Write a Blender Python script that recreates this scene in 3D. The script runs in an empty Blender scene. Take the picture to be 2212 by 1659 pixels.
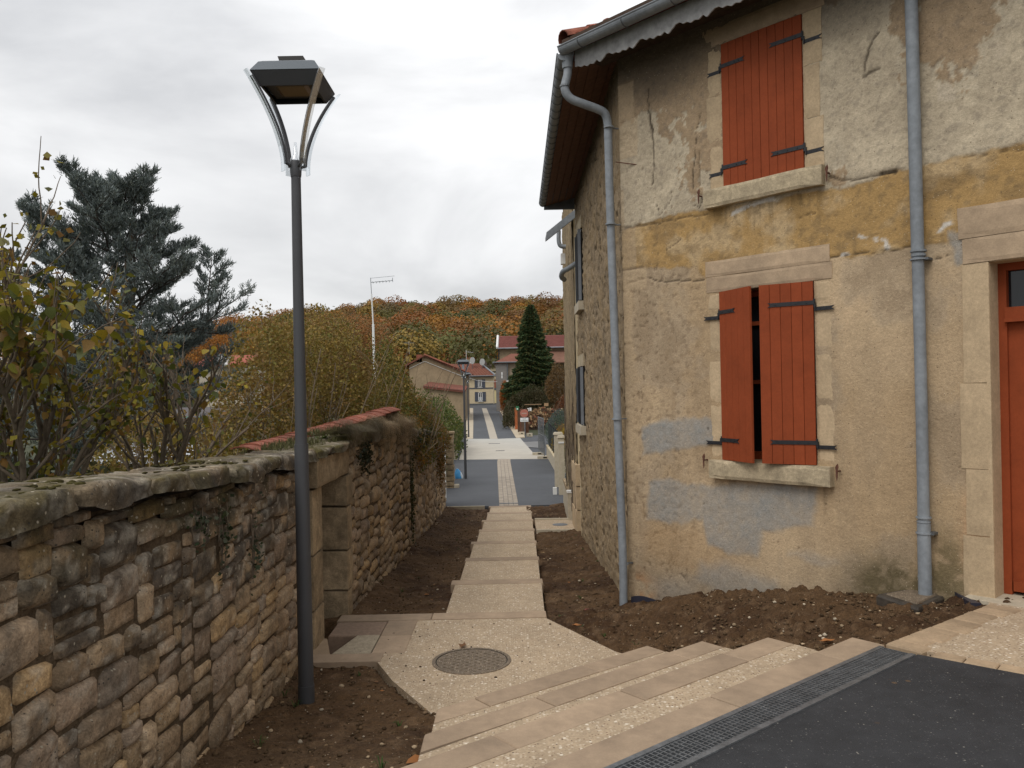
import bpy, math, random
import numpy as np
from mathutils import Vector, Matrix

scene = bpy.context.scene
# ------------------------------------------------------------------ camera
CAM_Z = 1.75
F_PX = 1750.0          # focal length in units of a 2212 px wide frame
ROLL = 0.02
HOR = 840.0
cam_data = bpy.data.cameras.new('camera')
cam = bpy.data.objects.new('camera', cam_data)
scene.collection.objects.link(cam)
cam.matrix_world = Matrix.Translation((0, 0, CAM_Z)) @ Matrix.Rotation(math.radians(90), 4, 'X') @ Matrix.Rotation(-ROLL, 4, 'Z')
cam_data.sensor_width = 36
cam_data.lens = 36 * F_PX / 2212
cam_data.shift_y = 10.5 / 2212
cam_data.clip_start = 0.05
cam_data.clip_end = 3000
scene.camera = cam

# ------------------------------------------------------------------ world: overcast sky
world = bpy.data.worlds.new('World')
scene.world = world
world.use_nodes = True
nt = world.node_tree
nt.nodes.clear()
def N(tree, typ, **kw):
    n = tree.nodes.new(typ)
    for k, v in kw.items():
        setattr(n, k, v)
    return n
SUN_EL, SUN_AZ = math.radians(52), math.radians(215)
tc = N(nt, 'ShaderNodeTexCoord')
sky = N(nt, 'ShaderNodeTexSky', sky_type='NISHITA')
sky.sun_disc = False
sky.sun_elevation = SUN_EL
sky.sun_rotation = SUN_AZ
mp = N(nt, 'ShaderNodeMapping')
mp.inputs['Scale'].default_value = (1.0, 1.0, 2.6)
nt.links.new(tc.outputs['Generated'], mp.inputs['Vector'])
n1 = N(nt, 'ShaderNodeTexNoise'); n1.inputs['Scale'].default_value = 2.2; n1.inputs['Detail'].default_value = 7; n1.inputs['Roughness'].default_value = 0.5
n1.inputs['Distortion'].default_value = 0.35
mp.inputs['Location'].default_value = (0.35, 0.1, 0.62)
nt.links.new(mp.outputs[0], n1.inputs['Vector'])
cr = N(nt, 'ShaderNodeValToRGB')
cr.color_ramp.elements[0].position = 0.30; cr.color_ramp.elements[0].color = (5.3, 5.4, 5.6, 1)
cr.color_ramp.elements[1].position = 0.72; cr.color_ramp.elements[1].color = (12.0, 12.0, 12.0, 1)
e = cr.color_ramp.elements.new(0.48); e.color = (8.0, 8.05, 8.15, 1)
nt.links.new(n1.outputs['Fac'], cr.inputs[0])
# clouds are a little darker and greyer low down
sep = N(nt, 'ShaderNodeSeparateXYZ'); nt.links.new(tc.outputs['Generated'], sep.inputs[0])
mr = N(nt, 'ShaderNodeMapRange'); mr.inputs['From Min'].default_value = 0.0; mr.inputs['From Max'].default_value = 0.42
mr.inputs['To Min'].default_value = 0.72; mr.inputs['To Max'].default_value = 1.12
nt.links.new(sep.outputs['Z'], mr.inputs['Value'])
mul = N(nt, 'ShaderNodeMixRGB', blend_type='MULTIPLY'); mul.inputs[0].default_value = 1
nt.links.new(cr.outputs[0], mul.inputs[1]); nt.links.new(mr.outputs[0], mul.inputs[2])
mix = N(nt, 'ShaderNodeMixRGB'); mix.inputs[0].default_value = 0.95
nt.links.new(sky.outputs[0], mix.inputs[1]); nt.links.new(mul.outputs[0], mix.inputs[2])
bg = N(nt, 'ShaderNodeBackground'); bg.inputs['Strength'].default_value = 0.1
nt.links.new(mix.outputs[0], bg.inputs['Color'])
wo = N(nt, 'ShaderNodeOutputWorld'); nt.links.new(bg.outputs[0], wo.inputs[0])

sun_d = bpy.data.lights.new('sun', 'SUN'); sun_d.energy = 1.3; sun_d.angle = math.radians(30); sun_d.color = (1, 0.96, 0.9)
sun = bpy.data.objects.new('sun', sun_d); scene.collection.objects.link(sun)
sdir = Vector((math.sin(SUN_AZ) * math.cos(SUN_EL), math.cos(SUN_AZ) * math.cos(SUN_EL), math.sin(SUN_EL)))
sun.rotation_euler = sdir.to_track_quat('Z', 'Y').to_euler()
scene.view_settings.view_transform = 'Standard'
scene.view_settings.look = 'None'
scene.view_settings.exposure = 0.12
scene.view_settings.gamma = 1.0
scene.view_settings.use_curve_mapping = False
scene.cycles.max_bounces = 6
scene.cycles.diffuse_bounces = 3
scene.cycles.transparent_max_bounces = 8

# ------------------------------------------------------------------ geometry helpers
rs = np.random.RandomState(7)
WL = {}
COL = scene.collection

def ray(px, py):
    a, b = px - 1106.0, py - HOR
    c, s = math.cos(ROLL), math.sin(ROLL)
    return (a * c - b * s) / F_PX, -(a * s + b * c) / F_PX
def atz(px, py, z):
    u, w = ray(px, py); Y = (z - CAM_Z) / w
    return np.array((u * Y, Y, z))
def aty(px, py, Y):
    u, w = ray(px, py)
    return np.array((u * Y, Y, CAM_Z + w * Y))
def road_z(Y):
    return np.interp(Y, [8.6, 23.2, 39.9, 53.7, 160], [-.62, -1.60, -1.683, -1.49, 0.0])
def gp(px, py, dz=0.0):
    u, w = ray(px, py); Y = 30.0
    for _ in range(60):
        Y = .5 * Y + .5 * (float(road_z(Y)) - CAM_Z) / w
    return np.array((u * Y, Y, float(road_z(Y)) + dz))

def _h(ix, iy, iz, seed):
    h = (ix.astype(np.int64) * 374761393 + iy.astype(np.int64) * 668265263 + iz.astype(np.int64) * 2147483647 + seed * 974711) & 0xffffffff
    h = ((h ^ (h >> 13)) * 1274126177) & 0xffffffff
    h = ((h ^ (h >> 16)) * 2246822519) & 0xffffffff
    h = h ^ (h >> 15)
    return (h & 0xffffff) / float(0xffffff)
def vn(x, y, z=0.0, seed=0):
    x, y, z = np.broadcast_arrays(np.asarray(x, float), np.asarray(y, float), np.asarray(z, float))
    ix, iy, iz = np.floor(x), np.floor(y), np.floor(z)
    fx, fy, fz = x - ix, y - iy, z - iz
    fx, fy, fz = [f * f * (3 - 2 * f) for f in (fx, fy, fz)]
    r = 0
    for dx in (0, 1):
        for dy in (0, 1):
            for dz in (0, 1):
                r = r + _h(ix + dx, iy + dy, iz + dz, seed) * (fx if dx else 1 - fx) * (fy if dy else 1 - fy) * (fz if dz else 1 - fz)
    return r
def fbm(x, y, z=0.0, oct=4, seed=0, gain=.5):
    r, a, t = 0, 1.0, 0
    x, y, z = np.asarray(x, float), np.asarray(y, float), np.asarray(z, float)
    for i in range(oct):
        r = r + a * vn(x * 2 ** i, y * 2 ** i, z * 2 ** i, seed + i * 17); t += a; a *= gain
    return r / t
def sst(a, b, x):
    t = np.clip((x - a) / (b - a), 0, 1); return t * t * (3 - 2 * t)

def props(o, label=None, cat=None, group=None, kind=None):
    if label: o['label'] = label
    if cat: o['category'] = cat
    if group: o['group'] = group
    if kind: o['kind'] = kind
    return o
def thing(name, loc, label, cat, group=None, kind=None):
    o = bpy.data.objects.new(name, None); COL.objects.link(o)
    o.empty_display_size = .2
    o.location = tuple(float(v) for v in loc)
    WL[o.name] = np.array(loc, float)
    return props(o, label, cat, group, kind)
def mk(name, V, Fc, mat, parent=None, col=None, smooth=False, loc=None):
    """one mesh object; V in world coordinates, Fc an index array (n,3)/(n,4) or a list of tuples"""
    V = np.asarray(V, float)
    if parent is not None:
        org = WL[parent.name]; off = np.zeros(3)
    else:
        org = np.array(loc if loc is not None else (0, 0, 0), float); off = org
    me = bpy.data.meshes.new(name)
    Vl = V - org
    if isinstance(Fc, np.ndarray):
        n, k = Fc.shape
        me.vertices.add(len(Vl)); me.vertices.foreach_set('co', Vl.astype(np.float32).ravel())
        me.loops.add(n * k); me.loops.foreach_set('vertex_index', Fc.astype(np.int32).ravel())
        me.polygons.add(n); me.polygons.foreach_set('loop_start', np.arange(0, n * k, k, dtype=np.int32))
        try: me.polygons.foreach_set('loop_total', np.full(n, k, dtype=np.int32))
        except Exception: pass
        me.update(calc_edges=True)
    else:
        me.from_pydata([tuple(v) for v in Vl], [], [tuple(int(i) for i in f) for f in Fc]); me.update()
    if col is not None:
        col = np.asarray(col, float)
        if col.ndim == 1: col = np.tile(col, (len(V), 1))
        a = me.color_attributes.new('Col', 'FLOAT_COLOR', 'POINT')
        c4 = np.ones((len(V), 4), np.float32); c4[:, :3] = col[:, :3]
        a.data.foreach_set('color', c4.ravel())
    if smooth:
        me.polygons.foreach_set('use_smooth', np.ones(len(me.polygons), bool))
    if mat is not None: me.materials.append(mat)
    o = bpy.data.objects.new(name, me); COL.objects.link(o)
    o.location = tuple(off)
    if parent is not None:
        o.parent = parent
    WL[o.name] = org
    return o

BF = [(0, 3, 2, 1), (4, 5, 6, 7), (0, 1, 5, 4), (1, 2, 6, 5), (2, 3, 7, 6), (3, 0, 4, 7)]
class MB:
    """collects shapes of one object"""
    def __init__(s): s.V = []; s.F = []; s.C = []; s.n = 0
    def add(s, V, Fc, col=None):
        V = np.asarray(V, float)
        s.V.append(V); s.F.extend([tuple(int(i) + s.n for i in f) for f in Fc]); s.n += len(V)
        c = np.asarray(col if col is not None else (1, 1, 1), float)
        s.C.append(np.tile(c, (len(V), 1)) if c.ndim == 1 else c)
        return s
    def box(s, o, a, b, c, col=None):
        o, a, b, c = [np.asarray(t, float) for t in (o, a, b, c)]
        return s.add([o, o + a, o + a + b, o + b, o + c, o + a + c, o + a + b + c, o + b + c], BF, col)
    def abox(s, x0, x1, y0, y1, z0, z1, col=None):
        return s.box((x0, y0, z0), (x1 - x0, 0, 0), (0, y1 - y0, 0), (0, 0, z1 - z0), col)
    def tube(s, P, R, n=8, col=None, caps=True):
        V, Fc = tube(P, R, n, caps); return s.add(V, Fc, col)
    def poly(s, P, z0, z1, col=None):
        """prism from a plan polygon"""
        P = [np.asarray(p, float)[:2] for p in P]; n = len(P)
        zt = z1 if hasattr(z1, '__len__') else [z1] * n
        V = [(p[0], p[1], z0) for p in P] + [(p[0], p[1], zt[i]) for i, p in enumerate(P)]
        Fc = [tuple(range(n, 2 * n)), tuple(range(n - 1, -1, -1))] + [(i, (i + 1) % n, n + (i + 1) % n, n + i) for i in range(n)]
        return s.add(V, Fc, col)
    def build(s, name, mat, parent=None, smooth=False, loc=None, usecol=False):
        V = np.vstack(s.V)
        return mk(name, V, s.F, mat, parent, np.vstack(s.C) if usecol else None, smooth, loc)

def tube(P, R, n=8, caps=True):
    P = np.asarray(P, float); m = len(P)
    R = np.full(m, R, float) if np.isscalar(R) else np.asarray(R, float)
    T = np.gradient(P, axis=0) if m > 1 else np.array([[0, 0, 1.]])
    T /= np.linalg.norm(T, axis=1)[:, None] + 1e-9
    up = np.array((0, 0, 1.)) if abs(T[0][2]) < .9 else np.array((1., 0, 0))
    a = np.cross(T[0], up); a /= np.linalg.norm(a)
    V = []
    for i in range(m):
        a = a - T[i] * np.dot(a, T[i]); a /= np.linalg.norm(a) + 1e-9
        b = np.cross(T[i], a)
        for k in range(n):
            t = 2 * math.pi * k / n
            V.append(P[i] + R[i] * (math.cos(t) * a + math.sin(t) * b))
    Fc = []
    for i in range(m - 1):
        for k in range(n):
            k2 = (k + 1) % n
            Fc.append((i * n + k, i * n + k2, (i + 1) * n + k2, (i + 1) * n + k))
    if caps:
        c0 = len(V); V = V + V[:n] + V[(m - 1) * n:m * n]
        Fc.append(tuple(c0 + k for k in range(n - 1, -1, -1))); Fc.append(tuple(c0 + n + k for k in range(n)))
    return np.array(V), Fc
def bezier(P, n):
    """smooth curve through points (Catmull-Rom)"""
    P = [np.asarray(p, float) for p in P]; P = [2 * P[0] - P[1]] + P + [2 * P[-1] - P[-2]]
    out = []
    for i in range(1, len(P) - 2):
        for t in np.linspace(0, 1, n, endpoint=False):
            p0, p1, p2, p3 = P[i - 1:i + 3]
            out.append(.5 * ((2 * p1) + (-p0 + p2) * t + (2 * p0 - 5 * p1 + 4 * p2 - p3) * t * t + (-p0 + 3 * p1 - 3 * p2 + p3) * t ** 3))
    out.append(P[-2]); return np.array(out)
def gridF(nu, nv):
    i, j = np.meshgrid(np.arange(nu - 1), np.arange(nv - 1), indexing='ij')
    a = (i * nv + j).ravel()
    return np.stack([a, a + nv, a + nv + 1, a + 1], 1)
def inpoly(x, y, P):
    r = np.zeros(x.shape, bool); n = len(P)
    for i in range(n):
        x1, y1 = P[i][:2]; x2, y2 = P[(i + 1) % n][:2]
        c = ((y1 > y) != (y2 > y)) & (x < (x2 - x1) * (y - y1) / (y2 - y1 + 1e-12) + x1)
        r ^= c
    return r
def copy_tree(o, loc, label=None, group=None):
    c = o.copy(); COL.objects.link(c); c.location = loc
    if label: c['label'] = label
    if group: c['group'] = group
    kids = {}
    for ch in bpy.data.objects:
        if ch.parent: kids.setdefault(ch.parent.name, []).append(ch)
    for ch in kids.get(o.name, []):
        d = ch.copy(); COL.objects.link(d); d.parent = c
        for g in kids.get(ch.name, []):
            f = g.copy(); COL.objects.link(f); f.parent = d
    return c

# ------------------------------------------------------------------ materials
def mat(name, base=(.5, .5, .5), rough=.8, metal=0.0, attr=False, noise=None, bump=None, speck=None, spec=.4, rnd=None, trans=0.0, coord='Object'):
    """noise=(scale, amount[, detail]) value mottling; bump=(scale, strength, dist); speck=[(scale, threshold, colour, edge)], rnd = per object brightness spread"""
    m = bpy.data.materials.new(name); m.use_nodes = True
    t = m.node_tree; L = t.links; bs = t.nodes['Principled BSDF']
    bs.inputs['Roughness'].default_value = rough; bs.inputs['Metallic'].default_value = metal
    bs.inputs['Specular IOR Level'].default_value = spec
    cd = N(t, 'ShaderNodeTexCoord').outputs[coord]
    if attr:
        a = N(t, 'ShaderNodeAttribute'); a.attribute_name = 'Col'; cur = a.outputs['Color']
    else:
        r = N(t, 'ShaderNodeRGB'); r.outputs[0].default_value = (*base, 1); cur = r.outputs[0]
    for nz in (noise if isinstance(noise, list) else [noise] if noise else []):
        n = N(t, 'ShaderNodeTexNoise'); n.inputs['Scale'].default_value = nz[0]; n.inputs['Detail'].default_value = nz[2] if len(nz) > 2 else 5
        n.inputs['Roughness'].default_value = .6
        L.new(cd, n.inputs['Vector'])
        g = N(t, 'ShaderNodeMapRange'); g.inputs['From Min'].default_value = .3; g.inputs['From Max'].default_value = .7
        g.inputs['To Min'].default_value = 1 - nz[1]; g.inputs['To Max'].default_value = 1 + nz[1]
        L.new(n.outputs['Fac'], g.inputs['Value'])
        x = N(t, 'ShaderNodeMixRGB', blend_type='MULTIPLY'); x.inputs[0].default_value = 1
        L.new(cur, x.inputs[1]); L.new(g.outputs[0], x.inputs[2]); cur = x.outputs[0]
    for sc_, th, c_, ed in (speck or []):
        v = N(t, 'ShaderNodeTexVoronoi'); v.inputs['Scale'].default_value = sc_
        L.new(cd, v.inputs['Vector'])
        # a share of the cells (by their random colour) carries a chip
        s_ = N(t, 'ShaderNodeSeparateColor'); L.new(v.outputs['Color'], s_.inputs[0])
        a1 = N(t, 'ShaderNodeMath', operation='LESS_THAN'); a1.inputs[1].default_value = th; L.new(s_.outputs[0], a1.inputs[0])
        a2 = N(t, 'ShaderNodeMapRange'); a2.inputs['From Min'].default_value = ed; a2.inputs['From Max'].default_value = ed * .6
        L.new(v.outputs['Distance'], a2.inputs['Value'])
        a3 = N(t, 'ShaderNodeMath', operation='MULTIPLY'); L.new(a1.outputs[0], a3.inputs[0]); L.new(a2.outputs[0], a3.inputs[1])
        x = N(t, 'ShaderNodeMixRGB'); L.new(a3.outputs[0], x.inputs[0]); L.new(cur, x.inputs[1]); x.inputs[2].default_value = (*c_, 1)
        cur = x.outputs[0]
    if rnd:
        oi = N(t, 'ShaderNodeObjectInfo'); g = N(t, 'ShaderNodeMapRange')
        g.inputs['To Min'].default_value = 1 - rnd; g.inputs['To Max'].default_value = 1 + rnd
        L.new(oi.outputs['Random'], g.inputs['Value'])
        x = N(t, 'ShaderNodeMixRGB', blend_type='MULTIPLY'); x.inputs[0].default_value = 1
        L.new(cur, x.inputs[1]); L.new(g.outputs[0], x.inputs[2]); cur = x.outputs[0]
    L.new(cur, bs.inputs['Base Color'])
    if bump:
        prev = None
        for b in (bump if isinstance(bump, list) else [bump]):
            n = N(t, 'ShaderNodeTexNoise'); n.inputs['Scale'].default_value = b[0]; n.inputs['Detail'].default_value = 4
            L.new(cd, n.inputs['Vector'])
            bn = N(t, 'ShaderNodeBump'); bn.inputs['Strength'].default_value = b[1]; bn.inputs['Distance'].default_value = b[2]
            L.new(n.outputs['Fac'], bn.inputs['Height'])
            if prev: L.new(prev, bn.inputs['Normal'])
            prev = bn.outputs[0]
        L.new(prev, bs.inputs['Normal'])
    if trans:
        tr = N(t, 'ShaderNodeBsdfTranslucent'); L.new(cur, tr.inputs[0])
        mx = N(t, 'ShaderNodeMixShader'); mx.inputs[0].default_value = trans
        out = t.nodes['Material Output']
        L.new(bs.outputs[0], mx.inputs[1]); L.new(tr.outputs[0], mx.inputs[2]); L.new(mx.outputs[0], out.inputs[0])
    return m
def glassy(name, tint=(.9, .95, .97), alpha=.35, rough=.05):
    m = bpy.data.materials.new(name); m.use_nodes = True; t = m.node_tree; t.nodes.clear()
    tr = N(t, 'ShaderNodeBsdfTransparent'); tr.inputs[0].default_value = (*tint, 1)
    gl = N(t, 'ShaderNodeBsdfGlossy'); gl.inputs['Roughness'].default_value = rough; gl.inputs[0].default_value = (.9, .93, .95, 1)
    mx = N(t, 'ShaderNodeMixShader'); mx.inputs[0].default_value = alpha
    o = N(t, 'ShaderNodeOutputMaterial')
    t.links.new(tr.outputs[0], mx.inputs[1]); t.links.new(gl.outputs[0], mx.inputs[2]); t.links.new(mx.outputs[0], o.inputs[0])
    return m

M = {}
M['gravel'] = mat('washed_gravel_concrete', (.42, .32, .215), .9, noise=[(2.2, .12), (12, .10), (60, .18)], bump=[(110, .5, .006)],
                  speck=[(48, .38, (.56, .46, .34), .5), (60, .24, (.22, .14, .085), .42), (36, .12, (.74, .66, .54), .42), (60, .06, (.08, .06, .045), .35)])
M['slab'] = mat('sawn_sandstone', (.335, .245, .165), .8, noise=[(2.2, .2), (14, .10), (120, .08)], bump=[(90, .25, .003)], rnd=.13)
M['slab_far'] = mat('sandstone_edging', (.36, .26, .165), .85, noise=[(8, .15), (60, .1)], rnd=.22)
M['asphalt'] = mat('fresh_asphalt', (.030, .031, .034), .75, noise=[(1.2, .25), (9, .18), (150, .3)], bump=[(160, .9, .008)],
                   speck=[(42, .05, (.32, .30, .26), .22), (80, .14, (.09, .09, .09), .4), (6, .05, (.085, .055, .035), .16), (11, .04, (.11, .07, .04), .2)])
M['road'] = mat('grey_road_asphalt', (.068, .072, .080), .8, noise=[(.6, .12), (6, .08), (90, .15)], bump=[(120, .4, .006)])
M['soil'] = mat('bare_soil', attr=True, rough=.95, noise=[(30, .28), (140, .35)], bump=[(60, .8, .02), (170, .6, .008)], spec=.2,
                speck=[(38, .035, (.34, .25, .16), .25), (75, .03, (.42, .33, .24), .3)])
M['stone'] = mat('old_limestone', attr=True, rough=.95, noise=[(9, .22), (40, .28), (130, .22)], bump=[(22, .7, .02), (80, .7, .008)], spec=.2,
                 speck=[(70, .07, (.045, .04, .035), .35), (48, .10, (.33, .29, .22), .4)])
M['mortar'] = mat('dark_mortar', (.095, .069, .044), 1.0, noise=[(20, .4)], bump=[(60, 1, .02)], spec=.1)
M['render'] = mat('lime_render', attr=True, rough=.95, noise=[(1.7, .06), (16, .07), (48, .13), (150, .16)], bump=[(45, .5, .010), (130, .6, .006)], spec=.2,
                  speck=[(60, .035, (.12, .085, .05), .3), (80, .04, (.60, .50, .36), .3)])
M['rough_render'] = mat('pitted_rubble_render', attr=True, rough=.95, noise=[(25, .15), (110, .2)], bump=[(70, .9, .02)], spec=.2,
                        speck=[(34, .07, (.045, .035, .025), .3), (55, .07, (.42, .36, .27), .35)])
M['ashlar'] = mat('dressed_stone', (.47, .355, .225), .9, noise=[(5, .12), (40, .10), (160, .1)], bump=[(60, .3, .006)], rnd=.08, spec=.25)
M['paint'] = mat('terracotta_shutter_paint', (.255, .055, .019), .7, noise=[(3, .10), (14, .06), (60, .07)], bump=[(30, .12, .003)], rnd=.05, spec=.15)
M['iron'] = mat('black_iron', (.028, .028, .031), .5, metal=.3, noise=[(30, .2)])
M['rust'] = mat('rusty_iron', (.11, .045, .028), .85, noise=[(40, .35)])
M['zinc'] = mat('zinc', (.225, .245, .265), .6, metal=.08, noise=[(2.5, .16), (20, .12)], bump=[(8, .12, .004)])
M['zinc_dark'] = mat('weathered_zinc', (.13, .14, .15), .5, metal=.5, noise=[(6, .2)])
M['wood_soffit'] = mat('brown_soffit_boards', (.12, .055, .03), .8, noise=[(12, .25)])
M['valance'] = mat('grey_painted_valance', (.30, .295, .29), .8, noise=[(14, .25)])
M['tile'] = mat('clay_tile', (.24, .085, .055), .85, noise=[(7, .3), (40, .2)], bump=[(40, .4, .01)], rnd=.25, spec=.2)
M['tile_far'] = mat('red_roof_tile', attr=True, rough=.85, noise=[(1.5, .15)], spec=.2)
M['pole'] = mat('grey_coated_steel', (.066, .067, .071), .55, metal=.2, noise=[(3, .08)])
M['lid'] = mat('grey_lamp_lid', (.10, .115, .13), .4, metal=.3)
M['under'] = mat('lamp_underside', (.085, .080, .075), .5)
M['clear'] = glassy('clear_acrylic', (.93, .95, .96), .22, .08)
M['bulb'] = glassy('glass_cone', (.96, .97, .98), .25, .15)
M['pane'] = mat('dark_window_glass', (.012, .014, .016), .08, spec=.6)
M['steel'] = mat('galvanised_steel', (.20, .21, .22), .5, metal=.7, noise=[(10, .25), (50, .2)])
M['dark'] = mat('dark_interior', (.01, .009, .008), 1)
M['iron_cover'] = mat('cast_iron_cover', (.17, .13, .09), .7, noise=[(20, .25), (90, .3)], bump=[(90, .8, .01)], speck=[(60, .25, (.42, .34, .25), .4)])
M['white'] = mat('white_paint', (.72, .72, .70), .6)
M['cream'] = mat('cream_render', (.60, .50, .33), .9, noise=[(2, .06), (30, .06)])
M['concrete'] = mat('pale_concrete', (.46, .40, .30), .9, noise=[(8, .14), (60, .1)], bump=[(60, .3, .006)])
M['bark'] = mat('grey_brown_bark', (.13, .10, .07), .95, noise=[(20, .3)], bump=[(40, .6, .01)])
M['twig'] = mat('pale_twigs', (.19, .145, .095), .95, noise=[(10, .3)])
M['leaf'] = mat('leaf', attr=True, rough=.6, trans=.3, noise=[(15, .15)], spec=.3)
M['needle'] = mat('needles', attr=True, rough=.7, spec=.25, trans=.1)
M['grass'] = mat('dry_grass', attr=True, rough=.8, trans=.2)
M['moss'] = mat('moss', (.075, .065, .018), 1, noise=[(30, .4)], bump=[(80, 1, .02)])
M['col'] = mat('painted_surface', attr=True, rough=.8, noise=[(6, .08)])
M['pavers'] = mat('sandstone_pavers', (.31, .26, .205), .85, noise=[(3, .12), (30, .12)], rnd=.16)
M['plaza'] = mat('pale_paving', attr=True, rough=.7, noise=[(1.5, .08), (20, .08)])
M['log'] = mat('cut_log_ends', (.27, .17, .09), .9, noise=[(20, .3)], rnd=.5)
M['ground'] = mat('garden_ground', (.045, .05, .022), 1, noise=[(.5, .3), (5, .3)])
M['plain_brown'] = mat('dark_wood', (.06, .038, .026), .9, noise=[(12, .3)])
# ================================================================== SETTING
GROUND_Z = -2.6
def hill_z(X, Y):
    X = np.asarray(X, float); Y = np.asarray(Y, float)
    r = X / np.maximum(Y, 30)
    top = np.interp(r, [-1.2, -.62, -.40, -.28, -.18, 0, .12, .5], [.30, .42, .66, .88, .98, 1.0, 1.0, .8])
    h = np.interp(Y, [0, 140, 200, 430, 520, 900, 3000], [0, 1.2, 7, 38, 41, 34, 20]) * top
    return GROUND_Z + h + 2.0 * (fbm(X / 60, Y / 60, 0, 3, 5) - .5) * sst(150, 260, Y)
gx = np.concatenate([np.linspace(-1800, -400, 12), np.linspace(-360, 200, 90), np.linspace(260, 1800, 12)])
gy = np.concatenate([np.linspace(-60, 130, 20), np.linspace(140, 560, 70), np.linspace(620, 2400, 14)])
GX, GY = np.meshgrid(gx, gy, indexing='ij')
GZ = hill_z(GX, GY)
props(mk('ground', np.stack([GX.ravel(), GY.ravel(), GZ.ravel()], 1), gridF(len(gx), len(gy)), M['ground'], smooth=True), kind='structure')

# garden level behind the left wall, falling away to the left
X_ = np.linspace(-26, -2.15, 60); Y_ = np.linspace(-2, 32, 110)
A, B = np.meshgrid(X_, Y_, indexing='ij')
Z = np.interp(A, [-26, -14, -7, -3, -2.2], [-2.7, -2.2, -.9, .25, .45]) - .045 * np.clip(B - 6, 0, 40) + .15 * fbm(A, B, 0, 3, 3) - 2.0 * sst(22.5, 25.5, B)
props(mk('garden_ground', np.stack([A.ravel(), B.ravel(), Z.ravel()], 1), gridF(60, 110), M['ground'], smooth=True), kind='structure')

# ---- near asphalt, top pad, landing --------------------------------
E1 = np.array((.7746, .6325)); N1 = np.array((.6325, -.7746))      # along the drain, towards the camera
G0 = np.array((2.391, 5.347))                                      # far right end of the drain's far edge
GW = .235                                                          # drain width
def gpt(t, o): return G0 + t * E1 + o * N1
nr = gpt(0, GW); 
pb = [atz(1975, 1412, 0)[:2], atz(2212, 1457, 0)[:2]]
dpb = (pb[1] - pb[0]) / np.linalg.norm(pb[1] - pb[0])
P = [gpt(-6.5, GW), nr, pb[0] + .02 * dpb, pb[0] + 9 * dpb, np.array((9, -6)), np.array((-4, -6))]
props(MB().poly(P, -.4, 0).build('asphalt_road_surface', M['asphalt']), kind='structure')

# drain
dr = thing('drainage_channel', (*gpt(-2.2, GW / 2), 0), 'galvanised steel drainage grating channel between the top sandstone step and black asphalt', 'drain grate')
for o0, o1, nm in ((0, .032, 'channel_rail'), (GW - .032, GW, 'channel_rail')):
    a = gpt(-6.2, o0)
    MB().box((*a, -.25), (*(6.2 * E1), 0), (*((o1 - o0) * N1), 0), (0, 0, .258)).build(nm, M['steel'], dr)
a = gpt(-6.2, .034); MB().box((*a, -.25), (*(6.2 * E1), 0), (*((GW - .068) * N1), 0), (0, 0, .17)).build('channel_bed', M['dark'], dr)
for k in range(6):
    g = MB(); t0 = -6.18 + k * 1.03
    for j in range(6):
        o = .036 + j * (GW - .078) / 5
        a = gpt(t0, o); g.box((*a, -.022), (*(1.02 * E1), 0), (*(.006 * N1), 0), (0, 0, .026))
    for j in range(34):
        a = gpt(t0 + j * .0305 + .006, .036); g.box((*a, -.020), (*(.008 * E1), 0), (*((GW - .072) * N1), 0), (0, 0, .026))
    g.build('grating_panel', M['steel'], dr)

# ---- the flight of steps -------------------------------------------
steps = thing('stone_steps', (0.8, 5.6, -.62), None, None, kind='structure')
XL = -.57
lines = [((1.117, 6.912), .765, -.465, .20), ((1.493, 6.517), .81, -.31, .21), ((1.888, 6.084), .80, -.155, .22), ((2.300, 5.553), .8165, 0.0, .25)]
def chamfer_slab(pts, z0, z1, c=.008):
    """plan quad prism with a chamfered top"""
    P = np.array([p[:2] for p in pts]); ctr = P.mean(0); n = len(P)
    d = P - ctr; I = ctr + d * (1 - c / np.linalg.norm(d, axis=1))[:, None]
    V = [(*p, z0) for p in P] + [(*p, z1 - c) for p in P] + [(*p, z1) for p in I]
    Fc = [tuple(range(2 * n, 3 * n))]
    for i in range(n):
        j = (i + 1) % n
        Fc += [(i, j, n + j, n + i), (n + i, n + j, 2 * n + j, 2 * n + i)]
    return np.array(V), Fc
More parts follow.
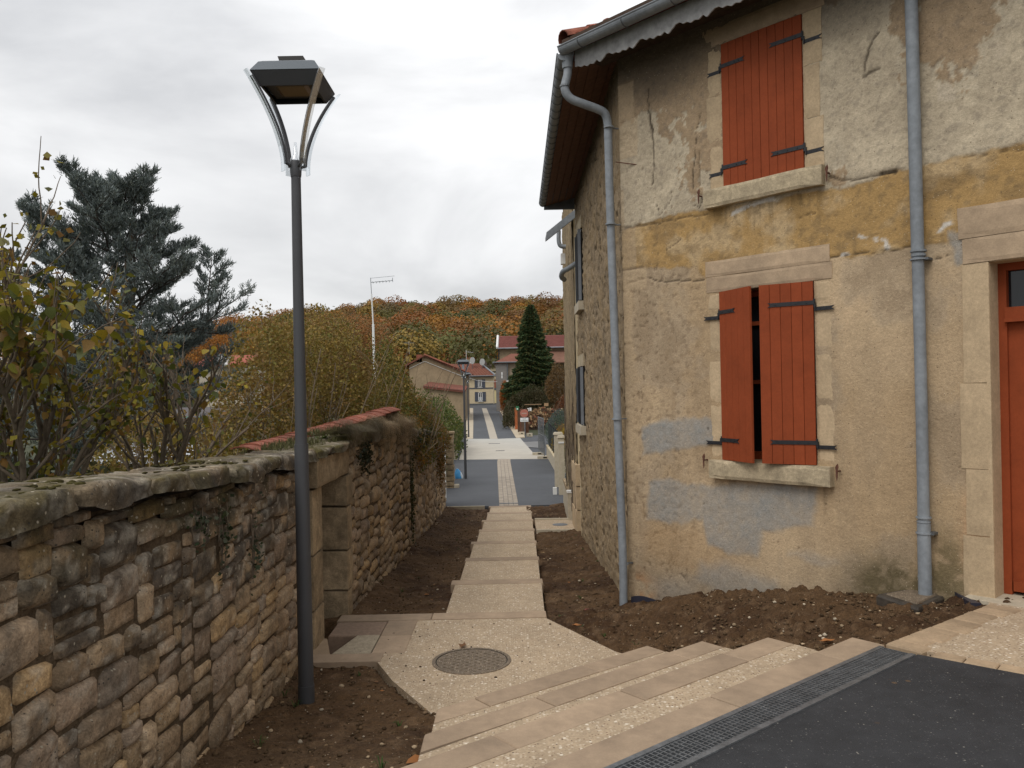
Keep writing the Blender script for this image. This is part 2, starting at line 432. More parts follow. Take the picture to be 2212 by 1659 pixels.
for k, (Pk, m, z, w) in enumerate(lines):
    Pk = np.array(Pk); d = np.array((1, m)); d /= np.linalg.norm(d); nn = np.array((d[1], -d[0]))
    Lk = (Pk[0] - XL) / d[0]
    if k == 2: Lk += .02
    if k == 3: Lk += .3
    if k >= 2: Lk += 1.6
    t = 0.0; first = True
    lens = {0: [.75, 1.05, 1.1], 1: [.42, 1.35, 1.1], 2: [.55, 1.05, 1.0, 1.1, 1.2], 3: [.48, 1.1, 1.25, 1.1, 1.2]}[k]
    i = 0
    while t < Lk - .02:
        l = lens[i % len(lens)]; i += 1
        t1 = min(Lk, t + l)
        if Lk - t1 < .25: t1 = Lk
        a, b = Pk - d * (t + .004), Pk - d * (t1 - .004)
        ww = w
        if k == 3: q = [a, b, b + nn * .25, a + nn * .225]
        elif t1 == Lk and k < 2: q = [a, b, np.array((b[0], b[1] - .24)), a + nn * ww]
        else: q = [a, b, b + nn * ww, a + nn * ww]
        V, Fc = chamfer_slab(q, z - .35, z + .002 * ((i * 7) % 3 - 1) + .003)
        mk('slab', V, Fc, M['slab'], steps); t = t1
    if k < 3:   # washed gravel tread behind the slab
        nx, mm = np.array(lines[k + 1][0]), lines[k + 1][1]
        dn = np.array((1, mm)); dn /= np.linalg.norm(dn)
        a = Pk + nn * w; c = nx + .02 * np.array((dn[1], -dn[0]))
        b = a - d * (Lk); e_ = c - dn * (Lk + .1)
        b[0] = e_[0] = XL + .005 if k < 2 else b[0]
        if k < 2:
            b[1] = a[1] - (a[0] - b[0]) * m; e_[1] = c[1] - (c[0] - e_[0]) * mm
        MB().poly([a, b, e_, c], z - .34, z).build('gravel_tread', M['gravel'], steps)

# ---- landing --------------------------------------------------------
LZ = -.62
land = thing('landing', (-.4, 7.2, LZ), None, None, kind='structure')
a0 = np.array(lines[0][0]); mA = lines[0][1]
poly = [(.30, 8.36), (.88, 7.25), (1.17, 6.95), (1.3, 6.6), (XL, a0[1] - (a0[0] - XL) * mA - .25), (XL - .02, 5.86), (-1.03, 6.64), (-1.30, 7.27), (-1.30, 8.36)]
MB().poly(poly, LZ - .3, LZ).build('gravel_surface', M['gravel'], land)
def slab_row(p0, p1, w, lens, z, parent, m='slab', name='slab', depth=.25, side=1):
    p0, p1 = np.array(p0, float), np.array(p1, float); L = np.linalg.norm(p1 - p0); d = (p1 - p0) / L; nn = side * np.array((d[1], -d[0]))
    t = 0; i = 0
    while t < L - .01:
        t1 = min(L, t + lens[i % len(lens)]); i += 1
        if L - t1 < .06: t1 = L
        q = [p0 + d * (t + .003), p0 + d * (t1 - .003), p0 + d * (t1 - .003) + nn * w, p0 + d * (t + .003) + nn * w]
        V, Fc = chamfer_slab(q, z - depth, z + .003 + .0015 * ((i * 5) % 3), .005); mk(name, V, Fc, M[m], parent); t = t1
slab_row((.315, 8.60), (-1.86, 8.60), .23, [1.2, .95], LZ, land, side=-1)
slab_row((-1.32, 8.355), (-1.32, 7.33), .30, [.5, .53], LZ, land, side=-1)
slab_row((-1.20, 7.32), (-1.86, 7.32), .22, [.62, .3], LZ, land, side=-1)
mk('slab', *chamfer_slab([(-1.84, 7.9), (-1.33, 7.9), (-1.33, 8.35), (-1.84, 8.35)], LZ - .2, LZ - .004), mat('reddish_brown_slab', (.24, .165, .115), .8, noise=[(25, .2)]), land)
mk('mortar_patch', *chamfer_slab([(-1.68, 7.34), (-1.33, 7.34), (-1.33, 7.89), (-1.55, 7.89)], LZ - .2, LZ + .002), mat('lime_mortar_patch', (.36, .30, .215), .95, noise=[(14, .2), (60, .2)], speck=[(30, .12, (.06, .045, .03), .3)]), land)
MB().poly([(-2.1, 7.33), (-1.69, 7.33), (-1.85, 7.9), (-2.1, 8.0)], LZ - .2, LZ - .03).build('mortar_bed', M['slab_far'], land)

# manhole
mh = thing('manhole_cover', (-.40, 7.08, LZ), 'round cast iron manhole cover set in the washed gravel landing', 'manhole cover')
c0 = np.array((-.40, 7.08))
def disc(r0, r1, z, zt, n=48, c=c0):
    m = MB()
    t = np.linspace(0, 2 * math.pi, n, endpoint=False)
    o = np.stack([c[0] + r1 * np.cos(t), c[1] + r1 * np.sin(t)], 1)
    if r0 <= 0:
        m.poly(o, z, zt)
    else:
        i_ = np.stack([c[0] + r0 * np.cos(t), c[1] + r0 * np.sin(t)], 1)
        V = [(*p, z) for p in o] + [(*p, zt) for p in o] + [(*p, zt) for p in i_] + [(*p, z) for p in i_]
        Fc = []
        for k in range(n):
            j = (k + 1) % n
            for s_ in range(4): Fc.append((s_ * n + k, s_ * n + j, ((s_ + 1) % 4) * n + j, ((s_ + 1) % 4) * n + k))
        m.add(V, Fc)
    return m
disc(.315, .345, LZ - .05, LZ + .007).build('frame_ring', M['iron_cover'], mh)
disc(0, .306, LZ - .05, LZ + .003).build('lid', M['iron_cover'], mh)
g = MB()
for i in range(-7, 8):
    for j in range(-7, 8):
        x, y = i * .038, j * .038
        if math.hypot(x, y) < .285 and (i + j) % 2 == 0: g.abox(c0[0] + x - .012, c0[0] + x + .012, c0[1] + y - .012, c0[1] + y + .012, LZ, LZ + .008)
g.build('stud_pattern', M['iron_cover'], mh)
disc(.306, .315, LZ - .05, LZ + .0035).build('gap', M['dark'], mh)

# ---- stepped path down ----------------------------------------------
path = thing('stepped_path', (-.2, 15, -1.1), None, None, kind='structure')
YK = [8.59 + 2.09 * k for k in range(8)]
def pxl(Y): return np.interp(Y, [8.6, 23.2], [-.79, -.66])
def pxr(Y): return np.interp(Y, [8.6, 23.2], [.31, .46])
for k in range(1, 8):
    z = LZ - .14 * k; y0, y1 = YK[k - 1] + .004, YK[k]
    MB().poly([(pxl(y0) - .01, y0), (pxr(y0), y0), (pxr(y1 - .24), y1 - .24), (pxl(y1 - .24) - .01, y1 - .24)], z - .3, z - (.002 if k % 2 else .003)).build('gravel_tread', M['gravel'], path)
    dl = .03 * (1 if k % 2 else -.3)
    mk('nosing_slab', *chamfer_slab([(pxl(y1) - .04 - dl, y1), (pxr(y1) + .02, y1), (pxr(y1) + .02, y1 - .236), (pxl(y1) - .04 - dl, y1 - .236)], z - .35, z + .002), M['slab'], path)
zb = LZ - .14 * 5
sp = thing('side_path', (.9, 18.2, zb), None, None, kind='structure')
MB().poly([(.47, 17.55), (1.30, 17.50), (1.34, 18.85), (.47, 18.9)], zb - .2, zb - .002).build('gravel_surface', M['gravel'], sp)
MB().poly([(.47, 18.9), (1.30, 18.85), (1.30, 18.93), (.47, 18.98)], zb - .3, zb + .03).build('kerb_stone', M['concrete'], sp)
MB().poly([(.47, 17.47), (1.28, 17.42), (1.28, 17.49), (.47, 17.54)], zb - .3, zb + .02).build('kerb_stone', M['concrete'], sp)
o = disc(0, .17, zb - .02, zb + .004, 24, (1.02, 18.2)).build('inspection_cover', M['zinc_dark'], loc=(1.02, 18.2, zb))
props(o, 'small round grey inspection cover set in the side path by the house wall', 'inspection cover')

# ---- soil -----------------------------------------------------------
CF = np.array((1.30, 9.30)); DF = np.array((math.sin(math.radians(42)), -math.cos(math.radians(42)))); NF = np.array((-DF[1] * -1, -DF[0]))
NF = np.array((-math.cos(math.radians(42)), -math.sin(math.radians(42))))
def soil_z(X, Y):
    X = np.asarray(X, float); Y = np.asarray(Y, float)
    lin = LZ - .14 * (Y - 8.59) / 2.09 - .155
    left = lin + .02 * np.sin(Y * 1.3) + .10 * sst(-1.4, -1.9, X) + .09 * sst(21.2, 23.0, Y)
    s = (X - CF[0]) * DF[0] + (Y - CF[1]) * DF[1]; o = (X - CF[0]) * NF[0] + (Y - CF[1]) * NF[1]
    f0 = np.interp(s, [-.5, 0, .3, 1, 1.5, 2.2, 2.9, 3.5, 4], [-.84, -.74, -.66, -.47, -.36, -.22, -.14, -.06, -.03])
    f1 = np.interp(s, [-.5, 0, .6, 1.24, 1.65, 2.1, 2.7, 3.3, 3.7], [-.86, -.76, -.68, -.66, -.58, -.42, -.27, -.13, -.03])
    k = sst(.5, 1.6, o); mound = f0 * (1 - k) + f1 * k + .02 * np.exp(-((o - .45) / .3) ** 2) * sst(.3, 1.2, s) * sst(3.4, 2.4, s)
    right_far = lin + .06 * sst(.9, 1.3, X) + .12 * sst(21.2, 23.0, Y)
    wb = sst(9.4, 10.6, Y + .0 * X)
    right = mound * (1 - wb) + right_far * wb
    right = np.where((s < 0) & (Y < 10.6), (mound * (1 - wb) + right_far * wb), right)
    near = np.interp(Y, [1, 2.5, 3.3, 4.0, 4.8, 5.6, 6.2, 7.4, 8.6], [.02, -.03, -.10, -.24, -.44, -.60, -.655, -.655, -.78])
    r = np.where(X < -.3, np.where(Y < 8.36, near, left), right)
    return r
e0_ = atz(1925, 1396, 0)[:2]; e1_ = atz(2135, 1310, 0)[:2]
def in_paving(X, Y):
    h = inpoly(X, Y, [(.31, 8.62), (.31, 8.36), (.88, 7.25), (1.12, 6.93)] + [(2.29, 5.56)] + [(2.6, 5.1), (-6, -2), (-.0, -2), (XL + .03, 3), (XL + .03, 5.85), (-1.06, 6.66), (-1.33, 7.24), (-1.9, 7.12), (-2.1, 8.62)])
    h |= inpoly(X, Y, [tuple(e0_), tuple(e1_), (4.05, 6.4), (9, 2), (6, -2), (2.5, 5.0)])
    h |= (Y > 8.4) & (Y < 23.3) & (X > -.72) & (X < .34)
    h |= (Y > 17.5) & (Y < 18.95) & (X > .3) & (X < 1.3)
    return h
def soil_patch(name, xs, ys, amp):
    A, B = np.meshgrid(xs, ys, indexing='ij'); Z = soil_z(A, B)
    n = fbm(A * 2.2, B * 2.2, 0, 3, 11) - .5; c = fbm(A * 11, B * 11, 0, 3, 12); c2 = np.abs(fbm(A * 28, B * 28, 0, 2, 19) - .5)
    s = (A - CF[0]) * DF[0] + (B - CF[1]) * DF[1]
    rough = .55 + .75 * ((A > .3) & (s > -.2)) * sst(6.6, 7.6, B + .5 * A)
    Z = Z + .06 * n + amp * rough * (sst(.45, .75, c) * 1.4 - .3) + amp * .9 * rough * (c2 - .1)
    Z = Z - .30 * in_paving(A, B)
    k = fbm(A * 1.1, B * 1.1, 0, 4, 21); k2 = fbm(A * 9, B * 9, 0, 3, 22)
    dark = np.array((.052, .027, .013)); mid = np.array((.098, .056, .027)); light = np.array((.16, .10, .055))
    C = dark + (mid - dark) * sst(.3, .65, k)[..., None]
    C = C + (light - C) * (sst(.52, .75, k2) * .55)[..., None]
    dry = sst(6.0, 3.8, B) * (A < -.3) * sst(.3, .6, k)
    C = C + (np.array((.13, .088, .052)) - C) * (dry * .55)[..., None]
    return mk(name, np.stack([A.ravel(), B.ravel(), Z.ravel()], 1), gridF(len(xs), len(ys)), M['soil'], col=C.reshape(-1, 3), smooth=True)
sb1 = props(soil_patch('soil_bed', np.arange(-2.12, -.35, .022), np.arange(1.6, 8.75, .024), .03), kind='structure')
sb2 = props(soil_patch('soil_bed', np.arange(.2, 4.1, .022), np.arange(5.2, 10.2, .022), .030), kind='structure')
sb3 = props(soil_patch('soil_bed', np.arange(-2.1, -.5, .035), np.arange(8.5, 23.3, .05), .035), kind='structure')
sb4 = props(soil_patch('soil_bed', np.arange(.2, 1.6, .035), np.arange(10.15, 23.3, .05), .045), kind='structure')

# pebbles, clods and litter on the soil
ICO_V = []; 
import bmesh
bm = bmesh.new(); bmesh.ops.create_icosphere(bm, subdivisions=1, radius=1); ICO_V = np.array([v.co[:] for v in bm.verts]); ICO_F = np.array([[v.index for v in f.verts] for f in bm.faces]); bm.free()
def soil_surf(X, Y):
    return soil_z(X, Y) + .06 * (fbm(X * 2.2, Y * 2.2, 0, 3, 11) - .5)
def lumps(name, X, Y, R, cols, m, sink=.35, flat=.6, lab=None, zf=None):
    n = len(X); Z = (zf or soil_surf)(X, Y) + R * (flat - sink)
    J = 1 + .45 * (rs.rand(n, 12, 1) - .5); S = np.stack([.7 + .6 * rs.rand(n), .7 + .6 * rs.rand(n), flat * (.7 + .6 * rs.rand(n))], 1)
    a = rs.rand(n) * 6.28; V = ICO_V[None] * J * S[:, None, :] * R[:, None, None]
    c, s = np.cos(a)[:, None], np.sin(a)[:, None]
    V = np.stack([V[..., 0] * c - V[..., 1] * s, V[..., 0] * s + V[..., 1] * c, V[..., 2]], 2) + np.stack([X, Y, Z], 1)[:, None, :]
    Fc = (ICO_F[None] + (np.arange(n) * 12)[:, None, None]).reshape(-1, 3)
    C = np.repeat(cols, 12, axis=0)
    return props(mk(name, V.reshape(-1, 3), Fc, m, col=C), lab, None, kind='stuff')
def scatter(n, x0, x1, y0, y1, keep=None):
    X = rs.uniform(x0, x1, n); Y = rs.uniform(y0, y1, n); k = ~in_paving(X, Y)
    s = (X - CF[0]) * DF[0] + (Y - CF[1]) * DF[1]; o = (X - CF[0]) * NF[0] + (Y - CF[1]) * NF[1]
    k &= ~((X > .3) & (s > 0) & (o < .03)) & ~((X > 1.3) & (s <= 0))
    if keep is not None: k &= keep(X, Y, s, o)
    return X[k], Y[k]
M['lump'] = mat('earth_clod', attr=True, rough=.95, noise=[(60, .3)], spec=.15)
sets = [scatter(5200, .3, 4, 5.3, 10, lambda X, Y, s, o: rs.rand(len(X)) < np.clip(.25 + .9 * sst(-.3, .8, s), 0, 1)), scatter(1500, -2, -.5, 3, 8.3), scatter(2200, -1.9, -.6, 8.7, 23), scatter(1200, .4, 1.3, 9.5, 23)]
X = np.concatenate([s[0] for s in sets]); Y = np.concatenate([s[1] for s in sets]); R = .006 + .014 * rs.rand(len(X)) ** 2
c = np.array((.085, .054, .029))[None] * (.6 + .9 * rs.rand(len(X), 1))
lumps('soil_clods', X, Y, R, c, M['lump'])
sets = [scatter(2600, .3, 4, 5.3, 10, lambda X, Y, s, o: rs.rand(len(X)) < sst(-.6, .7, s) * .8 + .12), scatter(650, -2, -.5, 3, 8.3), scatter(520, -1.9, -.6, 8.7, 23), scatter(360, .4, 1.3, 9.5, 23)]
X = np.concatenate([s[0] for s in sets]); Y = np.concatenate([s[1] for s in sets]); R = .004 + .017 * rs.rand(len(X)) ** 4
base = np.array([(.40, .30, .19), (.24, .16, .09), (.46, .39, .29), (.18, .11, .06), (.15, .10, .06)])[rs.randint(0, 5, len(X))]
lumps('soil_pebbles', X, Y, R, base * (.7 + .5 * rs.rand(len(X), 1)), M['lump'], sink=.25)
# dark crumbs trodden onto the paving
X = rs.uniform(-1.25, 1.0, 210); Y = rs.uniform(5.9, 8.3, 210); k = inpoly(X, Y, [(.3, 8.3), (.85, 7.2), (.5, 6.5), (XL + .05, 5.95), (-1.25, 7.1), (-1.25, 8.3)]) & (rs.rand(210) < np.where(X < -.7, 1, .3)); X, Y = X[k], Y[k]
lumps('soil_crumbs', X, Y, .004 + .008 * rs.rand(len(X)) ** 2, np.tile((.05, .032, .02), (len(X), 1)), M['lump'], sink=.1, flat=.5, zf=lambda a, b: np.full(len(a), LZ))

# a few weeds: small tufts of blades
def tufts(name, X, Y, H, n, col, zf=soil_surf, lab=None, spread=.5, w=.004):
    V = []; C = []
    for x, y, h in zip(X, Y, H):
        z = float(zf(np.array([x]), np.array([y]))[0])
        for _ in range(n):
            a = rs.rand() * 6.28; l = h * (.5 + rs.rand() * .6); q = np.array((math.cos(a), math.sin(a), 0)); sd = np.array((-q[1], q[0], 0)) * w
            b = np.array((x, y, z)) + q * rs.rand() * .02; m_ = b + q * l * spread * .4 + np.array((0, 0, l * .7)); t = b + q * l * spread + np.array((0, 0, l * (.9 - spread * .3)))
            V += [b - sd, b + sd, m_ + sd * .8, m_ - sd * .8, m_ - sd * .8, m_ + sd * .8, t + sd * .1, t - sd * .1]
            C += [np.array(col) * (.6 + .8 * rs.rand())] * 8
    Fc = np.arange(len(V)).reshape(-1, 4)
    return props(mk(name, np.array(V), Fc, M['grass'], col=np.array(C)), lab, kind='stuff')
wx, wy = scatter(70, -1.9, 1.3, 3.2, 22)
k = rs.rand(len(wx)) < .75; tufts('weed_seedlings', wx[k], wy[k], .03 + .05 * rs.rand(k.sum()), 7, (.045, .09, .018), spread=.8)

# ---- top right paved pad with its edging ----------------------------
pad = thing('entrance_pad', (3.4, 5.6, 0), None, None, kind='structure')
e0 = atz(1912, 1392, 0)[:2]; e1 = atz(2135, 1306, 0)[:2]
f0 = CF + DF * 3.75 + NF * .02; 
MB().poly([e0 + (.1, .02), pb[0] + (.05, .1), pb[0] + 9 * dpb + (0, .12), CF + DF * 9 + NF * .03, f0, e1], -.3, -.003).build('gravel_surface', M['gravel'], pad)
de = (e1 - e0); Ls = np.linalg.norm(de); de /= Ls; ne = np.array((de[1], -de[0]))
t = 0; i = 0
while t < Ls - .05:
    l = .135 + .03 * rs.rand(); a = e0 + de * (t + .010); b = e0 + de * (t + l - .008); wd = .19 + .05 * rs.rand()
    V, Fc = chamfer_slab([a, b, b + ne * wd, a + ne * wd], -.25, .004 + .004 * rs.rand(), .012); mk('cobble', V, Fc, M['slab_far'], pad); t += l
t = .10
while t < 5.5:
    l = .16 + .05 * rs.rand(); nn = np.array((-dpb[1], dpb[0])); nn = nn if nn[1] > 0 else -nn
    a = pb[0] + dpb * t + nn * .01; b = a + dpb * (l - .006)
    V, Fc = chamfer_slab([a, b, b + nn * .11, a + nn * .11], -.25, .003 + .003 * rs.rand(), .008); mk('cobble', V, Fc, M['slab_far'], pad); t += l

# ---- the street below ------------------------------------------------
def ribbon(name, L_, R_, m, dz=0.0, parent=None, th=.12, col=None):
    """strip between two world polylines (n,2) with matching points"""
    L_, R_ = np.array(L_, float), np.array(R_, float)
    ys = np.unique(np.concatenate([np.linspace(L_[0, 1], L_[-1, 1], 12), L_[:, 1]]))
    V = []
    for y in ys:
        f = np.interp(y, L_[:, 1], np.arange(len(L_))); yr = np.interp(f, np.arange(len(R_)), R_[:, 1]); xl = np.interp(y, L_[:, 1], L_[:, 0]); xr = np.interp(f, np.arange(len(R_)), R_[:, 0])
        zl, zr = float(road_z(y)) + dz, float(road_z(yr)) + dz
        V += [(xl, y, zl), (xr, yr, zr), (xr, yr, zr - th), (xl, y, zl - th)]
    n = len(ys); Fc = []
    for i in range(n - 1):
        a = 4 * i; b = a + 4
        Fc += [(a, a + 1, b + 1, b), (a, b, b + 3, a + 3), (a + 1, a + 2, b + 2, b + 1)]
    Fc += [(0, 3, 2, 1), (4 * n - 4, 4 * n - 3, 4 * n - 2, 4 * n - 1)]
    return mk(name, V, Fc, m, parent, col=col)
g2 = lambda x, y: tuple(gp(x, y)[:2])
P0 = 23.24
# wide base asphalt (cross street and both verges) under everything else
props(ribbon('lower_road', [(-14, 23.2), (-14, 40), (-14, 56)], [(10, 23.2), (10, 40), (10, 56)], M['road'], dz=-.03), kind='structure')
props(ribbon('lane_asphalt', [(-2.3, P0), (-2.8, 39.8)], [(1.9, P0), (2.2, 39.8)], M['road']), kind='structure')
kerb = MB(); kerb.abox(-1.93, -.85, 23.17, 23.25, -1.9, -1.585); props(kerb.build('kerb_strip', M['concrete']), kind='structure')
strip = thing('paver_strip', (-.2, 30, -1.63), None, None, kind='structure')
y = P0 + .01; cnt = 0; far = MB()
while y < 39.7:
    rowd = .125
    xl = np.interp(y, [23.4, 38.1], [-.44, -.77]); xr = np.interp(y, [23.4, 38.1], [.12, -.14]); z = float(road_z(y))
    off = (cnt % 2) * .5
    for k in range(4):
        a, b = xl + (xr - xl) * k / 4 + .004, xl + (xr - xl) * (k + 1) / 4 - .004
        q = [(a, y + .004), (b, y + .004), (b, y + rowd - .004), (a, y + rowd - .004)]
        V, Fc = chamfer_slab(q, z - .1, z + .006, .006)
        if cnt < 260: mk('paver', V, Fc, M['pavers'], strip)
        else: far.add(V, Fc)
        cnt += 1
    y += rowd
o = far.build('distant_pavers', M['pavers'], strip); o['kind'] = 'stuff'
# pale crossing
pz = [(992, 993), (1000, 965), (1007, 948.2), (1123, 945.5), (1156, 983), (1192, 984), (1196, 991)]
pz = [gp(*p) for p in pz]
m = MB(); V = [(p[0], p[1], float(road_z(p[1])) + .004) for p in pz]; m.add(V + [(v[0], v[1], v[2] - .1) for v in V], [tuple(range(len(V)))] + [(i, (i + 1) % len(V), (i + 1) % len(V) + len(V), i + len(V)) for i in range(len(V))], (.44, .40, .335))
# warm tone towards the lane, greyer beyond
cz = np.vstack(m.C); cz[[2, 3]] = (.42, .41, .375)
m.C = [cz]
props(m.build('paved_crossing', M['plaza'], usecol=True), kind='structure')
for px, py in ((1064, 964), (1090, 964), (1085, 980), (1109, 980)): pass
for (pa, pbx) in (((1048, 978), (1092, 977)), ):
    pass
for i, (x0, x1, yy, lab) in enumerate(((1055.5, 1080, 958.5, 'long dark drain slot across the pale crossing, farther one'), (1071, 1090, 974, 'short dark drain slot across the pale crossing, nearer one'))):
    a, b = gp(x0, yy), gp(x1, yy); zz = float(road_z(a[1])) + .006
    fr = thing('drain_slot', (a[0], a[1], zz), lab, 'drain')
    MB().abox(a[0], b[0], a[1] - .12, a[1] + .12, zz - .03, zz + .004).build('slot_frame', M['zinc_dark'], fr)
    g = MB()
    for q in range(8): x = a[0] + (b[0] - a[0]) * (q + .5) / 8; g.abox(x - .02, x + .02, a[1] - .09, a[1] + .09, zz, zz + .012)
    g.build('slot_bar', M['iron'], fr)
cg = thing('cross_gutter', (-.17, 23.5, -1.6), None, None, kind='structure')
for k in range(5): MB().abox(-.43 + k * .11, -.325 + k * .11, 23.62, 23.74, -1.65, -1.585).build('gutter_stone', M['zinc_dark'], cg)
# far street
FL = [g2(1022, 948.0), g2(1022.5, 915), g2(1022, 882)]; FR = [g2(1115, 946.5), g2(1096, 915), g2(1075.5, 881)]
SL = [g2(1058, 948), g2(1050, 915), g2(1041, 882)]; SR = [g2(1075, 948), g2(1065, 915), g2(1051, 882)]
props(ribbon('far_lane_asphalt', FL, SL, M['road'], dz=.008), kind='structure')
props(ribbon('far_lane_asphalt', SR, FR, M['road'], dz=.008), kind='structure')
props(ribbon('far_paver_strip', SL, SR, M['plaza'], dz=.012, col=np.array((.40, .35, .28))), kind='structure')
props(ribbon('left_pavement', [g2(1007, 948), g2(1007, 915), g2(1009, 882)], FL, M['plaza'], dz=.03, col=np.array((.44, .37, .27))), kind='structure')
props(ribbon('right_pavement', FR, [g2(1134, 945), g2(1122, 915), g2(1092, 883)], M['plaza'], dz=.03, col=np.array((.46, .38, .27))), kind='structure')
props(ribbon('far_road', [(-40, 106.5), (-40, 118), (-40, 128)], [(30, 106.5), (30, 118), (30, 128)], M['road'], dz=.004), kind='structure')
props(ribbon('far_verge', [(-30, 55.9), (-34, 106.4)], [(24, 55.9), (30, 106.4)], M['ground'], dz=-.06), kind='structure')
m = mat('pale_road', (.17, .17, .17), .35)
a, b, c, d = gp(1129, 955), gp(1172, 953), gp(1176, 968), gp(1140, 966)
props(mk('pale_road_patch', [a + (0, 0, .002), b + (0, 0, .002), c + (0, 0, .002), d + (0, 0, .002)], [(0, 1, 2, 3)], m), kind='structure')  # paler, smoother patch on the cross street
# ================================================================== LEFT WALLS
def stone_shape(w, h, seed, prot=.03, nu=8, nv=6):
    """rounded rubble face in local (u,v,o); returns vertices and quads"""
    r = np.random.RandomState(seed)
    u = np.linspace(-1, 1, nu); v = np.linspace(-1, 1, nv); U, V = np.meshgrid(u, v, indexing='ij')
    # pull the outline in at the corners (superellipse) and jitter it
    p = 14.0
    k = (np.abs(U) ** p + np.abs(V) ** p) ** (1 / p); mx = np.maximum(np.abs(U), np.abs(V)); sc = np.where(k > 0, mx / np.maximum(k, 1e-6), 1)
    ang = np.arctan2(V, U)
    wob = 1 + .06 * (fbm(np.cos(ang) * 1.7 + seed, np.sin(ang) * 1.7, 0, 2, seed % 97) - .5) * 2
    U2, V2 = U * sc * wob, V * sc * wob
    cx = r.uniform(-.12, .12, 4); q = r.uniform(-.2, .2, 8) * np.array([min(1, h / w), 1] * 4)
    bl = [(1 - U) * (1 - V) / 4, (1 + U) * (1 - V) / 4, (1 + U) * (1 + V) / 4, (1 - U) * (1 + V) / 4]
    U2 = U2 + sum(bl[i] * q[2 * i] for i in range(4)); V2 = V2 + sum(bl[i] * q[2 * i + 1] for i in range(4))
    cut = np.maximum(0, np.abs(U) + np.abs(V) - r.uniform(1.55, 1.95)); U2 = U2 - np.sign(U) * cut * .35; V2 = V2 - np.sign(V) * cut * .35
    edge = np.clip(mx, 0, 1)
    O = prot * (1 - edge ** 9) * (1 + cx[2] * 2 * U2 + cx[3] * 2 * V2)
    O = O + (.008 + .8 * prot) * (fbm(U * w * 6 + seed * 3.1, V * h * 9, 0, 3, 3) - .5) * (1 - edge ** 8)
    O = np.where(edge > .99, -.035, O)
    return np.stack([U2.ravel() * w / 2, V2.ravel() * h / 2, O.ravel()], 1), gridF(nu, nv)
def pack(L, ztop, cell=.045, wmin=3, wmax=9, hmin=2, hmax=4, seed=1, hp=None):
    """random coursed rubble: rectangles (t0,t1,z0,z1) on a cell grid; ztop(t) trims"""
    r = np.random.RandomState(seed); nx = int(L / cell); ny = int(max(ztop(np.linspace(0, L, 9))) / cell) + 1
    occ = np.zeros((nx, ny), bool)
    for i in range(nx): occ[i, int(ztop(np.array([i * cell]))[0] / cell):] = True
    out = []
    for j in range(ny):
        i = 0
        while i < nx:
            if occ[i, j]: i += 1; continue
            w = r.randint(wmin, wmax + 1); h = r.choice(range(hmin, hmax + 1), p=hp)
            w0 = 0
            while w0 < w and i + w0 < nx and not occ[i + w0, j]: w0 += 1
            if i + w0 < nx and 0: pass
            rem = 0
            while i + w0 + rem < nx and not occ[i + w0 + rem, j]: rem += 1
            if 0 < rem < 2: w0 += rem
            h0 = 1
            while h0 < h and j + h0 < ny and not occ[i:i + w0, j + h0].any(): h0 += 1
            occ[i:i + w0, j:j + h0] = True
            out.append((i * cell, (i + w0) * cell, j * cell, (j + h0) * cell)); i += w0
    return out
def stone_cols(P, tone, grime, r, ztopd):
    """vertex colours: stone tone, dark lichen crust growing near the top, pale lichen"""
    n1 = fbm(P[:, 0] * 7, P[:, 1] * 7, P[:, 2] * 7, 4, 31); n2 = fbm(P[:, 0] * 16, P[:, 1] * 16, P[:, 2] * 16, 3, 37)
    C = np.tile(tone, (len(P), 1)) * (.7 + .6 * n2)[:, None]
    g = sst(.62 - .30 * grime, .72 - .15 * grime, n1) * (.35 + .5 * grime)
    C = C + (np.array((.056, .049, .041)) - C) * g[:, None]
    l = sst(.56, .66, n2) * .6
    C = C + (np.array((.34, .31, .255)) - C) * (l * (.3 + .7 * grime))[:, None]
    ms = sst(.5, .66, fbm(P[:, 0] * 2.3, P[:, 1] * 2.3, P[:, 2] * 1.2, 3, 41)) * sst(.45, .0, ztopd) * .75
    C = C + (np.array((.055, .045, .014)) - C) * ms[:, None]
    return C
TONES = np.array([(.27, .19, .115), (.29, .205, .12), (.24, .17, .105), (.32, .235, .15), (.26, .19, .13), (.31, .21, .11), (.23, .175, .125), (.28, .205, .135), (.25, .18, .11)]) * 1.16
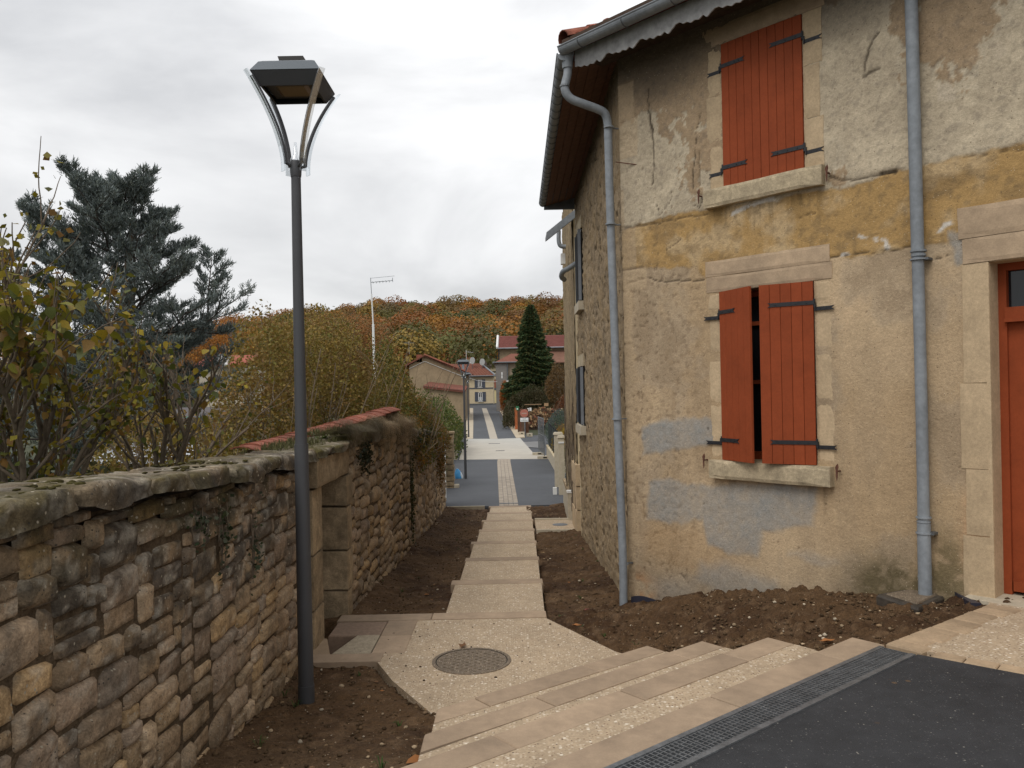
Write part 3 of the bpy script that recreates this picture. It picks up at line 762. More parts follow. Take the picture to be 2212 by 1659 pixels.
def rubble_wall(root, xf, Y0, Y1, zb, ztop, seed, far_limit=300, cell=.045, prot=.035, grime_top=1.0, **kw):
    """root: its thing; xf(Y) face x; stones face +X"""
    rects = pack(Y1 - Y0, lambda t: ztop(Y0 + t) - zb, cell=cell, seed=seed, **kw)
    order = sorted(range(len(rects)), key=lambda i: -(rects[i][1] - rects[i][0]) * (rects[i][3] - rects[i][2]) / max(1.5, (Y0 + rects[i][0])) ** 2)
    keep = set(order[:far_limit]); rest = MB(); r = np.random.RandomState(seed + 5)
    for i, (a, b, c, d) in enumerate(rects):
        w, h = b - a - .006, d - c - .007
        nu, nv = (9, 7) if Y0 + a < 9 else (6, 5)
        V, Fc = stone_shape(w + .014, h + .012, seed * 1000 + i, prot * (.35 + .8 * r.rand()), nu, nv)
        yc, zc = Y0 + (a + b) / 2, zb + (c + d) / 2
        rot = r.normal(0, .03); cu, su = math.cos(rot), math.sin(rot)
        u = V[:, 0] * cu - V[:, 1] * su; v = V[:, 0] * su + V[:, 1] * cu
        sl = .05 * math.sin(yc * 1.1 + seed)          # wavy courses
        yy = yc + u; zz = zc + v + .03 * np.sin(yy * 1.7 + seed) * (1 if zc < 1.0 else .3)
        xx = xf(yy) - .05 * (zz + .7) / 2 * 0 + V[:, 2] + r.uniform(-.012, .016)
        P = np.stack([xx, yy, zz], 1)
        zt = ztop(yy) - zz
        grime = grime_top * float(sst(1.35, .25, np.array(ztop(np.array([yc]))[0] - zc))) * (.55 + .7 * r.rand()) + .08
        if yc < 3.6: grime = max(grime, .35 + .4 * r.rand())
        C = stone_cols(P, TONES[r.randint(len(TONES))] * r.uniform(.70, 1.22), min(grime, 1.1), r, zt)
        Fl = [tuple(f[::-1]) for f in Fc]
        Fl = [tuple(f) for f in Fc]
        if i in keep: mk('stone', P, np.array(Fl), M['stone'], root, col=C, smooth=True)
        else: rest.add(P, Fl, C)
    if rest.n:
        o = rest.build('small_stones', M['stone'], root, smooth=True, usecol=True); o['kind'] = 'stuff'
def xf1(Y): return np.interp(Y, [0, 5, 7.4, 8.0], [-1.96, -1.96, -1.93, -1.90])
def zt1(Y): return np.interp(Y, [0, 3.3, 4.3, 7.0, 7.6], [1.36, 1.25, 1.20, 1.08, 1.06])
w1 = thing('rubble_wall', (-2.2, 5, -.7), 'near left rubble stone garden wall with mossy coping slabs beside the lamp post', 'wall')
MB().add([(-2.42, 1.4, -1), (-1.985, 1.4, -1), (-1.955, 7.6, -1), (-2.42, 7.6, -1), (-2.42, 1.4, 1.06), (-1.985, 1.4, 1.06), (-1.955, 7.6, 1.06), (-2.42, 7.6, 1.06)], BF).build('mortar_core', M['mortar'], w1)
m = MB(); m.add([(-2.42, 1.4, 1.0), (-2.0, 1.4, 1.0), (-2.0, 7.6, 1.0), (-2.42, 7.6, 1.0), (-2.42, 1.4, 1.30), (-2.02, 1.4, 1.30), (-2.02, 7.6, 1.05), (-2.42, 7.6, 1.05)], BF); m.build('wall_head', M['mortar'], w1)
rubble_wall(w1, xf1, 1.9, 7.56, -.75, zt1, 3, cell=.045, wmin=4, wmax=11, hmin=2, hmax=5, prot=.017, hp=[.38, .36, .16, .10])
# coping slabs
def coping(root, Y0, Y1, zt, xfr, xb, seed, th=.11, lens=(.35, .8), moss=.6):
    r = np.random.RandomState(seed); y = Y0
    while y < Y1 - .05:
        l = min(r.uniform(*lens), Y1 - y)
        if Y1 - y - l < .2: l = Y1 - y
        nu, nv = 14, 12
        U, Vv = np.meshgrid(np.linspace(0, 1, nu), np.linspace(0, 1, nv), indexing='ij')
        xo = r.uniform(-.045, .03); zo = r.uniform(-.02, .015)
        # cross profile: from the lower front edge up, over and to the back
        prof = np.array([(0, 0), (0.0, .30), (0.0, .62), (.012, .86), (.04, 1.0), (.12, 1.02), (.25, 1.0), (.42, 1.03), (.6, 1.0), (.8, 1.0), (.97, .98), (1, .6)])
        px, pz = prof[:, 0][None, :], prof[:, 1][None, :]
        yy = y + .010 + (l - .020) * U; W = (xfr + xo) - xb
        e = np.minimum(U, 1 - U) * l; rnd = .032 * (1 - sst(0, .045, e))
        thk = th * (1 + .5 * (vn(yy * 4, 0, 0, seed) - .5))
        xx = (xfr + xo) - px * W - .07 * (fbm(yy * 6, pz * 2 + 3, 0, 4, seed + 2) - .5) - rnd * (px < .1)
        zz = zt(yy) + zo + (pz - 1) * thk + .04 * (fbm(xx * 9, yy * 9, 0, 4, seed + 4) - .5) * (pz > .3) - rnd * (pz > .9)
        P = np.stack([xx.ravel(), yy.ravel(), zz.ravel()], 1)
        C = stone_cols(P, np.array((.15, .113, .072)) * r.uniform(.7, 1.3), .8, r, np.full(len(P), .6))
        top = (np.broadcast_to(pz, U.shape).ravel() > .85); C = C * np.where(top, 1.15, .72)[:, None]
        n1 = fbm(P[:, 0] * 5, P[:, 1] * 3, 0, 4, 51)
        ms = sst(.46, .56, n1) * np.where(top, moss, moss * .45)
        C = C + (np.array((.075, .062, .018)) - C) * ms[:, None]
        pl = sst(.55, .68, fbm(P[:, 0] * 14, P[:, 1] * 14, 0, 3, 57)) * top
        C = C + (np.array((.30, .255, .19)) - C) * (pl * .5)[:, None]
        Fc = [tuple(f) for f in gridF(nu, nv)]
        nb = len(P); P2 = P.reshape(nu, nv, 3)
        caps = [tuple(range(nv)), tuple((nu - 1) * nv + k for k in range(nv - 1, -1, -1))]
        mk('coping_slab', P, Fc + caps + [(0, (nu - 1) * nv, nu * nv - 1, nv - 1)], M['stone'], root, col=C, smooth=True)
        y += l
def zc1(Y): return np.interp(Y, [0, 2.7, 3.3, 4.3, 7.0, 7.7], [1.36, 1.34, 1.38, 1.335, 1.215, 1.2])
coping(w1, 1.7, 7.62, zc1, -1.845, -2.42, 8)
# moss cushions along the coping
mx, my = [], []
rr = np.random.RandomState(3)
X = rr.uniform(-2.38, -1.9, 420); Y = rr.uniform(3, 7.6, 420); k = fbm(X * 5, Y * 3, 0, 4, 51) > .50; X, Y = X[k], Y[k]
o = lumps('moss_cushions', X, Y, .008 + .02 * rr.rand(len(X)), np.array((.052, .044, .013))[None] * (.5 + .8 * rr.rand(len(X), 1)), M['lump'], sink=.2, flat=.35, zf=lambda a, b: zc1(b) - .003)

# ---- blocked doorway ------------------------------------------------
dw = thing('blocked_doorway', (-2.0, 8.4, -.64), 'low walled doorway with dressed sandstone jambs and lintel behind the lamp post', 'doorway')
def block(name, root, x0, x1, y0, y1, z0, z1, m, seed, amp=.008, col=None, n=5):
    """dressed block, slightly worn"""
    bmv = []; r = np.random.RandomState(seed); c = .008
    V = []; Fc = []
    def face(o, a, b):
        U, W = np.meshgrid(np.linspace(0, 1, n), np.linspace(0, 1, n), indexing='ij'); k = len(V)
        P = np.array(o)[None, None] + U[..., None] * np.array(a) + W[..., None] * np.array(b)
        V.extend(P.reshape(-1, 3)); base = sum(len(q) for q in []) 
        Fc.extend([tuple(int(i) + k for i in f) for f in gridF(n, n)])
    dx, dy, dz = x1 - x0, y1 - y0, z1 - z0
    face((x0, y0, z0), (dx, 0, 0), (0, 0, dz)); face((x1, y0, z0), (0, dy, 0), (0, 0, dz)); face((x1, y1, z0), (-dx, 0, 0), (0, 0, dz))
    face((x0, y1, z0), (0, -dy, 0), (0, 0, dz)); face((x0, y0, z1), (dx, 0, 0), (0, dy, 0)); face((x0, y1, z0), (dx, 0, 0), (0, -dy, 0))
    V = np.array(V); ctr = np.array(((x0 + x1) / 2, (y0 + y1) / 2, (z0 + z1) / 2)); hs = np.array((dx, dy, dz)) / 2
    q = np.abs(V - ctr) / hs; on = (q > .99).sum(1)
    V = V - np.sign(V - ctr) * (on >= 2)[:, None] * (q > .99) * .007
    d = (fbm(V[:, 0] * 8 + seed, V[:, 1] * 8, V[:, 2] * 8, 3, 5) - .5) * amp * 2
    V = V + (V - ctr) / np.linalg.norm(V - ctr, axis=1)[:, None] * d[:, None]
    return mk(name, V, Fc, m, root, smooth=False)
M['jamb'] = mat('worn_sandstone', (.26, .195, .12), .95, noise=[(1.8, .25), (7, .25), (25, .22), (90, .2)], bump=[(30, .5, .01)], rnd=.15, spec=.2)
zz = [-.80, -.30, .22, .84]
for i in range(3): block('jamb_stone', dw, -2.35, -1.885, 7.57, 7.965, zz[i] + .004, zz[i + 1] - .004, M['jamb'], 20 + i)
zz = [-.80, -.42, .02, .50, .84]
for i in range(4): block('jamb_stone', dw, -2.35 + .02 * (i % 2), -1.835 + .004 * i, 8.86, 9.14 + .05 * (i % 2), zz[i] + .004, zz[i + 1] - .004, M['jamb'], 30 + i, amp=.012)
block('lintel', dw, -2.35, -1.838, 7.60, 9.10, .845, 1.13, M['jamb'], 41, amp=.02, n=9)
MB().abox(-2.6, -2.36, 7.5, 9.3, -.9, .9).build('blocking_wall', M['mortar'], dw)
MB().abox(-2.5, -2.12, 7.97, 8.1, -.9, .84).build('old_frame', M['plain_brown'], dw)
coping(dw, 7.63, 9.2, lambda Y: 1.20 + 0 * Y, -1.80, -2.42, 18, th=.07, moss=.9)

# ---- middle wall ----------------------------------------------------
def xf2(Y): return np.interp(Y, [9, 14.6], [-1.845, -1.86])
def zt2(Y): return np.interp(Y, [9, 11, 13, 14.6], [1.16, 1.12, 1.08, 1.05])
w2 = thing('rubble_wall', (-2.1, 12, -.9), 'middle stretch of coursed stone wall past the doorway with dry grass hanging over it', 'wall')
MB().abox(-2.4, -1.872, 9.16, 14.55, -1.6, 1.05).build('mortar_core', M['mortar'], w2)
rubble_wall(w2, xf2, 9.17, 14.55, -1.25, zt2, 11, cell=.05, wmin=5, wmax=13, prot=.007, grime_top=.45, hp=[.3, .45, .25])
coping(w2, 9.22, 14.6, lambda Y: zt2(Y) + .10, -1.80, -2.42, 28, lens=(.4, .8), moss=1.0)
# ---- far wall -------------------------------------------------------
def xf3(Y): return np.interp(Y, [14.5, 23.2], [-1.90, -1.955])
def zt3(Y): return np.interp(Y, [14.5, 17, 20, 23.2], [.98, .85, .62, .45])
w3 = thing('rubble_wall', (-2.2, 19, -1.2), 'far stretch of dark stone wall topped with ivy, ending at the lower lane', 'wall')
m = MB(); m.add([(-2.4, 14.56, -2), (-1.97, 14.56, -2), (-2.03, 23.2, -2), (-2.45, 23.2, -2), (-2.4, 14.56, .95), (-1.97, 14.56, .95), (-2.03, 23.2, .40), (-2.45, 23.2, .40)], BF); m.build('mortar_core', M['mortar'], w3)
rubble_wall(w3, xf3, 14.6, 23.2, -1.75, zt3, 17, cell=.065, wmin=4, wmax=11, prot=.011, grime_top=.9, hp=[.3, .5, .2])
coping(w3, 14.6, 23.25, lambda Y: zt3(Y) + .10, -1.86, -2.45, 38, lens=(.5, 1.0), moss=.9)

# gate pillar past the wall end with white pole
pl = gp(973, 1053)
gpil = thing('stone_gatepost', (pl[0], pl[1], pl[2]), 'square stone gatepost at the left of the lower lane behind a white pole', 'gatepost')
r_ = np.random.RandomState(9); z = pl[2] - .1; k = 0
while z < pl[2] + 1.72:
    h = r_.uniform(.16, .24); j = r_.uniform(-.02, .02, 4)
    block('pier_stone', gpil, pl[0] - .16 + j[0], pl[0] + .14 + j[1], pl[1] - .16 + j[2], pl[1] + .2, z, z + h - .012, M['jamb'], 60 + k); z += h; k += 1
block('cap_stone', gpil, pl[0] - .2, pl[0] + .18, pl[1] - .2, pl[1] + .24, z, z + .09, M['jamb'], 80)
q = aty(962.5, 1058, 25.3)
pw = thing('white_pole', (q[0], q[1], -1.62), 'thin white pole standing at the end of the left stone wall', 'pole')
MB().tube([(q[0], q[1], -1.75), (q[0], q[1], .28)], .022, 8).build('shaft', M['white'], pw); MB().tube([(q[0], q[1], .28), (q[0], q[1], .30)], .028, 8).build('cap', M['white'], pw)
# low garden wall beyond, at the cross street
lw = thing('garden_wall', (-3.6, 47, -1.6), 'low stone garden wall beyond the crossing, left of the lane lamps', 'wall')
a, b = aty(983, 955, 42), aty(1003, 953, 52)
MB().box((a[0] - .25, a[1], -1.9), (b[0] - a[0], 10, .1), (-.35, 0, 0), (0, 0, 1.0 + .55)).build('wall_core', M['mortar'], lw)
for i in range(8):
    for j in range(4):
        t = (i + .5 * (j % 2)) / 8.5; x = a[0] - .25 + (b[0] - a[0]) * t; y = a[1] + 10 * t
        block('wall_stone', lw, x, x + .05, y, y + 1.12, -1.7 + j * .33, -1.7 + j * .33 + .31, M['jamb'], 100 + i * 7 + j)
MB().box((a[0] - .3, a[1] - .05, -.34), (b[0] - a[0], 10.1, .1), (-.4, 0, 0), (0, 0, .09)).build('wall_cap', M['jamb'], lw)
for j in range(6):
    for i in range(3):
        x = a[0] - .65 + i * .0 - i * .62; block('wall_stone', lw, x - .6, x, a[1] - .02, a[1] + .3, -1.75 + j * .25, -1.75 + j * .25 + .24, M['jamb'], 200 + i * 7 + j)

# tile-capped wall behind
tw = thing('tile_capped_wall', (-2.6, 11.4, .6), 'old wall ridge capped with red clay tiles, sagging down behind the mossy coping', 'wall')
A0, A1 = aty(527, 972, 8.9), aty(845, 884, 13.2)
Amid = aty(690, 928, 10.9)
cpath = bezier([A0, Amid, A1], 12)
seg = np.linalg.norm(np.diff(cpath, axis=0), axis=1); cum = np.concatenate([[0], np.cumsum(seg)]); Lc = cum[-1]
def cp(t): return np.array([np.interp(t, cum, cpath[:, i]) for i in range(3)])
t = 0; i = 0
while t < Lc - .1:
    a, b = cp(t), cp(min(Lc, t + .245)); d = b - a; d /= np.linalg.norm(d); sd = np.cross(d, (0, 0, 1)); sd /= np.linalg.norm(sd); up = np.cross(sd, d)
    V = []; nn_ = 7
    for q in (a, b + d * .02):
        for th_ in (0, .014):
            for k in range(nn_):
                f = k / (nn_ - 1) * 2 - 1; V.append(q + sd * f * .16 + up * (.035 * (1 - f * f) - .03 * (f + 1) * .5 + th_ + (.012 if q is a else 0)))
    Fc = []
    for k in range(nn_ - 1):
        Fc += [(k, 2 * nn_ + k, 2 * nn_ + k + 1, k + 1), (nn_ + k, nn_ + k + 1, 3 * nn_ + k + 1, 3 * nn_ + k), (k, k + 1, nn_ + k + 1, nn_ + k), (2 * nn_ + k, 3 * nn_ + k, 3 * nn_ + k + 1, 2 * nn_ + k + 1)]
    Fc += [(nn_ - 1, 3 * nn_ - 1, 4 * nn_ - 1, 2 * nn_ - 1), (0, nn_, 3 * nn_, 2 * nn_)]
    V = np.array(V) + rs.uniform(-.008, .008, 3); mk('tile', V, Fc, M['tile'], tw)
    if i % 1 == 0:
        c = cp(t + .12); block('brick', tw, c[0] - .13, c[0] + .12, c[1] - .035, c[1] + .035, c[2] - .20, c[2] - .035, M['jamb'], 300 + i)
    t += .225; i += 1
m = MB(); Vw = []
for t in np.linspace(0, Lc, 14):
    c = cp(t); Vw += [(c[0] - .14, c[1], -.5), (c[0] + .10, c[1], -.5), (c[0] + .10, c[1], c[2] - .19), (c[0] - .14, c[1], c[2] - .19)]
Fc = []
for k in range(13):
    for s_ in range(4): Fc.append((4 * k + s_, 4 * k + (s_ + 1) % 4, 4 * k + 4 + (s_ + 1) % 4, 4 * k + 4 + s_))
Fc += [(0, 1, 2, 3), (55, 54, 53, 52)]
m.add(Vw, Fc).build('wall_body', M['mortar'], tw)
# ================================================================== MAIN HOUSE
def HP(s, z, o=0.0):
    s, z, o = np.broadcast_arrays(np.asarray(s, float), np.asarray(z, float), np.asarray(o, float))
    return np.stack([CF[0] + s * DF[0] + o * NF[0], CF[1] + s * DF[1] + o * NF[1], z], -1)
def fz(px, py):
    u, w = ray(px, py)
    s = (u * CF[1] - CF[0]) / (DF[0] - u * DF[1]); Y = CF[1] + s * DF[1]
    return s, CAM_Z + w * Y
def hbox(m, s0, s1, z0, z1, o0, o1, col=None):
    o = HP(s0, z0, o0); return m.box(o, HP(s1, z0, o0) - o, HP(s0, z0, o1) - o, (0, 0, z1 - z0), col)
house = thing('village_house', (*CF, 0), 'large rendered stone house with terracotta orange shutters and zinc downpipes on the right', 'house')
WINS = {'low': (1.30, 2.31, .98, 2.705), 'up': (1.37, 2.25, 3.76, 5.22), 'door': (3.79, 4.95, -.30, 2.69)}

def axis_lines(a, b, step, exact):
    n = int((b - a) / step); v = np.linspace(a, b, n + 1)
    for e_ in exact:
        k = np.argmin(np.abs(v - e_)); v[k] = e_
    return v
sv = np.concatenate([axis_lines(0, 4.7, .0165, [1.30, 2.31, 1.37, 2.25, 3.79]), np.linspace(4.95, 7.2, 8)])
zv = axis_lines(-.95, 5.58, .0165, [.98, 2.705, 3.76, 5.22, 2.69, -.30])
S, Zf = np.meshgrid(sv, zv, indexing='ij')
def seg_dist(S, Z, P):
    d = np.full(S.shape, 9.0)
    for (a, b), (c, e_) in zip(P[:-1], P[1:]):
        vx, vz = c - a, e_ - b; t = np.clip(((S - a) * vx + (Z - b) * vz) / (vx * vx + vz * vz + 1e-9), 0, 1)
        d = np.minimum(d, np.hypot(S - a - t * vx, Z - b - t * vz))
    return d
A = lambda *c: np.array(c)
def mixc(C, c, k): return C + (np.asarray(c) - C) * k[..., None]
wx_ = .10 * (fbm(S * 2.3, Zf * 2.3, 0, 4, 61) - .5) * 2; wz_ = .10 * (fbm(S * 2.3, Zf * 2.3, 9, 4, 62) - .5) * 2
fx_ = .03 * (fbm(S * 12, Zf * 12, 0, 3, 63) - .5) * 2; fz_ = .03 * (fbm(S * 12, Zf * 12, 5, 3, 64) - .5) * 2
s1, z1 = S + wx_ * .5 + fx_, Zf + wz_ * .5 + fz_
big = fbm(S * .8, Zf * .8, 0, 4, 65); med = fbm(S * 4, Zf * 4, 0, 4, 66); fine = fbm(S * 22, Zf * 22, 0, 3, 67); fine2 = fbm(S * 50, Zf * 50, 0, 2, 68)
C = np.tile(A(.465, .345, .217), (*S.shape, 1)) * (1 + .16 * (big - .5) * 2)[..., None]
C = mixc(C, A(.50, .375, .235), sst(.5, .7, med) * .45); C = mixc(C, A(.37, .255, .14), sst(.52, .3, big) * .45)
D = .004 * (fine - .5) + .003 * (fine2 - .5) + .006 * (med - .5)
# lower foot: coarser, greyer, damp
foot = sst(.35, -.35, Zf + .3 * (big - .5))
C = mixc(C, A(.34, .27, .185), foot * .6); C = mixc(C, A(.20, .15, .10), sst(-.1, -.45, Zf - .18 * (S > 2.4)) * .35 * sst(.45, .6, med))
stk = fbm(S * 5, Zf * .7, 0, 5, 101); blot = fbm(S * 1.7, Zf * 1.5, 3, 6, 102, gain=.6)
C = mixc(C, A(.33, .245, .155), sst(.5, .68, stk) * .35); C = mixc(C, A(.36, .29, .21), sst(.50, .64, blot) * .45); C = mixc(C, A(.25, .18, .11), sst(.60, .72, blot) * .4)
pit = sst(.69, .74, fbm(S * 26, Zf * 26, 2, 2, 103)) * sst(2.0, .3, S + .4 * med); C = mixc(C, A(.17, .12, .075), pit * .6); D = D - .006 * pit
# bottom-of-wall mottles
spot = sst(.66, .76, fbm(S * 15, Zf * 15, 0, 2, 71)) * (Zf < 2.6) * sst(2.2, .9, S)
C = mixc(C, A(.28, .20, .12), spot * .4)
# ochre band
zt = 3.555 + .03 * np.sin(S * 2.1); zbm = np.interp(S, [0, 1.0, 1.12, 2.5, 2.6, 3.4, 3.56, 7], [3.07, 3.0, 2.86, 2.9, 2.88, 2.87, 2.9, 2.9])
band = sst(-.012, .012, z1 - zbm) * sst(-.012, .012, zt - z1)
ochre = mixc(mixc(np.tile(A(.40, .255, .105), (*S.shape, 1)), A(.47, .34, .19), sst(.45, .7, med)), A(.20, .135, .068), sst(.55, .72, fbm(S * 3, Zf * 5, 3, 6, 72, gain=.62)) * .5)
ochre = mixc(ochre, A(.15, .11, .065), sst(.62, .70, fbm(S * 20, Zf * 20, 0, 2, 73)) * .35)
C = C * (1 - band[..., None]) + ochre * band[..., None]
D += band * (.006 * (med - .5) * 2 + .006)
# upper storey: brown coat that has peeled off a paler grey one
up = sst(-.012, .012, z1 - zt)
grey = mixc(mixc(np.tile(A(.45, .375, .27), (*S.shape, 1)), A(.53, .445, .32), sst(.45, .65, med)), A(.36, .295, .21), sst(.52, .68, fbm(S * 9, Zf * 9, 1, 5, 74)) * .4)
peel = fbm(S * 1.3 + .7, Zf * 1.1, 0, 7, 75, gain=.66) + .17 * (Zf - 4.6) + .10 * (S > 3.35) * sst(4.4, 4.9, Zf) - .06 * sst(1.2, .4, S) * sst(4.9, 4.5, Zf)
pm = sst(.565, .58, peel) * .85
brown = np.tile(A(.32, .225, .135), (*S.shape, 1)) * (1 + .35 * (fine - .5))[..., None]
tone = grey * (1 - pm[..., None]) + brown * pm[..., None]
edge_l = sst(.03, .0, np.abs(peel - .552)) * (1 - pm)
tone = mixc(tone, A(.50, .43, .32), edge_l * .55)
tone = mixc(tone, A(.14, .12, .10), sst(.64, .70, fbm(S * 30, Zf * 30, 4, 2, 76)) * .3)
C = C * (1 - up[..., None]) + tone * up[..., None]
D += up * (.007 * pm + .006 * (fine - .5) + .012)
D += .012 * np.exp(-((z1 - zt) / .02) ** 2) * 0
# eave shade painted into the wall colour, over sooty staining
eave_shade_soot = sst(4.75, 5.4, Zf + .35 * (big - .5) + .12 * np.sin(S * 3)) * sst(3.6, 2.9, S) 
C = mixc(C, A(.07, .06, .052), eave_shade_soot * .70)
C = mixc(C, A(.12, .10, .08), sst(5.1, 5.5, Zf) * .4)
# drip stains below the sills and around the downpipe foot
for (a, b, zz_) in ((1.2, 2.45, .79), (1.2, 2.45, 3.56)):
    C = mixc(C, C * .55, np.clip(sst(zz_ - .45, zz_, Zf) * (Zf < zz_) * sst(a - .05, a + .1, S) * sst(b + .05, b - .1, S) * sst(.5, .68, fbm(S * 16, Zf * 1.2, 0, 3, 77)), 0, 1) * .8)
mo = np.exp(-(((S - 2.98) / .34) ** 2 + ((Zf + .08) / .26) ** 2)) * (.45 + .55 * sst(.3, .55, fine * .5 + med * .5))
C = mixc(C, A(.075, .06, .025), np.clip(mo * 1.4, 0, .8))
mo = np.exp(-(((S - 3.45) / .16) ** 2 + ((Zf - .12) / .30) ** 2)) * sst(.4, .6, fine * .5 + med * .5)
C = mixc(C, A(.09, .075, .03), np.clip(mo, 0, .6))
mo = np.exp(-(((s1 - .17) / .17) ** 2 + ((z1 + .52) / .12) ** 2)); C = mixc(C, A(.42, .18, .06), np.clip(mo * 1.2, 0, .65) * sst(.35, .6, med + .1))
mo = np.exp(-(((s1 - 3.68) / .10) ** 2 + ((z1 - .45) / .35) ** 2)); C = mixc(C, A(.50, .30, .17), np.clip(mo, 0, .5))
mo = np.exp(-(((s1 - .8) / .5) ** 2 + ((z1 + .02) / .18) ** 2)); C = mixc(C, A(.40, .25, .12), np.clip(mo, 0, .35))
# grey cement repairs
def blob(P, soft=.02): 
    ins = inpoly(s1, z1, P); d = seg_dist(s1, z1, list(P) + [P[0]]); return np.where(ins, sst(-soft, soft, d), sst(soft, -soft, d))
cem = A(.275, .275, .262)
def cement(P, k, soft=.03):
    global C, D
    b = blob(P, soft) * k * (.62 + .6 * (med - .3) + .35 * (fine - .4)); C = mixc(C, cem * 1.0, np.clip(b, 0, .95)); D = D + .005 * b
cement([(.22, .95), (.24, 1.27), (.55, 1.38), (.95, 1.42), (1.15, 1.38), (1.18, 1.14), (.85, 1.10), (.5, 1.02)], .95)
cement([(.28, .24), (.30, .68), (.6, .73), (1.15, .71), (1.6, .74), (2.28, .76), (2.30, .42), (1.95, .33), (1.72, .30), (1.66, .05), (1.35, .02), (1.1, .10), (1.02, .33), (.75, .26)], .92, .035)
cement([(.96, -.30), (1.0, -.14), (1.3, -.06), (1.85, -.16), (1.95, -.40), (1.3, -.45)], .6, .08)
cement([(2.0, .12), (2.2, .16), (2.45, .12), (2.3, .05)], .55, .05); cement([(.35, -.4), (1.0, -.3), (.9, -.6), (.4, -.66)], .35, .12)
cement([(3.50, 2.98), (3.60, 2.95), (3.62, 2.70), (3.56, 2.66)], .9, .015)
# white lime smears
for P, k in (([(2.62, 3.00), (2.70, 3.10), (2.78, 3.02), (2.98, 2.98), (3.02, 2.90)], 1), ([(2.55, 2.90), (2.64, 2.92)], 1), ([(1.45, 3.46), (1.62, 3.52), (1.95, 3.55)], 1), ([(3.42, 2.98), (3.54, 3.05)], 1)):
    d = seg_dist(s1, z1, P); C = mixc(C, A(.62, .60, .56), sst(.03, .010, d) * sst(.46, .56, fine * .5 + med * .5) * .8)
C = mixc(C, A(.52, .44, .33), blob([(3.44, 4.08), (3.44, 4.22), (3.58, 4.20), (3.57, 4.06)], .008) * .9)
C = mixc(C, A(.50, .42, .31), blob([(3.86, 4.28), (3.84, 4.40), (3.93, 4.42), (3.95, 4.30)], .01) * .7)
C = mixc(C, A(.50, .42, .32), blob([(4.05, 4.75), (4.08, 5.0), (4.2, 4.98), (4.18, 4.7)], .012) * .8)
# cracks
def crack(pix, w=.008, depth=.012, dark=.8):
    global C, D
    P = [fz(*p) for p in pix]; d = seg_dist(S + .5 * fx_ * 1.2, Zf + .5 * fz_ * 1.2, P)
    m_ = sst(w, w * .3, d); C = mixc(C, A(.06, .045, .03), m_ * dark); D = D - depth * m_
crack([(1402, 195), (1405, 260), (1412, 310), (1415, 350), (1410, 400)], .011)
crack([(1400, 240), (1408, 270), (1411, 300)], .02)
crack([(1505, 300), (1498, 380), (1500, 410)], .009); crack([(1505, 290), (1512, 250)], .006)
crack([(1512, 330), (1512, 400)], .018, dark=.5)
crack([(1420, 440), (1425, 465), (1445, 440), (1452, 425)], .006); crack([(1340, 493), (1400, 487), (1470, 472), (1530, 462)], .010, dark=.6)
crack([(1360, 610), (1400, 600), (1430, 608), (1520, 605)], .009); crack([(1790, 556), (1870, 545), (1925, 540), (1968, 532)], .011)
crack([(1900, 70), (1878, 105), (1872, 140), (1866, 170)], .012); crack([(1872, 165), (1880, 158), (1898, 150)], .02)
crack([(1793, 380), (1838, 392), (1880, 378), (1935, 372)], .014); crack([(1905, 375), (1935, 372)], .022)
crack([(1520, 430), (1512, 450), (1500, 445)], .007); crack([(1555, 462), (1620, 500)], .004, dark=.3); crack([(1700, 480), (1760, 462)], .006, dark=.5)
crack([(2000, 355), (2090, 338), (2212, 322)], .007, dark=.5); crack([(2010, 560), (2060, 548)], .007); crack([(1440, 540), (1475, 515)], .007)
crack([(1540, 650), (1545, 760)], .004, dark=.4); crack([(1530, 900), (1530, 950)], .006, dark=.5); crack([(1470, 1240), (1485, 1262)], .012, dark=.4)
rr = np.random.RandomState(12)
for i in range(120):   # small chips and holes
    s_, z_ = rr.uniform(0, 4.6), rr.uniform(-.3, 5.3); r_ = rr.uniform(.004, .012) * (1.5 if z_ > 3.5 else 1); d = np.hypot(S - s_, Zf - z_); m_ = sst(r_, r_ * .4, d); C = mixc(C, A(.12, .08, .045), m_ * .7); D = D - .008 * m_
# quoins near the corner
for i, (za, zb_, wd) in enumerate(((-.9, -.45, .16), (-.45, -.08, .10), (-.08, .42, .16), (.42, .8, .10), (.8, 1.3, .17), (1.3, 1.75, .11), (1.75, 2.25, .14), (2.25, 2.84, .12), (2.84, 3.08, .34), (3.09, 3.55, .2), (3.55, 4.0, .04), (4.35, 4.78, .26), (4.78, 5.2, .22))):
    k = sst(.006, -.006, S - wd + fx_ * .5) * sst(.008, -.002, za - Zf) * sst(.008, -.002, Zf - zb_)
    tn = A(.42, .315, .20) * (.88 + .24 * rr.rand()); C = mixc(C, tn * 1.0, k * (.75 if zb_ < 3.6 else .55)); D += .003 * k
    jt = sst(.008, .003, np.abs(Zf - zb_ + fz_ * .3)) * (S < wd); C = mixc(C, A(.16, .11, .07), jt * .6); D -= .006 * jt
# pixels inside the openings are left out
cs, cz_ = .5 * (sv[:-1] + sv[1:]), .5 * (zv[:-1] + zv[1:])
keep = np.ones((len(cs), len(cz_)), bool)
for (a, b, c, d) in WINS.values():
    keep &= ~((cs[:, None] > a) & (cs[:, None] < b) & (cz_[None] > c) & (cz_[None] < d))
Fq = gridF(len(sv), len(zv))[keep.ravel()]
Vf = HP(S, Zf, D).reshape(-1, 3)
mk('front_wall', Vf, Fq, M['render'], house, col=np.clip(C, .005, 1).reshape(-1, 3), smooth=True)
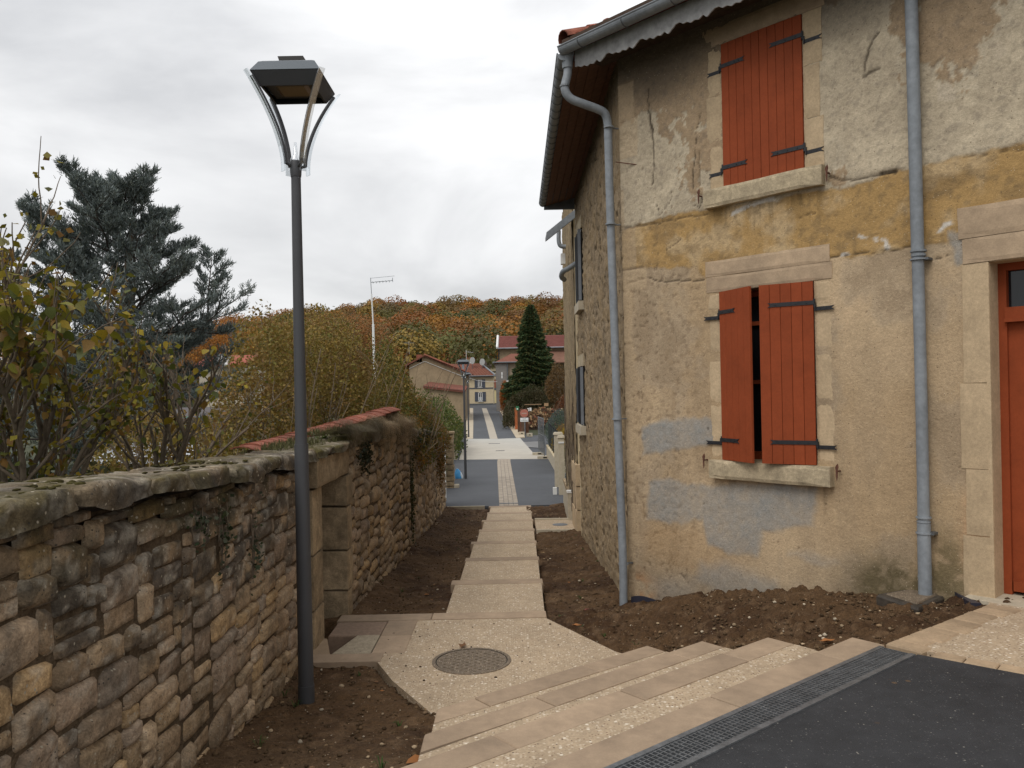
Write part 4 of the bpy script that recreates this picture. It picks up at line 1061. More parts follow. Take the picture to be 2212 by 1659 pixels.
# side wall
ES = np.array((1.34 - 1.30, 16.35 - 9.30)); ES /= np.linalg.norm(ES); NS = np.array((-ES[1], ES[0]))
tv = np.linspace(0, 7.05, 300); zs = np.linspace(-1.7, 5.62, 300); T, Zs = np.meshgrid(tv, zs, indexing='ij')
n1 = fbm(T * 4, Zs * 4, 0, 4, 81); n2 = fbm(T * 9, Zs * 14, 0, 3, 82); n3 = fbm(T * 1, Zs * 1, 0, 3, 83)
# embedded stones: cells of jittered courses showing through the coat
cx_ = np.floor(T / .28 + .5 * (np.floor(Zs / .16) % 2) + .3 * fbm(T * 3, Zs * 3, 0, 2, 84)); cell = vn(cx_ * 3.7, np.floor(Zs / .16 + .4 * fbm(T * 2, Zs, 0, 2, 85)) * 2.9, 0, 86)
Cs = np.tile(A(.31, .232, .145), (*T.shape, 1)) * (.8 + .45 * n3)[..., None]
Cs = mixc(Cs, A(.32, .225, .12), (cell > .55) * .5); Cs = mixc(Cs, A(.17, .13, .085), sst(.5, .7, n1) * .55); Cs = mixc(Cs, A(.36, .27, .165), sst(1.2, -.8, Zs) * sst(.4, .6, n2) * .5)
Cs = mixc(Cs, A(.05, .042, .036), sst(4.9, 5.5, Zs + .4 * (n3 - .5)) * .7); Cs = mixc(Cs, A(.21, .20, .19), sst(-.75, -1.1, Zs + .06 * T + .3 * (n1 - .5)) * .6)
Ds = .03 * (n1 - .5) + .035 * (n2 - .5) + .02 * (cell - .5)
hole = sst(.70, .74, fbm(T * 11, Zs * 16, 3, 2, 87)); Ds -= .03 * hole; Cs = mixc(Cs, A(.06, .045, .03), hole * .8)
Ds[0, :] = 0
Vs = np.stack([CF[0] + T * ES[0] + Ds * NS[0], CF[1] + T * ES[1] + Ds * NS[1], Zs], -1).reshape(-1, 3)
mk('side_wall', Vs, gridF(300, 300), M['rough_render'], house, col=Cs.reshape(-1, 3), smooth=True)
m = MB()
pp = [HP(.35, 0, -.36)[:2], HP(7.2, 0, -.36)[:2], np.array((14, 8)), np.array((14, 16.2)), np.array((1.55, 16.2))]
m.poly(pp, -1.6, 5.4).build('light_block_core', M['dark'], house)  # dark solid added inside the house to block light
MB().box((1.34, 16.30, -1.7), (3, 0, 0), (0, .05, 0), (0, 0, 7.2)).build('far_gable', M['cream'], house)
# opening reveals
for nm in ('low', 'up', 'door'):
    a, b, c, d = WINS[nm]; g = MB(); dp = -.34
    hbox(g, a - .02, a, c, d, dp, -.006); hbox(g, b, b + .02, c, d, dp, -.006); hbox(g, a - .02, b + .02, d, d + .02, dp, -.006); hbox(g, a - .02, b + .02, c - .02, c, dp, -.006)
    g.build('reveal', M['ashlar'], house)
# dressed stones round the openings
def hblock(name, root, s0, s1, z0, z1, o1, m_, seed, o0=-.03, ch=.006, wear=.004):
    n = 7; U, W = np.meshgrid(np.linspace(0, 1, n), np.linspace(0, 1, n), indexing='ij')
    U2, W2 = U.ravel(), W.ravel(); ed = (U2 < .01) | (U2 > .99) | (W2 < .01) | (W2 > .99)
    ss = s0 + (s1 - s0) * U2; z_ = z0 + (z1 - z0) * W2
    ss = ss + ed * (vn(ss * 9, z_ * 9, 0, seed) - .5) * wear * 2; z_ = z_ + ed * (vn(ss * 9, z_ * 9, 7, seed) - .5) * wear * 2
    o = o1 - ed * ch + (fbm(ss * 7, z_ * 7, 0, 3, seed) - .5) * wear
    V = [HP(ss, z_, o)]; Fc = [tuple(f[::-1]) for f in gridF(n, n)]
    rim = [i * n for i in range(n)] + [(n - 1) * n + j for j in range(1, n)] + [i * n + n - 1 for i in range(n - 2, -1, -1)] + [j for j in range(n - 2, 0, -1)]
    V.append(HP(ss[rim], z_[rim], o0)); k = n * n; L = len(rim)
    for i in range(L): Fc.append((rim[i], rim[(i + 1) % L], k + (i + 1) % L, k + i))
    return mk(name, np.vstack(V), Fc, m_, root)
ws = M['ashlar']
M['lint'] = mat('banded_sandstone', (.36, .265, .175), .9, noise=[(1.6, .2), (9, .15), (80, .1)], bump=[(50, .35, .006)], rnd=.12)
M['sillm'] = mat('weathered_sill', (.40, .325, .215), .9, noise=[(6, .25), (30, .2), (120, .15)], bump=[(45, .4, .008)])
hblock('lintel_stone', house, 1.13, 2.49, 2.71, 2.865, .012, M['lint'], 1); hblock('lintel_stone', house, 1.12, 2.47, 2.87, 3.03, .014, M['lint'], 2)
for k, (za, zb_, wl, wr) in enumerate(((.98, 1.55, .155, .17), (1.56, 2.05, .165, .165), (2.06, 2.50, .155, .17), (2.51, 2.705, .16, .165))):
    hblock('jamb_stone', house, 1.30 - wl, 1.297, za, zb_, .004, ws, 3 + k); hblock('jamb_stone', house, 2.313, 2.31 + wr, za, zb_, .004, ws, 13 + k)
hblock('window_sill', house, 1.17, 2.47, .79, .975, .10, M['sillm'], 21, o0=-.3, ch=.012)
hblock('window_sill', house, 1.17, 2.45, 3.57, 3.755, .10, M['sillm'], 22, o0=-.3, ch=.012)
for k, (za, zb_, wl, wr) in enumerate(((3.76, 4.22, .16, .19), (4.225, 4.72, .19, .16), (4.725, 5.22, .17, .19))):
    hblock('jamb_stone', house, 1.37 - wl, 1.367, za, zb_, .022, ws, 23 + k); hblock('jamb_stone', house, 2.253, 2.25 + wr, za, zb_, .022, ws, 33 + k)
hblock('lintel_stone', house, 1.15, 2.47, 5.225, 5.42, .024, M['lint'], 41)
hblock('lintel_stone', house, 3.57, 5.2, 2.90, 3.15, .022, M['lint'], 42); hblock('lintel_stone', house, 3.60, 5.2, 2.695, 2.895, .018, M['lint'], 43)
for k, (za, zb_) in enumerate(((-.1, .48), (.485, 1.02), (1.025, 1.72), (1.725, 2.69))): hblock('jamb_stone', house, 3.56 + .03 * (k % 2), 3.787, za, zb_, .012, ws, 44 + k)
# stone door reveal
g = MB(); hbox(g, 3.76, 3.788, -.1, 2.69, -.24, .008); g.build('door_reveal_stone', ws, house)
g = MB(); hbox(g, 3.6, 5.3, -.25, -.002, -.34, .16); g.build('threshold', M['concrete'], house)

# shutters: leaf = boards + straps, seen closed or ajar
def leaf(hs, z0, z1, width, nb, side, ang, strapz, name='shutter'):
    """hinged at s=hs; side +1 leaf runs towards +s; ang opening outwards"""
    hp = HP(hs, 0, .005)[:2]; d = DF * side; dd = d * math.cos(ang) + NF * math.sin(ang); nn = NF * math.cos(ang) - d * math.sin(ang)
    root = bpy.data.objects.new(name, None); COL.objects.link(root); root.parent = house; WL[root.name] = WL[house.name]
    def P(u, z, o): return np.array((*(hp + dd * u + nn * o), z))
    bw = width / nb
    for i in range(nb):
        u0, u1 = i * bw + .0012, (i + 1) * bw - .0012; th = .027; c = .003
        prof = [(u0, 0), (u0, th - c), (u0 + c, th), (u1 - c, th), (u1, th - c), (u1, 0)]
        V = [P(u, z0, o) for u, o in prof] + [P(u, z1, o) for u, o in prof]
        Fc = [(k, (k + 1) % 6, 6 + (k + 1) % 6, 6 + k) for k in range(6)] + [tuple(range(5, -1, -1)), tuple(range(6, 12))]
        mk('board', V, Fc, M['paint'], root)
    g = MB(); g.add([P(0, z0 + .01, .004), P(width, z0 + .01, .004), P(width, z1 - .01, .004), P(0, z1 - .01, .004)], [(0, 1, 2, 3)]); g.build('groove_backing', mat_groove, root)
    for zc, L, slope in strapz:
        h = .019
        pr = [(-.01, -h), (L - .035, -h), (L, -h - .004), (L - .03, 0), (L, h + .004), (L - .035, h), (-.01, h)]
        V = [P(u, zc + v + slope * u, .028) for u, v in pr] + [P(u, zc + v + slope * u, .034) for u, v in pr]; k7 = len(pr)
        Fc = [tuple(range(k7, 2 * k7)), tuple(range(k7 - 1, -1, -1))] + [(k, (k + 1) % k7, k7 + (k + 1) % k7, k7 + k) for k in range(k7)]
        s_ = MB().add(V, Fc)
        for ub in (.06, .16, L - .07): s_.tube([P(ub, zc + slope * ub, .033), P(ub, zc + slope * ub, .039)], .007, 8)
        s_.tube([P(-.008, zc - .045, .02), P(-.008, zc + .035, .02)], .011, 8)
        s_.build('strap_hinge', M['iron'], root)
    return root
mat_groove = mat('groove_paint', (.12, .028, .012), .7)
def pintle(s0, zc, side, L=.19):
    g = MB(); h = .018; pr = [(0, -h), (L - .03, -h), (L, -h - .004), (L - .028, 0), (L, h + .004), (L - .03, h), (0, h)]; k7 = 7
    V = [HP(s0 + side * u, zc + v, .016) for u, v in pr] + [HP(s0 + side * u, zc + v, .024) for u, v in pr]
    g.add(V, [tuple(range(k7, 2 * k7)), tuple(range(k7 - 1, -1, -1))] + [(k, (k + 1) % k7, k7 + (k + 1) % k7, k7 + k) for k in range(k7)])
    for ub in (.05, .11): g.tube([HP(s0 + side * ub, zc, .022), HP(s0 + side * ub, zc, .029)], .006, 6)
    hbox(g, min(s0, s0 + side * .012), max(s0, s0 + side * .012), zc - .02, zc + .05, .014, .034)
    g.build('hinge_pintle', M['iron'], house)
dg = math.radians
leaf(1.303, .982, 2.70, .50, 5, 1, dg(22), [(2.49, .27, 0), (1.185, .30, 0)]); leaf(2.307, .982, 2.70, .50, 5, -1, dg(17), [(2.50, .42, 0), (1.19, .42, 0)])
for zc in (2.44, 1.15): pintle(1.285, zc, -1); pintle(2.325, zc, 1)
leaf(1.373, 3.765, 5.215, .437, 5, 1, dg(1.5), [(4.99, .28, 0), (3.96, .29, 0)]); leaf(2.247, 3.765, 5.215, .437, 5, -1, dg(1.5), [(5.02, .33, 0), (3.97, .33, 0)])
for zc in (4.95, 3.91): pintle(1.355, zc, -1, .16); pintle(2.265, zc, 1, .18)
# shutter catches
for (px, py), fl in (((1517, 425), 1), ((1793, 375), 0), ((1528, 993), 1), ((1815, 1017), 0)):
    s_, z_ = fz(px, py); g = MB(); g.tube([HP(s_, z_, -.02), HP(s_, z_, .07)], .008, 6)
    pr = [(-.004, .055), (.010, .07), (.016, .04), (.008, .012), (.006, -.05), (0, -.085), (-.006, -.05), (-.008, .012), (-.014, .035)]
    k9 = len(pr); V = [HP(s_ + u, z_ + v, .062) for u, v in pr] + [HP(s_ + u, z_ + v, .072) for u, v in pr]
    g.add(V, [tuple(range(k9, 2 * k9)), tuple(range(k9 - 1, -1, -1))] + [(k, (k + 1) % k9, k9 + (k + 1) % k9, k9 + k) for k in range(k9)])
    g.build('shutter_catch', M['rust'], house)
# lower window behind the shutters
fr = bpy.data.objects.new('window', None); COL.objects.link(fr); fr.parent = house; WL[fr.name] = WL[house.name]
g = MB(); a, b, c, d = WINS['low']
for (s0, s1_, z0, z1_) in ((a, a + .06, c, d), (b - .06, b, c, d), (a, b, c, c + .08), (a, b, d - .06, d), (1.76, 1.85, c, d), (a, b, 2.35, 2.39), (a, b, 1.75, 1.79)): hbox(g, s0, s1_, z0, z1_, -.27, -.22)
g.build('frame', M['paint'], fr); g = MB(); hbox(g, a, b, c, d, -.262, -.255); g.build('pane', M['pane'], fr)
g = MB()
for z_ in np.arange(1.1, 2.8, .12): hbox(g, a, b, z_, z_ + .014, -.12, -.10)
# small latch hook
g2_ = MB(); hbox(g2_, 1.78, 1.80, 1.78, 1.85, -.20, -.17); hbox(g2_, 1.75, 1.80, 1.84, 1.86, -.20, -.17); g2_.build('latch', M['rust'], fr)
# door
dr_ = bpy.data.objects.new('front_door', None); COL.objects.link(dr_); dr_.parent = house; WL[dr_.name] = WL[house.name]
def dbox(nm, s0, s1_, z0, z1_, o0, o1, m_='paint'):
    g = MB(); hbox(g, s0, s1_, z0, z1_, o0, o1); return g.build(nm, M[m_], dr_)
dbox('door_frame', 3.79, 3.85, 0, 2.69, -.30, -.20); dbox('door_frame', 3.85, 4.95, 2.63, 2.69, -.30, -.20)
dbox('transom', 3.84, 4.95, 2.24, 2.33, -.30, -.18); dbox('transom_moulding', 3.84, 4.95, 2.21, 2.24, -.30, -.165); dbox('transom_pane', 3.85, 4.95, 2.33, 2.63, -.27, -.262, 'pane')
dbox('stile', 3.85, 3.985, .02, 2.21, -.28, -.235); dbox('stile', 4.80, 4.95, .02, 2.21, -.28, -.235); dbox('top_rail', 3.985, 4.80, 2.07, 2.21, -.28, -.235)
dbox('middle_rail', 3.985, 4.80, .76, .92, -.28, -.235); dbox('bottom_rail', 3.985, 4.80, .02, .20, -.28, -.235)
for (s0, s1_, z0, z1_) in ((3.985, 4.80, .92, 2.07), (3.985, 4.80, .20, .76)):
    for e0, ow in ((.0, -.225), (.02, -.232)):
        g = MB()
        hbox(g, s0 + e0, s0 + e0 + .022, z0 + e0, z1_ - e0, -.27, ow); hbox(g, s1_ - e0 - .022, s1_ - e0, z0 + e0, z1_ - e0, -.27, ow)
        hbox(g, s0 + e0 + .022, s1_ - e0 - .022, z0 + e0, z0 + e0 + .022, -.27, ow - .001); hbox(g, s0 + e0 + .022, s1_ - e0 - .022, z1_ - e0 - .022, z1_ - e0, -.27, ow - .001); g.build('panel_moulding', M['paint'], dr_)
dbox('glass', 4.02, 4.78, .96, 2.03, -.272, -.262, 'pane'); dbox('raised_panel', 4.05, 4.74, .27, .69, -.275, -.24); dbox('weatherboard', 3.86, 4.94, .03, .11, -.235, -.20)
g = MB()
for k in range(5):
    t = np.linspace(0, 4 * math.pi, 40); s0 = 4.08 + k * .13
    g.tube([HP(s0 + .04 * math.sin(q), 1.0 + 1.0 * q / (4 * math.pi), -.245) for q in t], .006, 6)
g.build('iron_grille', M['iron'], dr_)

# downpipes
def pipe(name, P, r, m_=None, root=None, n=14): return MB().tube(P, r, n).build(name, m_ or M['zinc'], root or house, smooth=True)
def collar(P, r, h, nm='pipe_collar', m_='zinc'):
    return MB().tube([np.array(P) - (0, 0, h / 2), np.array(P) + (0, 0, h / 2)], r, 16).build(nm, M[m_], house, smooth=False)
s2 = 3.28; dp2 = bpy.data.objects.new('downpipe', None)
R2 = .052
pts = [HP(s2 - .01, 5.5, .14), HP(s2 - .01, 2.85, .09)]
pipe('downpipe', [HP(s2 - .01, 5.55, .10), HP(s2 - .005, 2.80, .075)], R2)
pipe('downpipe', [HP(s2 - .005, 2.80, .075), HP(s2 + .0, 1.5, .072), HP(s2, .55, .075)], R2 * .93)
pipe('downpipe_foot', [HP(s2, .55, .075), HP(s2 + .002, -.06, .08)], R2 * 1.04); 
for zc, r_, h in ((2.84, 1.22, .016), (2.805, 1.12, .02), (2.77, 1.28, .014), (.60, 1.16, .014), (.565, 1.05, .012), (.47, 1.22, .014), (.10, 1.07, .012), (4.99, 1.3, .03)): collar(HP(s2, zc, .075), R2 * r_, h)
for zc in (2.77, .47, 4.99):
    g = MB(); hbox(g, s2 + .04, s2 + .085, zc - .01, zc + .01, -.02, .09); g.build('pipe_bracket', M['zinc_dark'], house)
# corner downpipe
top = np.array((.70, 9.16, 5.46)); cp0 = HP(-.13, 4.98, .10); R1 = .048
u0 = lambda px, py, Y: aty(px, py, Y)
c_pts = [top, top + (0, 0, -.16), aty(1220, 190, 9.12), aty(1232, 212, 9.12), aty(1262, 225, 9.14), aty(1292, 236, 9.18), aty(1307, 246, 9.2), aty(1313, 268, 9.22), aty(1314, 300, 9.22)]
pipe('corner_downpipe', bezier(c_pts, 5), R1)
pv = [(1314, 298, 9.22), (1318, 450, 9.22), (1327, 700, 9.22), (1334, 905, 9.21), (1341, 1080, 9.2), (1346, 1220, 9.17), (1347, 1312, 9.14)]
V = [aty(*p) for p in pv]; pipe('corner_downpipe', bezier(V, 3), R1 * .96)
for (px, py) in ((1315, 275), (1319, 484), (1333, 905), (1347, 1218)):
    c = aty(px, py, 9.2); collar(c, R1 * 1.2, .018); g = MB(); g.box(c - (0, 0, .008), (.12, .05, 0), (-.01, .02, 0), (0, 0, .016)); g.build('pipe_bracket', M['steel'], house)
collar(aty(1220, 186, 9.12), R1 * 1.18, .02, m_='steel')
pipe('gutter_outlet', [top + (.0, 0, .08), top + (0, 0, -.10)], [.075, .058])

# gutters
def halfpipe(P0_, P1_, r, name, sag=None, n=12, seams=.9):
    P0_, P1_ = np.array(P0_, float), np.array(P1_, float); L = np.linalg.norm(P1_ - P0_); d = (P1_ - P0_) / L; sd = np.cross(d, (0, 0, 1.)); sd /= np.linalg.norm(sd)
    root = bpy.data.objects.new(name, None); COL.objects.link(root); root.parent = house; WL[root.name] = WL[house.name]
    g = MB(); a = np.linspace(math.pi, 2 * math.pi, n); V = []
    for q in (P0_, P1_):
        for rr_ in (r, r - .004):
            for t in a: V.append(q + sd * rr_ * math.cos(t) + np.array((0, 0, rr_ * math.sin(t))))
    Fc = []
    for k in range(n - 1): Fc += [(k, k + 1, 2 * n + k + 1, 2 * n + k), (n + k, 3 * n + k, 3 * n + k + 1, n + k + 1)]
    Fc += [(0, 2 * n, 3 * n, n), (n - 1, 2 * n - 1, 4 * n - 1, 3 * n - 1), tuple(range(n)), tuple(range(3 * n - 1, 2 * n - 1, -1))]
    g.add(V, Fc).build('trough', M['zinc'], root, smooth=False)
    for sgn in (-1, 1): MB().tube([P0_ + sd * r * sgn + (0, 0, .004), P1_ + sd * r * sgn + (0, 0, .004)], .009, 8).build('rolled_edge', M['zinc'], root)
    t = .3
    while t < L:
        q = P0_ + d * t; arc = [q + sd * (r + .003) * math.cos(x) + np.array((0, 0, (r + .003) * math.sin(x))) for x in np.linspace(math.pi, 2 * math.pi, 11)]
        MB().tube(arc, .0065, 5).build('gutter_bracket', M['zinc_dark'], root); t += seams
    return root
gA = HP(-.30, 5.56, .62); gB = HP(7.3, 5.62, .62)
halfpipe(gA, gB, .074, 'front_gutter', seams=.62)
sA = np.array((.655, 9.10, 5.50)); sB = np.array((.70, 16.45, 5.50))
halfpipe(sA, sB, .072, 'side_gutter', seams=.28)
# scalloped valance under the front gutter
vs = np.arange(-.22, 7.2, .012); vz = []
rr = np.random.RandomState(4)
ph = (vs + .22) / .46
saw = ph - np.floor(ph)
vz = 5.385 - .055 * np.abs(np.sin(math.pi * saw)) ** .8 - .035 * (saw > .72) * np.sin((saw - .72) / .28 * math.pi) - .018 * (np.abs((saw * 5) % 1 - .5) * 2) + .02 * (fbm(vs * 9, 0, 0, 3, 91) - .5)
Vt = HP(vs, 5.54, .50); Vb = HP(vs, vz, .50); Vt2 = HP(vs, 5.54, .485); Vb2 = HP(vs, vz, .485); n = len(vs)
V = np.vstack([Vt, Vb, Vb2, Vt2]); Fc = []
for k in range(n - 1):
    for s_ in range(4): Fc.append((s_ * n + k, s_ * n + k + 1, ((s_ + 1) % 4) * n + k + 1, ((s_ + 1) % 4) * n + k))
mk('scalloped_valance', V, Fc, M['valance'], house)
# soffits
g = MB()
for k in range(4):
    o0, o1 = .0 + k * .122, .118 + k * .122; hbox(g, -.25 + .02 * k, 7.3, 5.50, 5.52, o0, o1)
g.build('front_soffit', M['plain_brown'], house)
g = MB()
for k in range(5):
    x1 = 1.36 - k * .13; x0 = x1 - .125; z = 5.60 - k * .035
    g.add([(x0, 9.2, z - .035), (x1, 9.2, z), (x1 + .03, 16.4, z), (x0 + .04, 16.4, z - .035), (x0, 9.2, z - .015), (x1, 9.2, z + .02), (x1 + .03, 16.4, z + .02), (x0 + .04, 16.4, z - .015)], BF)
g.build('side_soffit', M['wood_soffit'], house)
g = MB(); g.abox(.72, 1.60, 16.36, 16.42, 5.36, 5.95); g.build('bargeboard', M['zinc_dark'], house)
# roof planes and tiles
R0 = np.array((5.06, 10.8, 7.15)); eA = np.array((.64, 9.09, 5.60)); 
rf = MB(); rb = R0 + np.array((*(DF * 7), 0)); eB = HP(7.3, 5.64, .64)
rf.add([eA, eB, rb, R0, eA + (0, 0, .05), eB + (0, 0, .05), rb + (0, 0, .05), R0 + (0, 0, .05)], BF)
rg = np.array((5.06, 16.45, 7.15)); eS = np.array((.69, 16.45, 5.60)); rf.add([eS, eA, R0, rg, eS + (0, 0, .05), eA + (0, 0, .05), R0 + (0, 0, .05), rg + (0, 0, .05)], BF)
rf.build('roof_deck', M['plain_brown'], house)
def canal(P0_, P1_, r, seed, name='tile', parent=house, n=8, up=(0, 0, 1.)):
    P0_, P1_ = np.array(P0_, float), np.array(P1_, float); d = P1_ - P0_; d /= np.linalg.norm(d); sd = np.cross(d, up); sd /= np.linalg.norm(sd); u_ = np.cross(sd, d); V = []
    for q, rr_ in ((P0_, r), (P0_, r - .015), (P1_, r * .85), (P1_, r * .85 - .015)):
        for t in np.linspace(0, math.pi, n): V.append(q + sd * rr_ * math.cos(t) + u_ * rr_ * math.sin(t) * .8)
    Fc = []
    for k in range(n - 1): Fc += [(k, k + 1, 2 * n + k + 1, 2 * n + k), (n + k, 3 * n + k, 3 * n + k + 1, n + k + 1), (k, n + k, n + k + 1, k + 1), (2 * n + k, 2 * n + k + 1, 3 * n + k + 1, 3 * n + k)]
    return mk(name, V, Fc, M['tile'], parent)
nf = (R0 - eA)
for row in range(3):
    for k in range(34):
        s_ = -.12 + k * .215; up_ = np.array((NF[0], NF[1], 0)) * -1; q = HP(s_, 5.625 if k < 3 else 5.53, .55) + np.array((up_[0], up_[1], .33)) * (.33 * row); q2 = q + np.array((up_[0], up_[1], .33)) * .42
        canal(q, q2, .10, k)
    for k in range(33):
        y = 9.25 + k * .215; q = np.array((.70 + .006 * k * .2, y, 5.60)) + np.array((1, 0, .33)) * (.33 * row); canal(q, q + np.array((1, 0, .33)) * .42, .095, k)
hd = (R0 - eA) / np.linalg.norm(R0 - eA)
for k in range(6): q = eA + hd * (.02 + .33 * k) + (0, 0, .05 + .0 * k); canal(q, q + hd * .40, .13, 50 + k, 'hip_tile')
# iron rod and membrane at the foot
g = MB(); a, b = aty(1330, 350, 9.25), HP(*fz(1390, 357), -.02); g.tube([a, b], .006, 6); g.tube([b, b + (NF[0] * .03, NF[1] * .03, 0)], .018, 8); g.build('iron_rod', M['rust'], house)
# side windows with grey shutters standing open
def sideP(t, z, o): return np.array((CF[0] + t * ES[0] + o * NS[0], CF[1] + t * ES[1] + o * NS[1], z))
M['gshut'] = mat('grey_blue_shutter', (.15, .16, .175), .7, noise=[(8, .15)])
def tof(px, py):
    u, w = ray(px, py); t = (u * CF[1] - CF[0]) / (ES[0] - u * ES[1]); return t, CAM_Z + w * (CF[1] + t * ES[1])
for (xa, xb, ya, yb) in ((1251, 1259, 500, 655), (1254, 1264, 792, 916)):
    t1, _ = tof(xa, (ya + yb) / 2); t0, _ = tof(xb, (ya + yb) / 2); ztop = tof(xa + 3, ya)[1]; zbot = tof(xa + 5, yb)[1]; t1 = min(t1, 6.7)
    wn = bpy.data.objects.new('side_window', None); COL.objects.link(wn); wn.parent = house; WL[wn.name] = WL[house.name]
    g = MB(); g.box(sideP(t0, zbot, -.02), (*(ES * (t1 - t0)), 0), (*(NS * .045), 0), (0, 0, ztop - zbot)); g.build('dark_pane', M['pane'], wn)
    for tt, sg in ((t0 + .02, 1), (t1 - .02, -1)):
        a = math.radians(62 if sg > 0 else 115); dv = ES * math.cos(a) * 1 + NS * math.sin(a); dv = dv if sg > 0 else dv
        g = MB(); g.box(sideP(tt, zbot + .02, .03), (*(dv * .055), 0), (*(ES * .03), 0), (0, 0, ztop - zbot - .04)); g.build('shutter_leaf', M['gshut'], wn)
    g = MB()
    for k in range(5): tt = t0 + (t1 - t0) * (k + .5) / 5; g.tube([sideP(tt, zbot, .05), sideP(tt, ztop, .05)], .01, 6)
    g.build('window_bars', M['iron'], wn)
    g = MB(); g.box(sideP(t0 - .1, zbot - .17, -.02), (*(ES * (t1 - t0 + .2)), 0), (*(NS * .12), 0), (0, 0, .16)); g.build('sill', M['concrete'], wn)
    g = MB(); g.box(sideP(t0 - .1, ztop, -.02), (*(ES * (t1 - t0 + .2)), 0), (*(NS * .05), 0), (0, 0, .22)); g.build('lintel', M['sillm'], wn)
# shiny dark membrane peeping out of the soil at the foot of the wall
mb = MB(); s_ = np.linspace(.05, .62, 14); zt_ = -.665 + .025 * np.sin(s_ * 9) + .13 * s_; V = np.vstack([HP(s_, zt_, .03), HP(s_, zt_ - .2, .05), HP(s_, zt_ - .2, .02), HP(s_, zt_, .018)]); Fc = []
for k in range(13):
    for q in range(4): Fc.append((q * 14 + k, q * 14 + k + 1, ((q + 1) % 4) * 14 + k + 1, ((q + 1) % 4) * 14 + k))
o = mb.add(V, Fc).build('foundation_membrane', mat('dark_blue_membrane', (.03, .03, .045), .45), loc=HP(.3, -.7, .03)); props(o, 'strip of dark foundation membrane showing above the soil at the house corner', 'membrane')
# ================================================================== NEIGHBOUR HOUSE
nb = thing('neighbour_house', (1.4, 20, -1.5), 'tall narrow old house behind the main one, with bare creeper stems and zinc verge', 'house')
ya, yb_ = 17.3, 21.6
xa, xb = 1.36, (1217.5 - 1106 + 3) / 1750 * yb_
T, Zs = np.meshgrid(np.linspace(0, 1, 130), np.linspace(-1.9, 6.3, 240), indexing='ij')
n1 = fbm(T * 16, Zs * 4, 5, 4, 91); n2 = fbm(T * 40, Zs * 14, 5, 3, 92); n3 = fbm(T * 4, Zs, 7, 3, 93)
Cn = np.tile(A(.30, .225, .135), (*T.shape, 1)) * (.8 + .4 * n3)[..., None]; Cn = mixc(Cn, A(.19, .145, .09), sst(.5, .7, n1) * .6); Cn = mixc(Cn, A(.36, .27, .15), sst(.5, .6, n2) * .3)
Cn = mixc(Cn, A(.33, .27, .18), sst(.5, .0, Zs) * .5)
Yn = ya + (yb_ - ya) * T; Xn = xa + (xb - xa) * T - .03 * (n2 - .5) - .03 * (n1 - .5)
mk('side_wall', np.stack([Xn, Yn, Zs], -1).reshape(-1, 3), gridF(130, 240), M['rough_render'], nb, col=Cn.reshape(-1, 3), smooth=True)
MB().add([(xa + .02, ya, -1.9), (6, ya, -1.9), (6, yb_, -1.9), (xb + .02, yb_, -1.9), (xa + .02, ya, 6.2), (6, ya, 8.2), (6, yb_, 8.2), (xb + .02, yb_, 6.2)], BF).build('house_body', M['cream'], nb)
# slanting verge flashing seen end on, and the little gutter bends
v0, v1 = aty(1180, 505, 17.2), aty(1246, 452, 17.2)
d = v1 - v0; g = MB(); g.box(v0 - (0, .12, .16), d, (0, .10, 0), (0, 0, .17)); g.build('verge_flashing', M['zinc'], nb)
g = MB(); g.add([v0 + (0, 0, 0), v1 + d * 3, v1 + d * 3 + (0, .5, 0), v0 + (0, .5, 0), v0 + (0, 0, -.08), v1 + d * 3 + (0, 0, -.08), v1 + d * 3 + (0, .5, -.08), v0 + (0, .5, -.08)], BF); g.build('roof_edge', M['zinc_dark'], nb)
MB().tube(bezier([aty(1207, 498, 18.6), aty(1207, 520, 18.6), aty(1211, 531, 18.6), aty(1222, 533, 18.6)], 5), .05, 10).build('gutter_bend', M['zinc'], nb, smooth=True)
MB().tube(bezier([aty(1246, 568, 17.1), aty(1228, 580, 17.1), aty(1216, 587, 17.2), aty(1213, 598, 17.4), aty(1219, 604, 17.6)], 5), .055, 10).build('drain_elbow', M['zinc'], nb, smooth=True)
c = aty(1215, 560, 18.9); MB().abox(c[0] - .04, c[0] + .06, c[1] - .1, c[1] + .1, c[2] - .12, c[2] + .12).build('wall_box', M['white'], nb)
# pale quoin blocks low on its near corner
for i, (za, zb_) in enumerate(((-1.45, -.85), (-.84, -.35), (-.34, .12))): block('quoin_stone', nb, 1.30 + .01 * (i % 2), 1.7, 17.1, 18.3 - .25 * (i % 2), za, zb_, M['ashlar'], 400 + i)
# bare creeper
g = MB(); rr = np.random.RandomState(6)
for k in range(26):
    y = rr.uniform(17.4, 21.4); z = rr.uniform(-1.2, .4); P = []
    for j in range(12):
        f = (y - ya) / (yb_ - ya); P.append((xa + (xb - xa) * f - .035 - .02 * rr.rand(), y, z)); z += rr.uniform(.08, .22); y = np.clip(y + rr.normal(0, .09), 17.35, 21.5)
    g.tube(P, np.linspace(.014, .005, 12) * rr.uniform(.6, 1.2), 5)
o = g.build('creeper_stems', M['bark'], loc=(1.3, 19, -1)); props(o, 'leafless creeper stems climbing the neighbour house wall', 'creeper')

